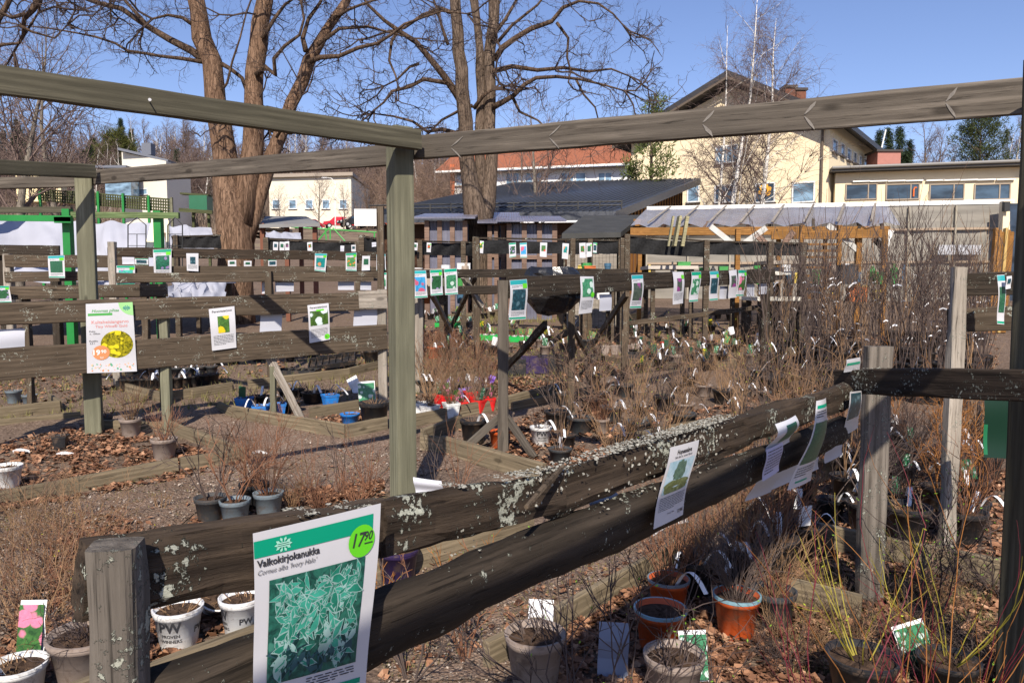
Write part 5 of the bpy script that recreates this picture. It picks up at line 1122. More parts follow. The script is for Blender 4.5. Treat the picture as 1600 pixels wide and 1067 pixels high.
# ---- the big near card
vc = Card([(392, 832), (592, 785), (569, 1092), (396, 1140)], L0, .075, 'large laminated card with a variegated leaf photo and lime 17,90 sticker', name='plant_card', bulge=.003, group=None)
vc.patch('header_band', .0, .042, .93, .125, GREENB())
logo(vc, .2, .085, .062, pm('pale_green_print', (.3, .6, .48), .5))
serif = dict(bold=.022)
vc.text('Valkokirjokanukka', .015, .172, .05, bold=.026)
vc.text("Cornus alba 'Ivory Halo'", .02, .212, .036, shear=.3, m=pm('grey_ink', (.12, .12, .13)))
vc.patch('photo', .1, .25, .875, .79, mat('photo_dark_foliage', m_photo, (.004, .03, .028), (.02, .13, .095), (.06, .25, .19), 9, .25))
vc.lines(.42, .86, .805, .013, 4, .005, 3); vc.patch('footer_band', .35, .875, .93, .9, GREENB())
st = vc.disc('price_sticker', .83, .165, .118, LIME(), sq=.85); vc.text('17', .745, .188, .098, bold=.012, shear=.25, lift=.0024, parent=st); vc.text('90', .85, .165, .064, bold=.012, shear=.25, lift=.0024, parent=st)
vc.patch('price_underline', .85, .177, .925, .183, INK(), lift=.0024, K=2)
# real leaf shapes printed on the photograph
def print_leaves(c, u0, v0, u1, v1, n, seed):
    rr = random.Random(seed); A, B_ = [MB(), MB()], [MB(), MB(), MB()]; asp = c.w / c.h
    for k in range(n):
        u, v = rr.uniform(u0 + .06, u1 - .06), rr.uniform(v0 + .04, v1 - .04); a = rr.uniform(0, 6.28); L = rr.uniform(.04, .1); W_ = L * rr.uniform(.24, .44); z = .0010 + k * 3e-6
        dk = v > (v0 + (v1 - v0) * rr.uniform(.55, .95)); sh = rr.uniform(-.25, .25)  # darker towards the bottom: darker print, with some of the card's shade painted in
        for mbx, sc, dz in ((A[1 if dk else 0], 1.0, 0), (B_[2 if dk else rr.randrange(2)], rr.uniform(.78, .9), 1.6e-6)):
            pts = [((math.cos(t_) if abs(math.cos(t_)) > .9 else math.cos(t_) * .72) * L * sc, math.sin(t_) * abs(math.sin(t_)) ** .3 * W_ * sc * rr.uniform(.85, 1.1) + sh * L * (1 - math.cos(t_) ** 2)) for t_ in [i * math.pi / 5 for i in range(10)]]
            mbx.add([c.rel(c.P(u + (x * math.cos(a) - y * math.sin(a)) / asp * .75, v + (x * math.sin(a) + y * math.cos(a)) * .75, z + dz)) for x, y in pts], [tuple(range(10))])
    return A, B_
A_, B_ = print_leaves(vc, .1, .25, .875, .79, 230, 5)

for m_, c_ in zip(A_, ((.28, .44, .42), (.03, .09, .11))): m_.build('printed_leaf_edges', mat('printed_edge_%d' % (c_[0] * 100), m_plain, c_, .4, .3, .3, 30), vc.root)
for m_, c_ in zip(B_, ((.015, .19, .13), (.04, .3, .22), (.004, .04, .04))): m_.build('printed_leaves', mat('printed_leaf_%d' % (c_[1] * 100), m_plain, c_, .4, .3, .5, 40), vc.root)
# ---- Hopeasalava card
hc = Card([(1043, 698), (1088, 686), (1064, 803), (1018, 826)], L0, .07, 'laminated card headed Hopeasalava with a silver willow photo on the nearest fence', bulge=.004, group=None)
hc.text('Hopeasalava', .5, .115, .082, bold=.03, align='C'); hc.text("Salix alba var. sericea 'Sibirica'", .5, .165, .04, align='C', bold=.01)
hc.patch('photo', .08, .2, .93, .62, mat('photo_willow_sky', m_photo, (.2, .35, .42), (.42, .52, .6), (.4, .5, .6), 2.2, .1, 'plain'))
def blob(c, u, v, w_, h_, m, name, seed, n=26, lift=.0014):
    rr = random.Random(seed); mb = MB(); mb.uv = []; k = n; asp = c.w / c.h
    for i in range(k): a = 2 * math.pi * i / k; q = 1 + rr.uniform(-.16, .16); uu, vv = u + math.cos(a) * w_ * q, v + math.sin(a) * h_ * q * (1.15 if math.sin(a) < 0 else .9); uu = max(.085, min(.925, uu)); vv = min(.615, vv); mb.v.append(tuple(c.rel(c.P(uu, vv, lift)))); mb.uv.append((uu * asp, vv))
    mb.f = [tuple(range(k))]; return mb.build(name, m, c.root)
blob(hc, .5, .36, .2, .13, mat('photo_willow_crown', m_photo, (.03, .07, .05), (.1, .17, .13), (.1, .2, .15), 12, .2), 'printed_tree', 3); blob(hc, .5, .56, .44, .09, mat('photo_willow_field', m_photo, (.05, .07, .02), (.16, .19, .08), (.3, .32, .15), 9, .2), 'printed_field', 4, lift=.0017)
hc.lines(.08, .92, .66, .022, 8, .007, 5); hc.text('17,90€', .95, .93, .06, bold=.02, align='R'); hc.text('Hintaan 5 litraa', .5, .89, .03, align='C')
# curled, see-through and back-facing cards further along the nearest fence
CL = pm('clear_lamination', (.5, .51, .56), .15, .6, .03)
k1 = Card([(1206, 662), (1238, 648), (1232, 690), (1194, 706)], L0, .08, 'curled top half of a folded laminated card near the right end of the nearest fence', bulge=.012); k1.patch('photo', .35, .15, .85, .8, PH['green']())
k2 = Card([(1194, 702), (1220, 690), (1216, 735), (1190, 752)], L0, .085, 'text half of a folded laminated card hanging under its curled top', bulge=.004, mt=pm('bluish_text_paper', (.4, .4, .56), .3)); k2.lines(.08, .92, .1, .1, 8, .03, 8)
k3 = Card([(1282, 625), (1288, 624), (1262, 752), (1228, 765)], L0, .09, 'x', bulge=.01) if 0 else Card([(1272, 626), (1287, 621), (1266, 750), (1229, 766)], L0, .09, 'long wavy laminated card with a dark green photo at the end of the nearest fence', bulge=.012)
k3.patch('header_band', .1, .06, .95, .1, GREENB()); k3.patch('photo', .08, .26, .95, .74, PH['green']()); k3.lines(.1, .9, .13, .03, 3, .01, 9); k3.lines(.1, .9, .78, .03, 4, .01, 10); k3.patch('footer_band', .2, .93, .7, .95, GREENB())
Card([(1180, 742), (1222, 720), (1204, 768), (1163, 783)], L0, -.06, 'blank back of a card hanging lowest behind the nearest fence rails', mt=PAPERB()); Card([(1218, 722), (1276, 690), (1278, 732), (1202, 766)], L0, -.07, 'blank bluish back of a wide card behind the long wavy card', mt=PAPERB())
Card([(1284, 690), (1313, 672), (1315, 710), (1288, 724)], L0, -.05, 'blank card back with a sunlit lower edge left of the lichened post', mt=PAPERB())
k4 = Card([(1326, 612), (1344, 610), (1340, 668), (1317, 682)], L0, .05, 'narrow laminated card with a dark photo against the lichened post', bulge=.004); k4.patch('photo', .08, .04, .92, .66, PH['dark']())
k5 = Card([(1322, 562), (1343, 558), (1343, 578), (1318, 582)], L0, .0, 'small card with a green edge peeping over the rail left of the lichened post', bulge=.002); k5.patch('header_band', .05, .3, .95, .5, GREENB())
Card([(914, 780), (962, 768), (960, 785), (914, 797)], L0, -.05, 'small blank card back seen between the two nearest rails', mt=PAPERB())
b_ = Card([(646, 744), (690, 750), (696, 772), (650, 770)], 1.7, 0, 'white card lying behind the upper rail at the foot of the tall post', mt=PAPERB())
# ---- poster with yellow shrub
ps = Card([(134, 475), (207, 472), (214, 580), (136, 583)], L1, .05, 'large poster with a round yellow shrub photo and an orange 19,90 price spot', bulge=.008, group=None, name='poster')
ps.disc('corner_arc', 1.0, .0, .31, pm('light_green_print', (.28, .55, .22)), a0=math.pi / 2, a1=math.pi, lift=.001); logo(ps, .86, .08, .085, pm('dark_teal_print', (.02, .2, .2)))
ps.text('Huomaa pihaa', .12, .125, .06, m=pm('green_ink', (.06, .3, .06)), shear=.3, bold=.01); ps.patch('header_band', .04, .14, .55, .175, pm('green_ink', (.06, .3, .06)))
ps.text('Kultaheisiangervo', .5, .29, .066, m=pm('pinkish_red_ink', (.6, .2, .18)), align='C', bold=.006); ps.text("Tiny Wine® Gold", .52, .35, .055, m=pm('pinkish_red_ink', ()), align='C', bold=.006)
ps.text('Koko', .06, .41, .035, bold=.01); ps.text('n. 100cm', .07, .445, .035, bold=.01); ps.text('Ruukku', .06, .55, .035, bold=.01); ps.text('3,5 l', .07, .585, .035, bold=.01)
ps.disc('photo', .62, .595, .335, PH['spiky'](), K=40, sq=.98)
pr_ = ps.disc('price_spot', .29, .71, .175, pm('orange_brown_print', (.6, .24, .1)), lift=.0032, K=32); ps.text('19', .13, .74, .105, m=WHITE(), bold=.03, lift=.004, parent=pr_); ps.text('90', .29, .715, .065, m=WHITE(), bold=.02, lift=.004, parent=pr_); ps.text('kpl', .27, .79, .035, m=WHITE(), lift=.004, parent=pr_)
rr = random.Random(4); fm_ = [MB(), MB(), MB()]
for k in range(46):
    u, v, q = rr.uniform(.06, .94), rr.uniform(.87, .975), rr.uniform(.008, .024); fm_[k % 3].add([ps.rel(ps.P(u + q * math.cos(a * 1.05), v + q * math.sin(a * 1.05) * .7, .001 + k * 1e-5)) for a in range(6)], [tuple(range(6))])
for m_, c_, n_ in zip(fm_, ((.75, .25, .1), (.1, .35, .2), (.8, .45, .3)), ('printed_flowers', 'printed_sprigs', 'printed_flowers')): m_.build(n_, mat('border_print_%d' % c_.__hash__() if 0 else 'border_print_' + str(int(c_[0] * 100)), m_plain, c_), ps.root)
# ---- small cards: (TL, TR, BR, BL), plane, offset, style, photo, label
L5o, L4o, L2o = (L5, .06), (L4, .05), (L2, .05)
CARDS = [
 ([(326, 483), (366, 479), (367, 543), (329, 548)], L1, .05, 'w', 'yellow', 'white card with a small yellow flower photo and long text, on the left fence'),
 ([(480, 477), (513, 474), (514, 530), (482, 536)], L1, .05, 'ws', 'daisy', 'white card with a big white daisy photo and lime price dot, on the left fence'),
 ([(407, 491), (441, 489), (441, 521), (407, 524)], L1, -.04, 'b', '', 'blank card back between the yellow flower card and the daisy card'),
 ([(553, 484), (590, 482), (590, 509), (553, 511)], L1, -.04, 'b', '', 'blank card back at the right end of the left fence'),
 ([(-8, 515), (39, 513), (39, 547), (-8, 552)], L1, -.04, 'b', '', 'blank card back cut by the left edge of the left fence'),
 ([(-6, 447), (15, 447), (18, 472), (-6, 473)], 6.8, 0, 'gs', 'lilac', 'blue-topped card with lime tag at the far left edge'),
 ([(75, 400), (101, 400), (100, 435), (75, 434)], 9.2, 0, 'gs', 'green', 'card with a plain dark green foliage photo on the far left short fence'),
 ([(182, 415), (211, 415), (211, 445), (182, 445)], L2, .05, 'gs', 'berry2', 'card with teal leaves and blue-red berries at the lichened end post'),
 ([(239, 390), (268, 390), (266, 432), (239, 431)], L2, .05, 'gs', 'berry', 'tall card with dark blueberry photo on the lichened top rail'),
 ([(291, 396), (310, 396), (310, 424), (292, 423)], L2, .05, 'w', 'dark', 'small white card with a tiny dark photo on the lichened rail'),
 ([(191, 401), (210, 401), (210, 413), (191, 413)], 9.3, 0, 'b', '', 'blank card back just right of the lichened end post'), 
 ([(211, 404), (232, 404), (232, 414), (211, 413)], 9.3, 0, 'g', 'dark', 'short green-headed card next to the blank one by the end post'),
 ([(356, 407), (369, 407), (369, 417), (356, 417)], L2, .0, 'w', 'green', 'tiny white card with a green square, left of its twin before the maple'),
 ([(381, 408), (393, 408), (393, 417), (381, 417)], L2, .0, 'w', 'green', 'tiny white card with a green square, right of its twin before the maple'),
 ([(419, 406), (432, 406), (432, 417), (419, 417)], L2, .0, 'g', 'dark', 'tiny green-headed card just right of the big maple'),
 ([(492, 396), (511, 396), (509, 424), (492, 423)], L2, .05, 'gs', 'tealorange', 'card with an orange shape on teal on the lichened rail'),
 ([(540, 396), (557, 396), (556, 424), (539, 423)], L2, .05, 'gs', 'orange', 'card with orange berries on green on the lichened rail'),
 ([(566, 400), (578, 400), (578, 423), (565, 423)], L2, .05, 'w', 'green', 'narrow white card with a pale green photo near the tall green post'),
 ([(588, 398), (602, 398), (602, 423), (587, 423)], L2, .05, 'g', 'pinkblue', 'card with a blue and pink photo half hidden by the tall green post'),
 ([(594, 426), (604, 426), (604, 455), (595, 453)], 8.6, 0, 'g', 'white', 'sliver of a green and white card at the left side of the tall green post'),
 ([(430, 440), (459, 440), (459, 456), (430, 456)], L2, .0, 'b', '', 'blank card back under the third rail, nearest the maple'),
 ([(528, 440), (553, 440), (553, 453), (528, 453)], L2, .0, 'b', '', 'blank card back under the third rail, middle one'),
 ([(563, 440), (580, 440), (580, 453), (563, 453)], L2, .0, 'b', '', 'blank card back under the third rail, nearest the tall post'),
 ([(409, 432), (419, 430), (418, 459), (408, 459)], 9.1, 0, 'b', '', 'thin tilted card beside the short post right of the maple'),
 ([(643, 423), (665, 423), (667, 465), (647, 466)], L4, .05, 'g', 'pinkblue', 'wavy card with pink flowers on bright blue, right of the tall green post'),
 ([(671, 422), (690, 422), (690, 461), (671, 462)], L4, .05, 'gs', 'lilac', 'wavy card with pale lilac flowers, middle of three right of the tall post'),
 ([(693, 421), (713, 420), (714, 460), (694, 461)], L4, .05, 'g', 'white', 'wavy card with whitish flowers, rightmost of three right of the tall post'),
 ([(795, 438), (822, 437), (819, 499), (792, 500)], L5, .08, 'gs', 'dark', 'large card with a dark blue-green shrub photo beside the black bag'),
 ([(906, 432), (927, 432), (925, 489), (904, 491)], L5, .06, 'ws', 'white', 'tall white card with pale foliage photo and lime dot right of the black bag'),
 ([(936, 460), (955, 460), (955, 486), (936, 486)], L5, .0, 'b', '', 'blank card back hanging between two cards on the dark board'),
 ([(986, 430), (1004, 429), (1002, 481), (984, 482)], L5, .06, 'g', 'purple', 'card with a pinkish twig photo at the grey post on the dark board'),
 ([(1050, 425), (1067, 425), (1066, 475), (1050, 476)], L5, .06, 'ws', 'purple', 'card with purple flower spikes on the dark board'),
 ([(1079, 425), (1094, 424), (1091, 471), (1077, 472)], L5, .06, 'gs', 'white', 'card with a white flower on deep green, right of the purple one'),
 ([(1107, 424), (1121, 424), (1120, 470), (1107, 470)], L5, .06, 'gs', 'dark', 'card with a white bloom on dark blue, third from the right end'),
 ([(1138, 423), (1150, 422), (1149, 465), (1136, 466)], L5, .06, 'w', 'purple', 'white card with a dark purple photo near the right end of the board'),
 ([(1153, 422), (1166, 421), (1163, 462), (1151, 463)], L5, .06, 'gs', 'pink', 'teal-edged card with a pink bloom, last picture card on the dark board'),
 ([(1124, 447), (1137, 447), (1136, 467), (1124, 467)], L5, .0, 'b', '', 'blank card back left of the dark purple card'),
 ([(1166, 443), (1178, 443), (1178, 463), (1166, 463)], L5, .0, 'b', '', 'blank card back right of the pink bloom card'),
 ([(1185, 443), (1198, 443), (1197, 460), (1185, 460)], L5, .0, 'b', '', 'blank card back at the end post of the dark board'),
 ([(1556, 430), (1568, 430), (1566, 508), (1555, 506)], 3.65, .0, 'g', 'green', 'tall green card hanging on the short boards at the right edge'),
 ([(1572, 432), (1580, 432), (1578, 452), (1570, 452)], 3.6, .0, 'w', 'dark', 'small white tag on the top board at the right edge'),
]
far = [(645, 379, 8, 12, 12.4, 'w', 'green'), (667, 379, 7, 15, 12.5, 'ws', 'red'), (748, 376, 8, 19, 13.3, 'ws', 'yellow'), (795, 380, 11, 23, 13.2, 'g', 'lilac'), (812, 380, 11, 23, 13.2, 'g', 'pinkblue'), (844, 379, 11, 22, 13.1, 'w', 'red'), (879, 380, 10, 24, 13.1, 'w', 'tealorange'), (905, 380, 10, 23, 13.0, 'w', 'red'), (916, 380, 9, 22, 13.0, 'ws', 'green'), (927, 379, 6, 16, 12.9, 'gs', 'dark'),
       (427, 378, 8, 14, 12.2, 'w', 'dark'), (437, 378, 8, 14, 12.2, 'w', 'green'), (445, 378, 7, 14, 12.2, 'w', 'purple'), (480, 379, 8, 14, 12.2, 'w', 'red'), (532, 384, 6, 10, 12.2, 'b', ''), (549, 383, 7, 11, 12.2, 'w', 'dark'), (581, 379, 7, 7, 11.6, 'b', '')]
fl = ['leftmost small card on the short cloth right of the tall post', 'second small card with red spot right of the tall post', 'yellow-green card at the second maple', 'lilac card, first of a pair on the sagging cloth', 'blue-pink card, second of the pair on the sagging cloth', 'card with a red flower, middle of the sagging cloth', 'orange and green card right of the red flower one', 'red-blue card in the trio at the right end of the sagging cloth', 'green middle card of the trio on the sagging cloth', 'small teal card, last of the trio on the sagging cloth',
      'leftmost of three pale cards under the grey canopy', 'middle one of three pale cards under the grey canopy', 'rightmost of three pale cards under the grey canopy', 'lone pale card with a red spot on the black screen behind the lichened rail', 'blank slip on the black screen behind the lichened rail', 'pale card beside the blank slip on the black screen', 'little white slip under the blank white board']
for (x, y, w_, h_, Y, stl, ph), l_ in zip(far, fl): CARDS.append(([(x, y), (x + w_, y), (x + w_ * .95, y + h_), (x, y + h_)], Y, .12, stl, ph, l_))
for i, (cn_, pl, off, stl, ph, lab) in enumerate(CARDS):
    sm = (cn_[1][0] - cn_[0][0]) < 16; rj = random.Random(i * 7 + 1); tj = rj.uniform(-.05, .05); hj = cn_[3][1] - cn_[0][1]; cn_ = [cn_[0], (cn_[1][0], cn_[1][1] + tj * 20), (cn_[2][0] - tj * hj, cn_[2][1] + tj * 20 + rj.uniform(-1, 1)), (cn_[3][0] - tj * hj, cn_[3][1])]
    c = Card(cn_, pl, off, lab, bulge=.009 if (cn_[3][1] - cn_[0][1]) > 36 else .003, mt=PAPERB() if stl == 'b' else None)
    if stl == 'b': continue
    if stl[0] == 'g':
        c.patch('header_band', .02, .01, .98, .12, GREENB() if i % 3 else pm('teal_header_print', (.02, .3, .32), .4), K=3); c.patch('footer_band', .02, .94, .98, .985, GREENB(), K=3)
        c.patch('photo', .12, .24, .88, .76, PH[ph](), K=6, lift=.002)
        if not sm: c.lines(.1, .7, .15, .03, 2, .01, i); c.lines(.12, .88, .8, .03, 4, .01, i + 1)
    else:
        if lab.startswith('white card with a big'): c.patch('photo', .08, .17, .93, .56, PH[ph](), K=6, lift=.002)
        elif lab.startswith('tall white'): c.patch('photo', .12, .06, .9, .55, PH[ph](), K=6, lift=.002)
        else: c.patch('photo', .3 if not sm else .2, .2, .75 if not sm else .8, .6, PH[ph](), K=6, lift=.002)
        if not sm: c.lines(.1, .9, .66, .035, 7, .012, i)
        if 'left fence' in lab: c.text('Perennatarjous', .5, .105, .075, align='C', bold=.02)
    if 's' in stl:
        if lab.startswith('white card with a big'): c.patch('price_tag', .38, .14, .75, .185, LIME(), K=2, lift=.003); s_ = c.disc('price_sticker', .86, .9, .13, LIME(), lift=.003); c.text('5,-', .78, .925, .07, bold=.03, lift=.004, parent=s_)
        elif lab.startswith('tall white'): c.disc('price_sticker', .85, .5, .13, LIME(), lift=.004)
        else: c.patch('price_sticker', .7, .1, .96, .22, LIME(), K=2, lift=.003)
# green sheet hanging at right
gs = Card([(1536, 625), (1592, 622), (1590, 716), (1536, 714)], 3.3, 0, 'dark green plastic sheet with a brighter strip hanging below the cross rail at right', name='plastic_sheet', mt=pm('dark_green_plastic', (.003, .024, .014), .35), group=None, cat='sheet'); gs.patch('bright_strip', 0, .42, .11, .95, pm('mid_green_plastic', (.01, .13, .055), .4))
# black bin bag on the dark board
bm = MB(); r0 = at(858, 452, 6.35); nu, nv = 22, 14
for j in range(nv + 1):
    v = j / nv; z = .19 - .42 * v; w_ = .25 * (math.sin(math.pi * min(1, .12 + v * .88)) ** .32) * (1 - .12 * v)
    for i in range(nu): a = 2 * math.pi * i / nu; q = 1 + .3 * mn.noise((math.cos(a) * 2, math.sin(a) * 2, v * 4)) + .08 * mn.noise((math.cos(a) * 8, math.sin(a) * 8, v * 9)); bm.v.append((r0.x + math.cos(a) * w_ * q * (1.15 if math.cos(a) > 0 else .9), r0.y + .05 + math.sin(a) * w_ * .55 * q, r0.z + z + .02 * mn.noise((a, v * 5, 2))))
bm.f = [(j * nu + i, j * nu + (i + 1) % nu, (j + 1) * nu + (i + 1) % nu, (j + 1) * nu + i) for j in range(nv) for i in range(nu)] + [tuple(range(nv * nu, nv * nu + nu))]
tag(bm.build('rubbish_bag', pm('black_plastic_film', (.012, .012, .014), .25, .6, .2, 8, .4), loc=r0), 'bulging black plastic bag hanging behind the dark card board', 'bag')
# ================================================================ POTS AND PLANTS
POTC = {'black': ((.018, .018, .02), .45), 'dark': ((.05, .055, .06), .5), 'slate': ((.16, .2, .23), .5), 'beige': ((.3, .24, .205), .6), 'orange': ((.5, .085, .02), .35), 'blue': ((.02, .2, .62), .4), 'white': ((.75, .75, .74), .4), 'red': ((.7, .02, .02), .4), 'pw': ((.76, .76, .76), .35), 'teal': ((.2, .34, .4), .4), 'purple': ((.03, .018, .07), .4)}
SOIL = lambda: pm('potting_soil', (.075, .048, .034), .95, .1, .5, 40, .8)
LABELW = lambda: pm('white_plastic_label', (.8, .8, .82), .4)
def pot_parts(root, kind, r, h, square=False, inner=None, logo_=False):
    c, ro = POTC[kind]; m = mat('pot_plastic_' + kind, m_pot, c, ro); b = MB(); n = 28 if square else 24
    b.lathe([(.001, 0), (r * .72, 0), (r * .74, h * .02), (r * .94, h * .84), (r * 1.0, h * .845), (r * 1.0, h), (r * .955, h), (r * .9, h * .82)], n, sq=square); p = b.build('pot', m, root, smooth=not square)
    b = MB(); b.lathe([(r * 1.0, h * .93), (r * 1.035, h * .94), (r * 1.04, h * 1.01), (r * .965, h * 1.012), (r * .93, h * .88)], n, sq=square); b.f.pop(); b.build('rim', mat('pot_plastic_' + (inner or kind), m_pot, *POTC[inner or kind]), p, smooth=False)
    b = MB(); rs = random.Random(int(r * 1e4)); k = 20; R_ = [0, .3, .6, .93]
    for q in R_:
        for i in range(k): a = 2 * math.pi * i / k; sqf = (min(1 / max(abs(math.cos(a)), abs(math.sin(a))), 1.3) * .88 if square else 1); b.v.append((r * q * sqf * math.cos(a), r * q * sqf * math.sin(a), h * .87 + (rs.uniform(-.006, .012) if q < .9 else 0)))
    b.f = [(j * k + i, j * k + (i + 1) % k, (j + 1) * k + (i + 1) % k, (j + 1) * k + i) for j in range(3) for i in range(k)]; b.build('soil', SOIL(), root)
    if logo_:
        def wrap(body, size, z, ang, mm, bold=.02):
            vs, fs, W = text2d(body, bold); mb = MB()
            for x, y in vs:
                zz = z + y * size; rr_ = r * (.74 + .2 * min(1, zz / (h * .84))) + .0012; a = ang + (x - W / 2) * size / rr_; mb.v.append((rr_ * math.sin(a), -rr_ * math.cos(a), zz))
            mb.f = list(fs); return mb
        b = wrap('PW', r * .62, h * .56, 0, None, .03); b2 = wrap('PROVEN', r * .2, h * .42, 0, None); b3 = wrap('WINNERS', r * .2, h * .29, 0, None); b.add(b2.v, b2.f); b.add(b3.v, b3.f)
        for s in (-1, 1):
            t = wrap('PW', r * .4, h * .45, s * 1.5, None, .03); b.add(t.v, t.f)
        b.build('printed_logo', INK(), p)
    return p
def stems(kind, seed, h, sp=1.0):
    r = random.Random(seed); b = MB(); lf = MB(); buds = []
    def go(p, d, L, rad, n, crook, kids, klen, depth, grav=.04):
        pts, dd = walk(r, p, d, L, n, crook, grav); b.tube(pts, [rad * (1 - .6 * i / n) for i in range(n + 1)], 4 if rad > .0025 else 3, cap=False); buds.extend(pts[2:])
        if depth:
            for k in range(r.randint(*kids)):
                i = r.randint(max(1, n // 3), n); e = (pts[i] - pts[i - 1]).normalized(); s = rvec(r).cross(e).normalized(); go(pts[i], e + s * r.uniform(.4, .9), L * r.uniform(*klen), rad * .6, max(3, n - 2), crook, kids, klen, depth - 1, grav)
    if kind == 'bush':
        for k in range(34): a = r.uniform(0, 6.28); go(Vector((math.cos(a), math.sin(a), 0)) * r.uniform(0, .04), Vector((math.cos(a) * .45 * sp, math.sin(a) * .45 * sp, 1)), h * r.uniform(.6, 1), .0022, 6, .13, (1, 3), (.3, .5), 1)
    elif kind == 'dense':
        for k in range(70): a = r.uniform(0, 6.28); go(Vector((math.cos(a), math.sin(a), 0)) * r.uniform(0, .05), Vector((math.cos(a) * .5 * sp, math.sin(a) * .5 * sp, 1)), h * r.uniform(.55, 1), .0018, 6, .16, (2, 4), (.25, .45), 1)
    elif kind == 'sticks':
        for k in range(9): a = r.uniform(0, 6.28); go(Vector((math.cos(a), math.sin(a), 0)) * r.uniform(.01, .05), Vector((math.cos(a) * .3 * sp, math.sin(a) * .3 * sp, 1)), h * r.uniform(.6, 1), .0028, 7, .13, (1, 3), (.25, .5), 1)
    elif kind == 'whip':
        for k in range(r.randint(1, 3)): a = r.uniform(0, 6.28); go(Vector((math.cos(a), math.sin(a), 0)) * .02, Vector((math.cos(a) * .14 * sp, math.sin(a) * .14 * sp, 1)), h * r.uniform(.75, 1), .0055, 12, .055, (5, 10), (.15, .38), 1, .06)
    elif kind == 'branchy':
        for k in range(6): a = r.uniform(0, 6.28); go(Vector((math.cos(a), math.sin(a), 0)) * .02, Vector((math.cos(a) * .5 * sp, math.sin(a) * .5 * sp, 1)), h * r.uniform(.6, 1), .004, 8, .16, (3, 6), (.3, .5), 2, .05)
    elif kind == 'arch':
        for k in range(9): a = r.uniform(0, 6.28); go(Vector((math.cos(a), math.sin(a), 0)) * .03, Vector((math.cos(a) * .7 * sp, math.sin(a) * .7 * sp, 1)), h * r.uniform(.55, 1.05), .0024, 10, .08, (0, 2), (.3, .5), 1, .05)
    elif kind == 'tangle':
        for k in range(46): a = r.uniform(0, 6.28); go(Vector((math.cos(a), math.sin(a), 0)) * r.uniform(0, .25) * sp, Vector((math.cos(a) * .6, math.sin(a) * .6, 1)), h * r.uniform(.5, 1), .002, 7, .25, (3, 5), (.3, .5), 1, .0)
    elif kind == 'stub':
        for k in range(12): a = r.uniform(0, 6.28); go(Vector((math.cos(a), math.sin(a), 0)) * .04, Vector((math.cos(a) * .6, math.sin(a) * .6, 1)), h * r.uniform(.5, 1), .003, 4, .25, (0, 2), (.3, .5), 1)
    return b, buds
def leafbits(buds, r, n, s, mb=None):
    mb = mb or MB()
    for q in (r.sample(buds, min(n, len(buds)))):
        q = q + rvec(r, .006); a = rvec(r).normalized(); c = rvec(r).cross(a).normalized(); mb.add([q, q + a * s + c * s * .4, q + a * s * 2, q + a * s - c * s * .4], [(0, 1, 2, 3)])
    return mb
SM = {'tan': TWIGT, 'red': TWIGR, 'dark': TWIGD, 'brown': TWIG, 'grey': lambda: pm('grey_brown_stems', (.18, .115, .08), .8, .2, .3, 8), 'yellow': lambda: pm('yellow_dogwood_stems', (.27, .225, .03), .6, .3, .3, 4), 'crimson': lambda: pm('crimson_dogwood_stems', (.13, .015, .025), .6, .3, .3, 4), 'rust': lambda: pm('orange_brown_stems', (.3, .125, .035), .7, .2, .25, 4)}
def strip(root, r, h, seed, name='label_strip'):
    """white loop label arching over the pot edge"""
    q = random.Random(seed); a = q.uniform(-2.6, -.6); b = MB(); L = q.uniform(.13, .2); d = Vector((math.cos(a), math.sin(a), 0)); s = Vector((-d.y, d.x, 0)) * .011; p0 = d * r * .6 + Vector((0, 0, h * .9)); K = 7
    for i in range(K + 1):
        u = i / K; p = p0 + d * L * u * .8 + Vector((0, 0, .09 * math.sin(u * 2.9))) + Vector((-d.y, d.x, 0)) * .03 * u * u; b.v += [tuple(p - s), tuple(p + s)]
    b.f = [(2 * i, 2 * i + 1, 2 * i + 3, 2 * i + 2) for i in range(K)]; return b.build(name, LABELW(), root)
PP = {}
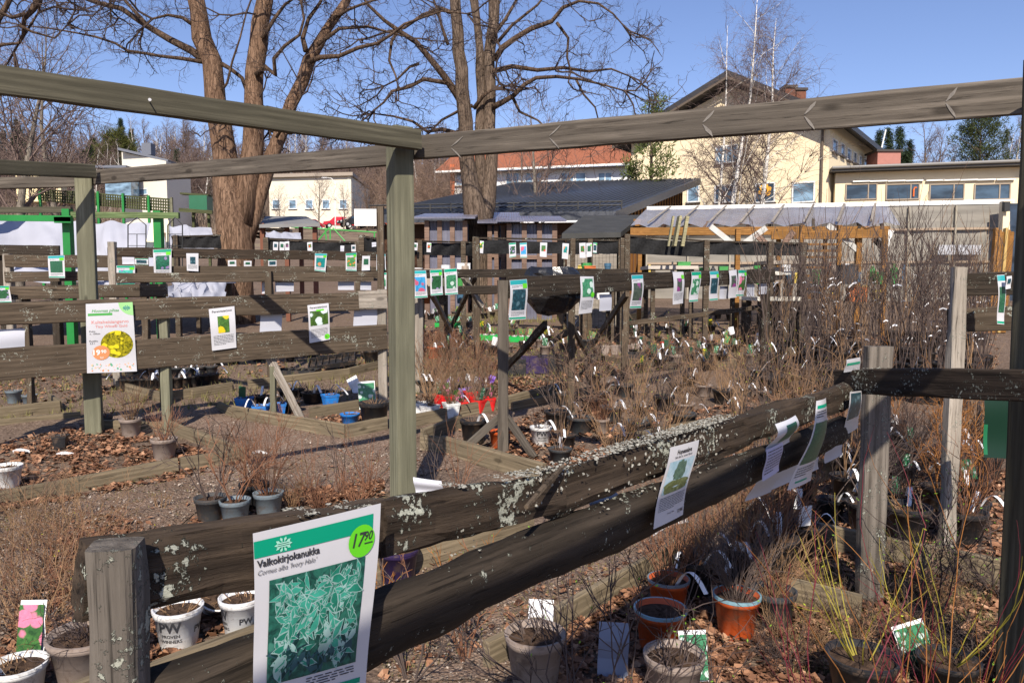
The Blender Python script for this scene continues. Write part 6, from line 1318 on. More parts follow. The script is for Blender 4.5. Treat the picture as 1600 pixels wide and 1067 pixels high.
def potted(pk, sk, sc, var, h, loc, rz, label, group=None, r=.1, ph=.18, square=False, strip_=True, buds=0, budc=(.35, .4, .03), s=1.0, inner=None, tagz=None, cardm=None, name=None, sp=1.0, cat=None):
    """pot kind, stem kind, stem colour, variant, height"""
    key = (pk, sk, sc, var, h, r, strip_, buds, square, inner, tagz, cardm, sp)
    nm = name or ('potted_shrub' if pk else 'shrub'); ct = cat or ('potted plant' if pk else 'shrub')
    if key in PP: return dup(PP[key], loc, rz, s, label, group)
    root = empty(nm, loc, label, ct, group); rr = random.Random(hash(str(key)) % 9999 if 0 else sum(map(ord, str(key)))); z0 = 0
    if pk: pot_parts(root, pk, r, ph, square, inner, pk == 'pw'); z0 = ph * .85
    if sk:
        b, bd = stems(sk, var * 17 + 3, h, sp); b.v = [(x, y, z + z0) for x, y, z in b.v]; st = b.build('stems', SM[sc](), root)
        if buds: bd = [q + Vector((0, 0, z0)) for q in bd]; leafbits(bd, rr, buds, .006).build('buds', pm('bud_%d' % int(budc[0] * 100 + budc[1] * 7), budc, .7, .2, .3, 9), st)['kind'] = 'stuff'
    if strip_ and pk: strip(root, r, ph, var + 5)
    if tagz:
        b = MB()
        for k in range(rr.randint(0, 1) + (var % 2)):
            a = rr.uniform(-3, 0); d = Vector((math.cos(a), math.sin(a), rr.uniform(-1.2, .9))).normalized(); p = Vector((0, 0, rr.uniform(*tagz))) + d * .02; u = Vector((-.2 * d.z, .1, 1)).normalized() * .008; L = rr.uniform(.07, .13); e = p + d * L + Vector((0, 0, -.02)); m_ = (p + e) / 2 + Vector((0, 0, .015)); b.add([p - u, m_ - u, e - u, e + u, m_ + u, p + u], [(0, 1, 4, 5), (1, 2, 3, 4)])
        b.build('tag', LABELW(), root)
    if cardm:
        w_, hh = (.07, .11) if r < .12 else (.09, .14); b = MB(); x = rr.uniform(-.03, .03); y = -.03; tl = rr.uniform(-.3, .3); z = (ph if pk else 0) * .9 + .02; b.uv = [(0, 1), (.7, 1), (.7, 0), (0, 0)]; ca, sa = math.cos(tl), math.sin(tl)
        b.v = [(x + ca * i * w_ - sa * j * hh, y - .02 * j, z + sa * i * w_ + ca * j * hh) for i, j in ((-.5, 0), (.5, 0), (.5, 1), (-.5, 1))]; b.f = [(0, 1, 2, 3)]; c_ = b.build('picture_label', PH[cardm]() if cardm in PH else LABELW(), root)
    root.location = loc; root.rotation_euler.z = rz; root.scale = (s, s, s); PP[key] = root; return root
rf = random.Random(99)
ORD = ['first', 'second', 'third', 'fourth', 'fifth', 'sixth', 'seventh', 'eighth', 'ninth', 'tenth', 'eleventh', 'twelfth', 'thirteenth', 'fourteenth', 'fifteenth', 'sixteenth', 'seventeenth', 'eighteenth', 'nineteenth', 'twentieth', 'next', 'later']
def G(px, py): p = gp(px, py); p.z = ground_z(p.x, p.y); return p
# ---- foreground pots below the nearest fence
potted('orange', 'dense', 'brown', 1, .5, G(1150, 988), .3, 'bright orange round pot with dense dark upright twigs, right of the teal-lined orange one', r=.093, ph=.175, strip_=False, inner='teal')
potted('orange', None, 'tan', 1, .1, G(1031, 1010), .3, 'orange pot with a teal rim, half in shadow, in front of the other orange pots', r=.1, ph=.175, inner='teal', strip_=False)
b, bd = stems('branchy', 5, .28); 
potted('orange', 'bush', 'red', 3, .42, G(1044, 956), 1.0, 'orange pot with many reddish-brown stems behind the teal-lined orange pot', r=.088, ph=.16, inner='slate', strip_=True)
potted('dark', 'bush', 'tan', 4, .4, G(1208, 974), .0, 'dark grey pot with tan bushy twigs right of the bright orange pot', r=.09, ph=.16, strip_=False)
potted('black', 'bush', 'red', 5, .45, G(1084, 925), .5, 'black pot with reddish twigs behind the orange pots', r=.09, ph=.17)
potted('beige', 'stub', 'brown', 6, .16, G(836, 1068), .2, 'beige pot with a sunken dry root ball beside the white card at bottom centre', r=.105, ph=.19, strip_=False)
potted('beige', 'stub', 'brown', 7, .1, G(1052, 1096), .2, 'beige pot rim beside the flowery plant label at bottom centre', r=.1, ph=.18, strip_=False)
potted('black', 'arch', 'yellow', 8, .55, G(1345, 1092), .2, 'black pot with bright yellow dogwood stems at lower right', r=.115, ph=.16, strip_=False, buds=30, sp=1.2)
potted('black', 'arch', 'yellow', 9, .6, G(1480, 1075), 1.9, 'yellow-stemmed shrub on a knobby stump nearest the dark right post', r=.1, ph=.12, strip_=False, sp=1.5)
potted('black', 'stub', 'grey', 10, .15, G(1250, 868), .2, 'black pot in the shade left of the lichened post', r=.1, ph=.18, cardm='x')
def standing_card(px, py, w_, h_, tilt, label, photo=None, lean=.25, m=None):
    p = G(px, py); b = MB(); b.uv = []; ca, sa = math.cos(tilt), math.sin(tilt); K = 3
    for j in range(K + 1):
        for i in range(2): x, z = (i - .5) * w_, j / K * h_; b.v.append((p.x + ca * x - sa * z, p.y + lean * z + .01 * math.sin(j * 2), p.z + ca * z + sa * x + .01)); b.uv.append((i * w_ / h_, j / K))
    b.f = [(2 * j, 2 * j + 1, 2 * j + 3, 2 * j + 2) for j in range(K)]
    o = b.build('plant_label', m or LABELW(), loc=p); tag(o, label, 'plant label', 'plant labels stuck in pots and soil')
    if photo:
        b2 = MB(); b2.uv = []
        for j in range(2):
            for i in range(2): x, z = (i - .5) * w_ * .94, (.06 + .88 * j) * h_; b2.v.append((ca * x - sa * z, lean * z - .013, ca * z + sa * x + .01)); b2.uv.append((i * w_ / h_, j))
        b2.f = [(0, 1, 3, 2)]; b2.build('photo', PH[photo](), o)
    return o
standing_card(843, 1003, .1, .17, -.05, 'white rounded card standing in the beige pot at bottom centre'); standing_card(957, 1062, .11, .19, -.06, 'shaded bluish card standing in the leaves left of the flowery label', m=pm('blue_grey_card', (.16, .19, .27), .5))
standing_card(1086, 1068, .1, .17, .03, 'plant label with white and purple flowers at bottom centre', 'white'); standing_card(46, 1028, .1, .21, .02, 'tall plant label with pink peonies at the lower left corner', 'pink')
standing_card(1140, 900, .07, .16, -.45, 'white tilted label among the reddish twigs behind the orange pots'); standing_card(1440, 1035, .12, .15, .3, 'crumpled white and green label between the two yellow dogwoods', 'white'); standing_card(1245, 795, .06, .12, -.1, 'white label in the shade under the wavy card')
# loose white strips in front
for i, (px, py, L, a, lab) in enumerate(((1020, 895, .2, .45, 'long white label strip poking from the reddish-brown stems'), (35, 1055, .22, -.6, 'white label strip with print at the lower left corner'), (395, 708, .12, -.1, 'white paper scrap on the path beyond the near pots'), (88, 712, .14, .05, 'white slip lying in the leaves at left'), (20, 708, .12, .1, 'white slip at the far left edge in the leaves'))):
    p = G(px, py) + Vector((0, 0, .2 if i == 0 else .02)); b = MB(); d = Vector((math.cos(a), .15, math.sin(a) * .8)); n_ = Vector((0, -.3, 1)).normalized() * .012
    for k in range(5): q = p + d * L * (k / 4) + Vector((0, 0, .012 * math.sin(k))); b.v += [tuple(q - n_), tuple(q + n_)]
    b.f = [(2 * k, 2 * k + 1, 2 * k + 3, 2 * k + 2) for k in range(4)]; tag(b.build('label_strip', LABELW(), loc=p), lab, 'label')
# ---- branded white pots lower left
potted('pw', 'stub', 'tan', 11, .08, G(280, 1006), .05, 'white pot printed PW Proven Winners behind the near left post', r=.092, ph=.16, strip_=False)
potted('pw', 'stub', 'tan', 12, .06, G(378, 988), -.9, 'white printed pot half hidden behind the big near card', r=.085, ph=.16, strip_=False)
o = potted('pw', 'stub', 'tan', 13, .06, G(335, 955), 1.8, 'white printed pot lying tilted behind the other two branded pots', r=.085, ph=.15, strip_=False); o.rotation_euler = (.9, .2, .4); o.location.z += .06
potted('pw', 'stub', 'dark', 14, .2, G(845, 694), .1, 'white printed pot at the foot of the A-shaped post brace', r=.088, ph=.15)
potted('beige', 'tangle', 'dark', 15, .2, G(140, 1058), .5, 'large beige pot with a dry clump behind the near left post', r=.13, ph=.17, strip_=False, sp=.4)
potted('white', 'stub', 'tan', 16, .06, G(30, 1090), .5, 'white-rimmed pot at the bottom left corner', r=.09, ph=.14)
potted('purple', 'bush', 'tan', 17, .2, G(622, 905), .1, 'dark purple pot glimpsed between the two nearest rails', r=.1, ph=.16, strip_=False)
# ---- grey-blue pots with bare shrubs behind the near rail
for i, (px, py, pk, r_, sk, sc, h) in enumerate(((330, 812, 'dark', .09, 'branchy', 'dark', .5), (368, 816, 'slate', .085, 'branchy', 'red', .5), (420, 806, 'slate', .085, 'bush', 'red', .5), (398, 790, 'black', .09, 'bush', 'red', .42))):
    potted(pk, sk, sc, 20 + i, h, G(px, py), i, ('dark grey-blue pot with black bare stems, leftmost behind the near rail', 'pale blue-grey pot with bare stems, second behind the near rail', 'pale grey ribbed pot with reddish stems, rightmost behind the near rail', 'black pot partly behind the pale grey ribbed pot')[i], r=r_, ph=.15, strip_=False)
# ---- left beds
for i, (px, py, pk, r_, h, lab) in enumerate(((205, 680, 'beige', .088, .4, 'beige pot with thin reddish stems under the poster'), (257, 716, 'beige', .093, .3, 'beige pot at the corner board of the left bed'), (22, 628, 'slate', .075, .12, 'small grey pot, leftmost under the left fence'), (47, 634, 'slate', .07, .12, 'second small grey pot under the left fence'), (165, 665, 'dark', .06, .12, 'small dark pot behind the green timber post foot'), (95, 700, 'black', .06, .08, 'small black square pot in the leaves at left'), (12, 762, 'white', .09, .05, 'white flat pot at the left edge'), (545, 572, 'beige', .08, .14, 'beige pot right of the black trays'), (580, 566, 'black', .11, .12, 'large black pot right of the beige one near the tall post'), (1415, 845, 'black', .12, .12, 'wide black pot on the bed board right of the lichened post'), (940, 676, 'beige', .07, .3, 'beige pot among tan twigs in the middle bed'), (1508, 765, 'black', .07, .1, 'small black pot with a white band behind the slim grey post'), (1510, 778, 'orange', .06, .1, 'small orange pot behind the slim grey post'), (780, 697, 'orange', .08, .0, 'orange-brown pot lying behind the A-shaped post'), (740, 690, 'black', .11, .1, 'black pot left of the A-shaped post'), (62, 560, 'dark', .075, .14, 'grey pot with two blue labels behind the left fence gap'))):
    potted(pk, 'stub' if h < .2 else 'bush', ('tan', 'red', 'grey')[i % 3], 30 + i, max(.05, h), G(px, py), i, lab, r=r_, ph=r_ * 1.75, square='square' in lab, strip_='black pot' in lab)
# row of black pots
for i in range(11):
    px = 197 + i * 13.5; py = 603 + (6 if i < 4 else 6 - (i - 4) * 1.2); potted('black', 'stub', 'grey', 50 + i % 3, .1, G(px, py), i * 1.3, ORD[i] + ' from the left in the front row of black pots with white strips', 'row of black pots with white label strips', r=.078, ph=.14)
for i in range(8): potted('dark', 'stub', 'grey', 54 + i % 2, .12, G(205 + i * 18, 592 - i * .6), i * 1.1, ORD[i] + ' from the left in the dark pots behind the front black row', 'second row of dark pots', r=.075, ph=.14)
# blue square pots
for i, (px, py, lab) in enumerate(((382, 640, 'blue square pot holding a green and white label, leftmost'), (408, 652, 'blue square pot left of the short upright'), (434, 650, 'blue square pot right of the short upright'), (516, 635, 'blue square pot standing alone before the back board'))): potted('blue', 'stub', 'grey', 60 + i, .08, G(px, py), .2 * i, lab, r=.085, ph=.13, square=True, strip_=i != 0, cardm='green' if i == 0 else None)
potted('blue', 'stub', 'tan', 65, .06, G(547, 665), 0, 'round blue pot on leaves at the bed corner', r=.085, ph=.11, strip_=False)
potted('black', 'stub', 'tan', 66, .1, G(585, 668), 0, 'big black pot left of the tall green post', r=.13, ph=.24, strip_=False)
for i, (px, py, s) in enumerate(((455, 642, 1), (488, 628, 1.1), (510, 622, .9), (450, 622, 1), (405, 632, 1), (465, 618, .8))): potted('black', 'stub', 'dark', 67 + i % 2, .14, G(px, py), i, ORD[i] + ' black pot counted from the leaning brace in the blue pot bed', 'black pots in the blue pot bed', r=.1, ph=.1, s=s)
standing_card(575, 640, .17, .27, .08, 'big label with white pearl-like flowers leaning by the tall green post', 'white', .1); standing_card(560, 612, .12, .18, .5, 'pale tilted label behind the big white-flower label')
# black trays
def tray(px, py, w_, d_, n, label, kind='black', h=.06, rz=0, cell=True):
    p = G(px, py); root = empty('plant_tray', p, label, 'tray', 'flat trays on the beds'); root.rotation_euler.z = rz; m = mat('pot_plastic_' + kind, m_pot, *POTC[kind]) if kind in POTC else pm('tray_' + kind, (.01, .35, .06), .4); b = MB()
    for sx, sy, lx, ly in ((0, -d_ / 2, w_, .012), (0, d_ / 2, w_, .012), (-w_ / 2, 0, .012, d_ - .014), (w_ / 2, 0, .012, d_ - .014)): b.box((sx, sy, h / 2), (lx, ly, h))
    b.box((0, 0, .004), (w_ - .03, d_ - .03, .008)); b.build('tray_body', m, root); b = MB()
    for k in range(1, n): b.box((-w_ / 2 + w_ * k / n, 0, h * .5), (.006, d_ - .03, h * .8))
    b.build('divider', m, root); return root
tray(465, 584, .5, .3, 6, 'black lattice tray leaning on the back bed board'); t_ = tray(520, 576, .6, .25, 7, 'second black lattice tray beside the first, tilted'); t_.rotation_euler = (.4, -.15, .1); t_.location.z += .08
# white and red pots
for i, (px, py) in enumerate(((658, 652), (672, 656), (705, 652))): potted('white', 'bush' if i else 'stub', 'tan', 72 + i, .42 if i else .1, G(px, py), i, ('white square pot closest to the tall green post', 'white square pot with tall tan stems, middle', 'white square pot with tall tan stems and a curled label')[i], 'white square pots', r=.08, ph=.15, square=True, strip_=i == 2)
for i, (px, py) in enumerate(((722, 645), (748, 642), (762, 639), (700, 636), (690, 634), (735, 630))): potted('red', 'bush' if i % 2 else 'stub', 'grey', 76 + i % 3, .3, G(px, py), i, ORD[i] + ' red pot counted from the white square pots', 'red pots behind the rising board', r=.075, ph=.13, square=True, strip_=False, cardm=('pink', 'white', 'pink')[i % 3])
for i in range(10): potted('dark', 'bush', ('red', 'tan', 'grey')[i % 3], 79 + i % 3, .55, G(655 + i * 12 + rf.uniform(-4, 4), rf.uniform(606, 632)), i, ORD[i] + ' of the thin-stemmed shrubs behind the white pots', 'thin-stemmed shrubs behind the white pots', r=.08, ph=.14, sp=.8)
for i in range(9): standing_card(700 + i * 8 + rf.uniform(-3, 3), rf.uniform(598, 622), .08, .1, rf.uniform(-.4, .4), ORD[i] + ' of the small purple labels among the thin stems, from the left', m=pm('purple_label', (.14, .05, .4), .5))
for i, px in enumerate((655, 678, 684, 712, 640, 700)): potted(('beige', 'orange', 'orange', 'dark', 'orange', 'black')[i], 'bush', 'red', 83 + i % 2, .3, G(px, 558 + (i % 2) * 2), i, ('wide taupe pot', 'orange-red pot', 'second orange-red pot', 'dark pot', 'orange pot at the post', 'black pot')[i] + ' standing on the back bed right of the tall green post', 'pots on the back bed', r=.1, ph=.17)
# ---- filled beds of plants
WH = ['']
def rowlabels(objs, key):
    if not objs or objs[0] is None: return
    S = sorted(objs, key=lambda o: o.location.y); n = len(S); k = max(1, round(n / 9)); per = -(-n // k)
    for i in range(0, n, per):
        row = sorted(S[i:i + per], key=lambda o: o.location.x / o.location.y); base = row[0].get('base') or row[0]['label']
        for j, o in enumerate(row):
            where = 'nearest row' if i == 0 else ('farthest row' if i + per >= n else ORD[i // per] + ' row')
            o['label'] = o['label'] + ', ' + ORD[min(j, 11)] + ' from left, ' + where
def fill(n, quad, mk, mind=.16, seed=1):
    q = random.Random(seed); pts = []; made = []; tries = 0; P = [Vector((*a, 0)) for a in quad]
    while len(pts) < n and tries < n * 12:
        tries += 1; u, v = q.random(), q.random(); a = P[0].lerp(P[1], u).lerp(P[3].lerp(P[2], u), v); g = G(a.x, a.y)
        if any((g - o).length < mind for o in pts): continue
        pts.append(g); o = mk(len(pts) - 1, g, q, a); made.append(o)
    rowlabels(made, seed)
def mk_whip(i, g, q, a):
    v = i % 7; return potted('black', 'whip', ('dark', 'brown', 'tan', 'brown', 'dark', 'dark', 'brown')[v], 90 + v, 1.75, g, q.uniform(0, 6.28), 'tall bare sapling in the nursery block', 'saplings in the right block', r=.1, ph=.18, s=q.uniform(.72, 1.12), tagz=(.5, 1.3), strip_=False, name='potted_sapling', cat='sapling', buds=0)
fill(135, [(1190, 540), (1560, 520), (1545, 640), (1200, 620)], mk_whip, .11, 3)
def mk_mid(i, g, q, a):
    v = i % 6; return potted(('black', 'dark', 'black', 'beige', 'black', 'dark')[v], ('sticks', 'branchy', 'sticks', 'bush', 'branchy', 'sticks')[v], ('tan', 'grey', 'brown', 'tan', 'brown', 'grey')[v], 100 + v, (.7, .62, .8, .45, .6, .5)[v], g, q.uniform(0, 6.28), WH[0], 'bare shrubs in the middle bed', r=.1, ph=.13, s=q.uniform(.75, 1.15), buds=26 if v in (0, 2, 4) else 0)
WH[0] = 'bare budding shrub in the middle bed'; fill(34, [(860, 640), (1290, 600), (1330, 700), (880, 760)], mk_mid, .24, 5)
WH[0] = 'bare shrub just behind the middle bed'; fill(12, [(860, 600), (1200, 575), (1200, 610), (860, 640)], mk_mid, .2, 8)
def mk_dead(i, g, q, a):
    v = i % 5; return potted(('beige', 'black', 'black', 'dark', 'black')[v], 'stub', ('grey', 'tan', 'red', 'tan', 'grey')[v], 110 + v, .16, g, q.uniform(0, 6.28), WH[0], 'small dormant pots in the far beds', name='potted_perennial', cat='perennial', r=.08, ph=.13, s=q.uniform(.8, 1.2), cardm=('white', 'yellow', 'green', 'orange', 'x')[v])
WH[0] = 'dormant perennial in the wide far bed'; fill(70, [(650, 512), (1190, 492), (1200, 560), (655, 560)], mk_dead, .22, 11)
WH[0] = 'dormant perennial before the crossed braces'; fill(26, [(640, 492), (960, 486), (960, 500), (640, 505)], mk_dead, .25, 12)
WH[0] = 'dormant perennial behind the log edge'; fill(20, [(1010, 560), (1200, 540), (1210, 575), (1000, 580)], mk_dead, .25, 13)
WH[0] = 'dormant perennial behind the black pots'; fill(24, [(200, 566), (600, 540), (600, 556), (230, 580)], mk_dead, .25, 14)
def mk_shade(i, g, q, a):
    v = i % 5; return potted('black', ('branchy', 'dense', 'bush', 'sticks', 'branchy')[v], ('brown', 'dark', 'red', 'tan', 'rust')[v], 120 + v, (.6, .4, .45, .7, .5)[v], g, q.uniform(0, 6.28), WH[0], 'leafless shrubs behind the lichened post', r=.1, ph=.16, s=q.uniform(.75, 1.1), cardm='white' if v == 1 else None)
WH[0] = 'leafless shrub behind the lichened post'; fill(30, [(1260, 690), (1560, 660), (1540, 850), (1290, 820)], mk_shade, .2, 15)
WH[0] = 'leafless shrub under the hanging cards'; fill(16, [(1100, 770), (1250, 720), (1260, 790), (1160, 820)], mk_shade, .2, 16)
fill(14, [(1040, 890), (1220, 850), (1240, 890), (1080, 920)], lambda i, g, q, a: potted(('black', 'dark')[i % 2], ('bush', 'dense')[i % 2], ('red', 'tan')[i % 2], 130 + i % 2, .42, g, q.uniform(0, 6), 'bushy twig clump behind the orange pots', 'twig clumps behind the orange pots', r=.09, ph=.16, s=q.uniform(.8, 1.1)), .17, 17)
fill(15, [(1190, 900), (1540, 920), (1560, 1060), (1180, 1040)], lambda i, g, q, a: potted(None, 'tangle', ('tan', 'brown', 'dark')[i % 3], 133 + i % 3, .26, g, q.uniform(0, 6), 'low dead tangle among the lower right pots', 'dead tangles at lower right', s=q.uniform(.6, 1.0), sp=.5), .2, 21)
# green trays with primula-like labels
for i, (px, py) in enumerate(((765, 530), (810, 532), (905, 508), (960, 505), (700, 510))):
    t_ = tray(px, py, .5, .35, 4, ('green tray left of the dark board post', 'green tray right of the dark board post', 'green tray before the grey pots', 'second green tray farther right of the grey pots', 'green tray behind the crossed braces')[i], 'green', .09)
    tc_ = Vector(t_.location)
    for k in range(8): x, y = -.2 + .13 * (k % 4), -.08 + .16 * (k // 4); potted('white' if i < 2 else 'black', 'stub', 'red', 140, .1, tc_ + Vector((x, y, .012)), k, ORD[k] + ' small plant in the ' + ('green tray left of the board post', 'green tray right of the board post', 'tray before the grey pots', 'tray farther right of the grey pots', 'tray behind the crossed braces')[i], 'small plants in green trays', name='tray_plant', cat='seedling', r=.05, ph=.09, cardm='orange' if i < 2 else 'white', strip_=False)
for i, (px, py) in enumerate(((945, 553), (962, 553), (978, 552), (993, 550))): potted('beige', 'stub', 'grey', 143, .05, G(px, py), i, ORD[i] + ' of the close-packed taupe pots behind the log edge', 'taupe pots behind the log', r=.075, ph=.14, square=True, strip_=False)
potted('red', 'stub', 'dark', 145, .2, G(1042, 545), 0, 'red pot with a dark shrivelled clump on the black tray', r=.11, ph=.12); tray(1030, 560, 1.0, .4, 6, 'long black tray behind the log edge', 'black', .08)
# black crates in the shade beside the board fence foot
for i, (px, py, kd) in enumerate(((800, 583, 'black'), (835, 580, 'purple'), (862, 578, 'black'))): t_ = tray(px, py, .34, .3, 2, ('black crate at the shaded fence foot, left', 'dark bluish crate at the shaded fence foot, middle', 'black crate at the shaded fence foot, right')[i], kd, .2)
# ---- shrubs without visible pots in the near ground
for i, (px, py, sk, sc, h, bu, s, lab) in enumerate((
    (20, 860, 'tangle', 'tan', .4, 0, 1.0, 'tangled tan shrub at the left edge behind the upper one'), (95, 940, 'tangle', 'red', .34, 10, 1.0, 'rusty tangle between the peony label and the near post'), (100, 830, 'tangle', 'tan', .36, 0, 1.0, 'tan tangle behind the reddish one left of the near post'), (10, 950, 'tangle', 'grey', .4, 0, 1.0, 'grey tangle right at the left edge above the peony label'), (480, 775, 'sticks', 'red', .42, 0, 1, 'upright reddish stems left of the tall post foot, taller pair left one'), (525, 770, 'sticks', 'brown', .5, 0, 1, 'upright brown stems left of the tall post foot, taller pair right one'), (580, 765, 'sticks', 'red', .45, 0, 1, 'thin stems standing against the tall post foot'), (60, 900, 'tangle', 'tan', .42, 0, 1.0, 'tangled dry tan shrub at the left edge, upper of the two'), (50, 985, 'tangle', 'tan', .38, 20, 1.0, 'tangled dry shrub behind the pink peony label'), (130, 870, 'tangle', 'red', .36, 12, .9, 'reddish dry tangle just left of the near post'), (15, 800, 'tangle', 'grey', .42, 0, .9, 'grey dry tangle at the left edge farther back'),
    (500, 800, 'bush', 'red', .28, 0, 1, 'row shrub of reddish stems behind the near rail, left of the tall post'), (455, 795, 'bush', 'tan', .26, 0, 1, 'tan-stemmed clump between the grey pots and the tall post'), (555, 790, 'bush', 'red', .3, 0, 1, 'reddish clump right at the foot of the tall green post'), (680, 775, 'sticks', 'brown', .45, 0, 1, 'thin dark stems just right of the tall green post foot'), (720, 770, 'sticks', 'red', .5, 0, 1, 'thin reddish stems farther right of the tall post foot'), (250, 790, 'sticks', 'tan', .12, 0, 1, 'short dry stems on the dark bed left of the grey pots'),
    (560, 1040, 'sticks', 'rust', .35, 14, 1, 'upright rust-coloured sprouts right of the big near card'), (640, 1060, 'branchy', 'brown', .4, 10, 1, 'thin brown branching sprouts at bottom, below the lower rail'), (730, 1030, 'branchy', 'red', .4, 14, 1, 'reddish branching sprouts left of the white card'),
    (600, 930, 'sticks', 'rust', .18, 10, 1, 'rusty budding sprouts seen between the rails, left'), (700, 905, 'sticks', 'rust', .2, 12, 1, 'rusty budding sprouts seen between the rails, middle'), (760, 885, 'sticks', 'rust', .17, 10, 1, 'rusty budding sprouts seen between the rails, right'),
    (900, 1150, 'branchy', 'dark', .62, 40, 1, 'black-stemmed shrub with yellow buds at bottom centre'), (985, 1130, 'branchy', 'dark', .7, 40, 1, 'second black-stemmed shrub with yellow buds beside the bluish card'), (1090, 1120, 'sticks', 'dark', .5, 10, .9, 'few dark stems rising past the flowery label'),
    (1290, 1170, 'arch', 'crimson', .75, 0, 1, 'crimson-stemmed dogwood rising from the bottom edge'), (1420, 1230, 'arch', 'rust', .95, 6, 1, 'orange-brown stems rising from the bottom edge at lower right'), (1540, 1180, 'arch', 'rust', .75, 10, .9, 'orange stems in front of the dark right post'), (1480, 1150, 'arch', 'crimson', .7, 0, 1, 'second crimson dogwood left of the dark right post'),
    (1460, 960, 'branchy', 'dark', .5, 110, 1, 'dark-twigged shrub with fresh green leaves behind the yellow dogwoods'), (1400, 930, 'branchy', 'grey', .4, 80, 1, 'light budding shrub at the foot of the lichened post'), (1560, 930, 'branchy', 'dark', .45, 60, 1, 'budding twigs behind the dark right post'), (1215, 1010, 'sticks', 'tan', .4, 0, .6, 'few tan stems right of the dark grey pot'))):
    p = G(min(px, 1600), py); potted(None, sk, sc, 150 + i, h, p, i * 1.7, lab, buds=bu, s=s, sp=1.0 if sk != 'arch' else .8, budc=(.4, .36, .03) if i < 20 else (.16, .3, .03))
# ================================================================ LEAF LITTER
def scatter_mesh(name, polys, seed, size, label, m, lift=.004):
    q = random.Random(seed); V, Fc = [], []
    for P, n, s in polys:
        xs_, ys_ = [a[0] for a in P], [a[1] for a in P]; k = 0; t = 0
        while k < n and t < n * 8:
            t += 1; px, py = q.uniform(min(xs_), max(xs_)), q.uniform(min(ys_), max(ys_))
            if not inpoly(px, py, P): continue
            if mn.noise((px * .02, py * .05, seed)) < -.12 and q.random() < .8: continue
            k += 1; g = gp(px, py); g.z = ground_z(g.x, g.y) + q.uniform(lift, lift + .022); L = s * q.uniform(.5, 1.5); a = q.uniform(0, 6.28)
            d = Vector((math.cos(a), math.sin(a), q.gauss(0, .35))).normalized(); u = Vector((q.gauss(0, .45), q.gauss(0, .45), 1)).normalized(); sd = d.cross(u).normalized(); u = sd.cross(d); w_ = L * q.uniform(.28, .5); cu = q.uniform(-.25, .45) * w_
            b = len(V); V += [g - d * L * .5, g - d * L * .12 + sd * w_ + u * cu, g + d * L * .5 + u * cu * .5, g - d * L * .12 - sd * w_ + u * cu * q.uniform(.3, 1.2), g + u * -.1 * w_]
            Fc += [(b, b + 1, b + 4), (b + 1, b + 2, b + 4), (b + 2, b + 3, b + 4), (b + 3, b, b + 4)]
    return tag(npbuild(name, np.array([tuple(v) for v in V]), np.array(Fc), m), label, name.replace('_', ' '), kind='stuff')
LIT = [([(0, 800), (0, 690), (150, 660), (270, 690), (378, 722), (280, 748)], 2600, .045), ([(190, 606), (250, 622), (364, 606), (340, 585), (230, 585)], 500, .05), ([(367, 650), (484, 655), (600, 640), (604, 668), (540, 682)], 900, .045),
  ([(646, 662), (900, 600), (1000, 575), (800, 590), (650, 620)], 1300, .05), ([(700, 700), (850, 640), (1100, 640), (1250, 600), (1300, 640), (1200, 700), (900, 760), (850, 750)], 3200, .05), ([(1100, 900), (1300, 860), (1560, 920), (1600, 1080), (860, 1080), (870, 990), (1060, 880)], 6000, .038),
  ([(1270, 850), (1560, 905), (1600, 700), (1250, 700)], 2600, .045), ([(650, 600), (1250, 560), (1250, 500), (650, 510)], 2200, .06), ([(0, 1000), (120, 800), (240, 820), (240, 1067), (0, 1067)], 1500, .036), ([(230, 1050), (390, 960), (400, 880), (235, 930)], 800, .036), ([(250, 830), (600, 775), (600, 750), (400, 772)], 900, .04),
  ([(0, 660), (180, 612), (600, 575), (600, 540), (0, 560)], 1300, .05), ([(1200, 620), (1560, 620), (1560, 520), (1200, 520)], 1600, .06), ([(150, 790), (385, 720), (540, 690), (760, 660), (900, 640), (700, 760), (500, 770), (200, 900)], 160, .04), ([(560, 915), (832, 835), (1000, 830), (1060, 850), (860, 975), (600, 1067)], 350, .038)]
LIT = [(P, int(n * .85), s) for P, n, s in LIT] + [(P, int(n * 1.3), s * .45) for P, n, s in LIT]
scatter_mesh('leaf_litter', LIT, 3, .04, 'dry brown leaves strewn over the beds', mat('dead_leaves', m_leaf))
def m_stone(name):
    t = NT(name, .85, .2); v = t.coord(scale=(1, 1, 1), rnd=False); t.col(t.ramp(t.vor(v, 40, 'Color'), [(.2, (.1, .08, .065)), (.6, (.27, .21, .16)), (1, (.5, .44, .38))])); return t.m
scatter_mesh('gravel', [([(0, 1000), (0, 800), (385, 718), (262, 660), (160, 640), (340, 640), (540, 690), (640, 690), (760, 650), (900, 620), (760, 680), (602, 770), (300, 800), (200, 900)], 9000, .013), ([(590, 1067), (600, 900), (830, 830), (1010, 830), (1060, 850), (860, 975), (790, 1067)], 3500, .01)], 8, .01, 'loose small gravel and bark bits on the path', mat('small_stones', m_stone), .0)
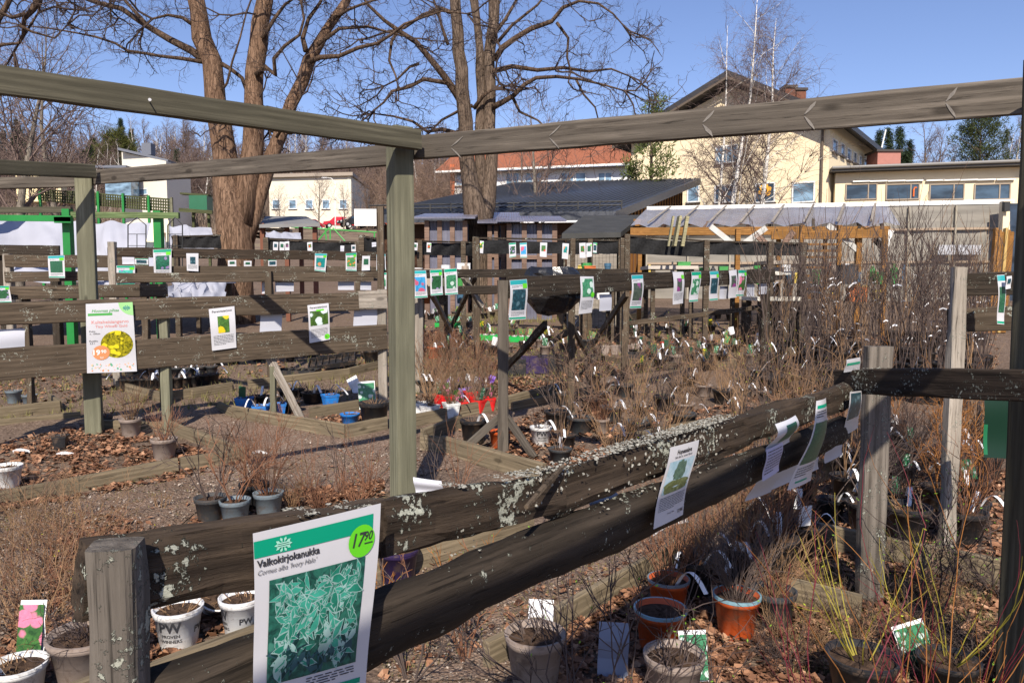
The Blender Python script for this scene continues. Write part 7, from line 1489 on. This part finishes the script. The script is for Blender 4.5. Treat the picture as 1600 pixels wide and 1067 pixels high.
# low dry grass and weeds
q = random.Random(6); V, Fc = [], []
for P, n, hh in (([(0, 830), (0, 760), (300, 740), (600, 700), (640, 690), (600, 770), (300, 800)], 600, .02), ([(600, 900), (1010, 835), (860, 975), (600, 1067)], 900, .022), ([(0, 560), (600, 520), (1200, 500), (1240, 560), (640, 620), (0, 660)], 3000, .08), ([(1230, 860), (1560, 930), (1600, 1060), (1230, 1060)], 900, .05), ([(680, 500), (960, 488), (960, 500), (680, 512)], 500, .12)):
    xs_, ys_ = [a[0] for a in P], [a[1] for a in P]; k = 0
    while k < n:
        px, py = q.uniform(min(xs_), max(xs_)), q.uniform(min(ys_), max(ys_))
        if not inpoly(px, py, P): k += .2; continue
        k += 1; g = gp(px, py); g.z = ground_z(g.x, g.y)
        for _ in range(3): a = q.uniform(0, 6.28); s = Vector((math.cos(a), math.sin(a), 0)) * .0016 * (1 + g.y * .2); o_ = Vector((q.gauss(0, .01), q.gauss(0, .01), 0)); b = len(V); V += [g + o_ - s, g + o_ + s, g + o_ + Vector((q.gauss(0, .4), q.gauss(0, .4), 1)) * hh * q.uniform(.4, 1.2)]; Fc.append((b, b + 1, b + 2))
tag(npbuild('grass', np.array([tuple(v) for v in V]), np.array(Fc), pm('dry_and_green_grass', (.2, .18, .07), .9, .1, .5, 12)), 'sparse dry and greenish grass tufts', 'grass', kind='stuff')
for kd in ('bare', 'birch', 'spruce', 'olive'): rowlabels([o for o in bpy.data.objects if o.get('group') == kd + ' trees on the hill'], 0)
bt = sorted([o for o in bpy.data.objects if o.get('group') == 'dense bare trees by the barn'], key=lambda o: o.location.x / o.location.y)
for i, o in enumerate(bt): o['label'] = ORD[i] + ' from the left of the dense brown trees between white block and barn'
# ---- separate labels for the goods around the shelter, row by row
for ct in ('pot', 'box', 'bottle'): rowlabels([o for o in bpy.data.objects if o.get('group') == 'goods standing around the shelter' and o.get('category') == ct], 0)
for o in bpy.data.objects:
    if o.get('label') and len(o['label'].split()) > 16: print('LONG', len(o['label'].split()), o['label'])
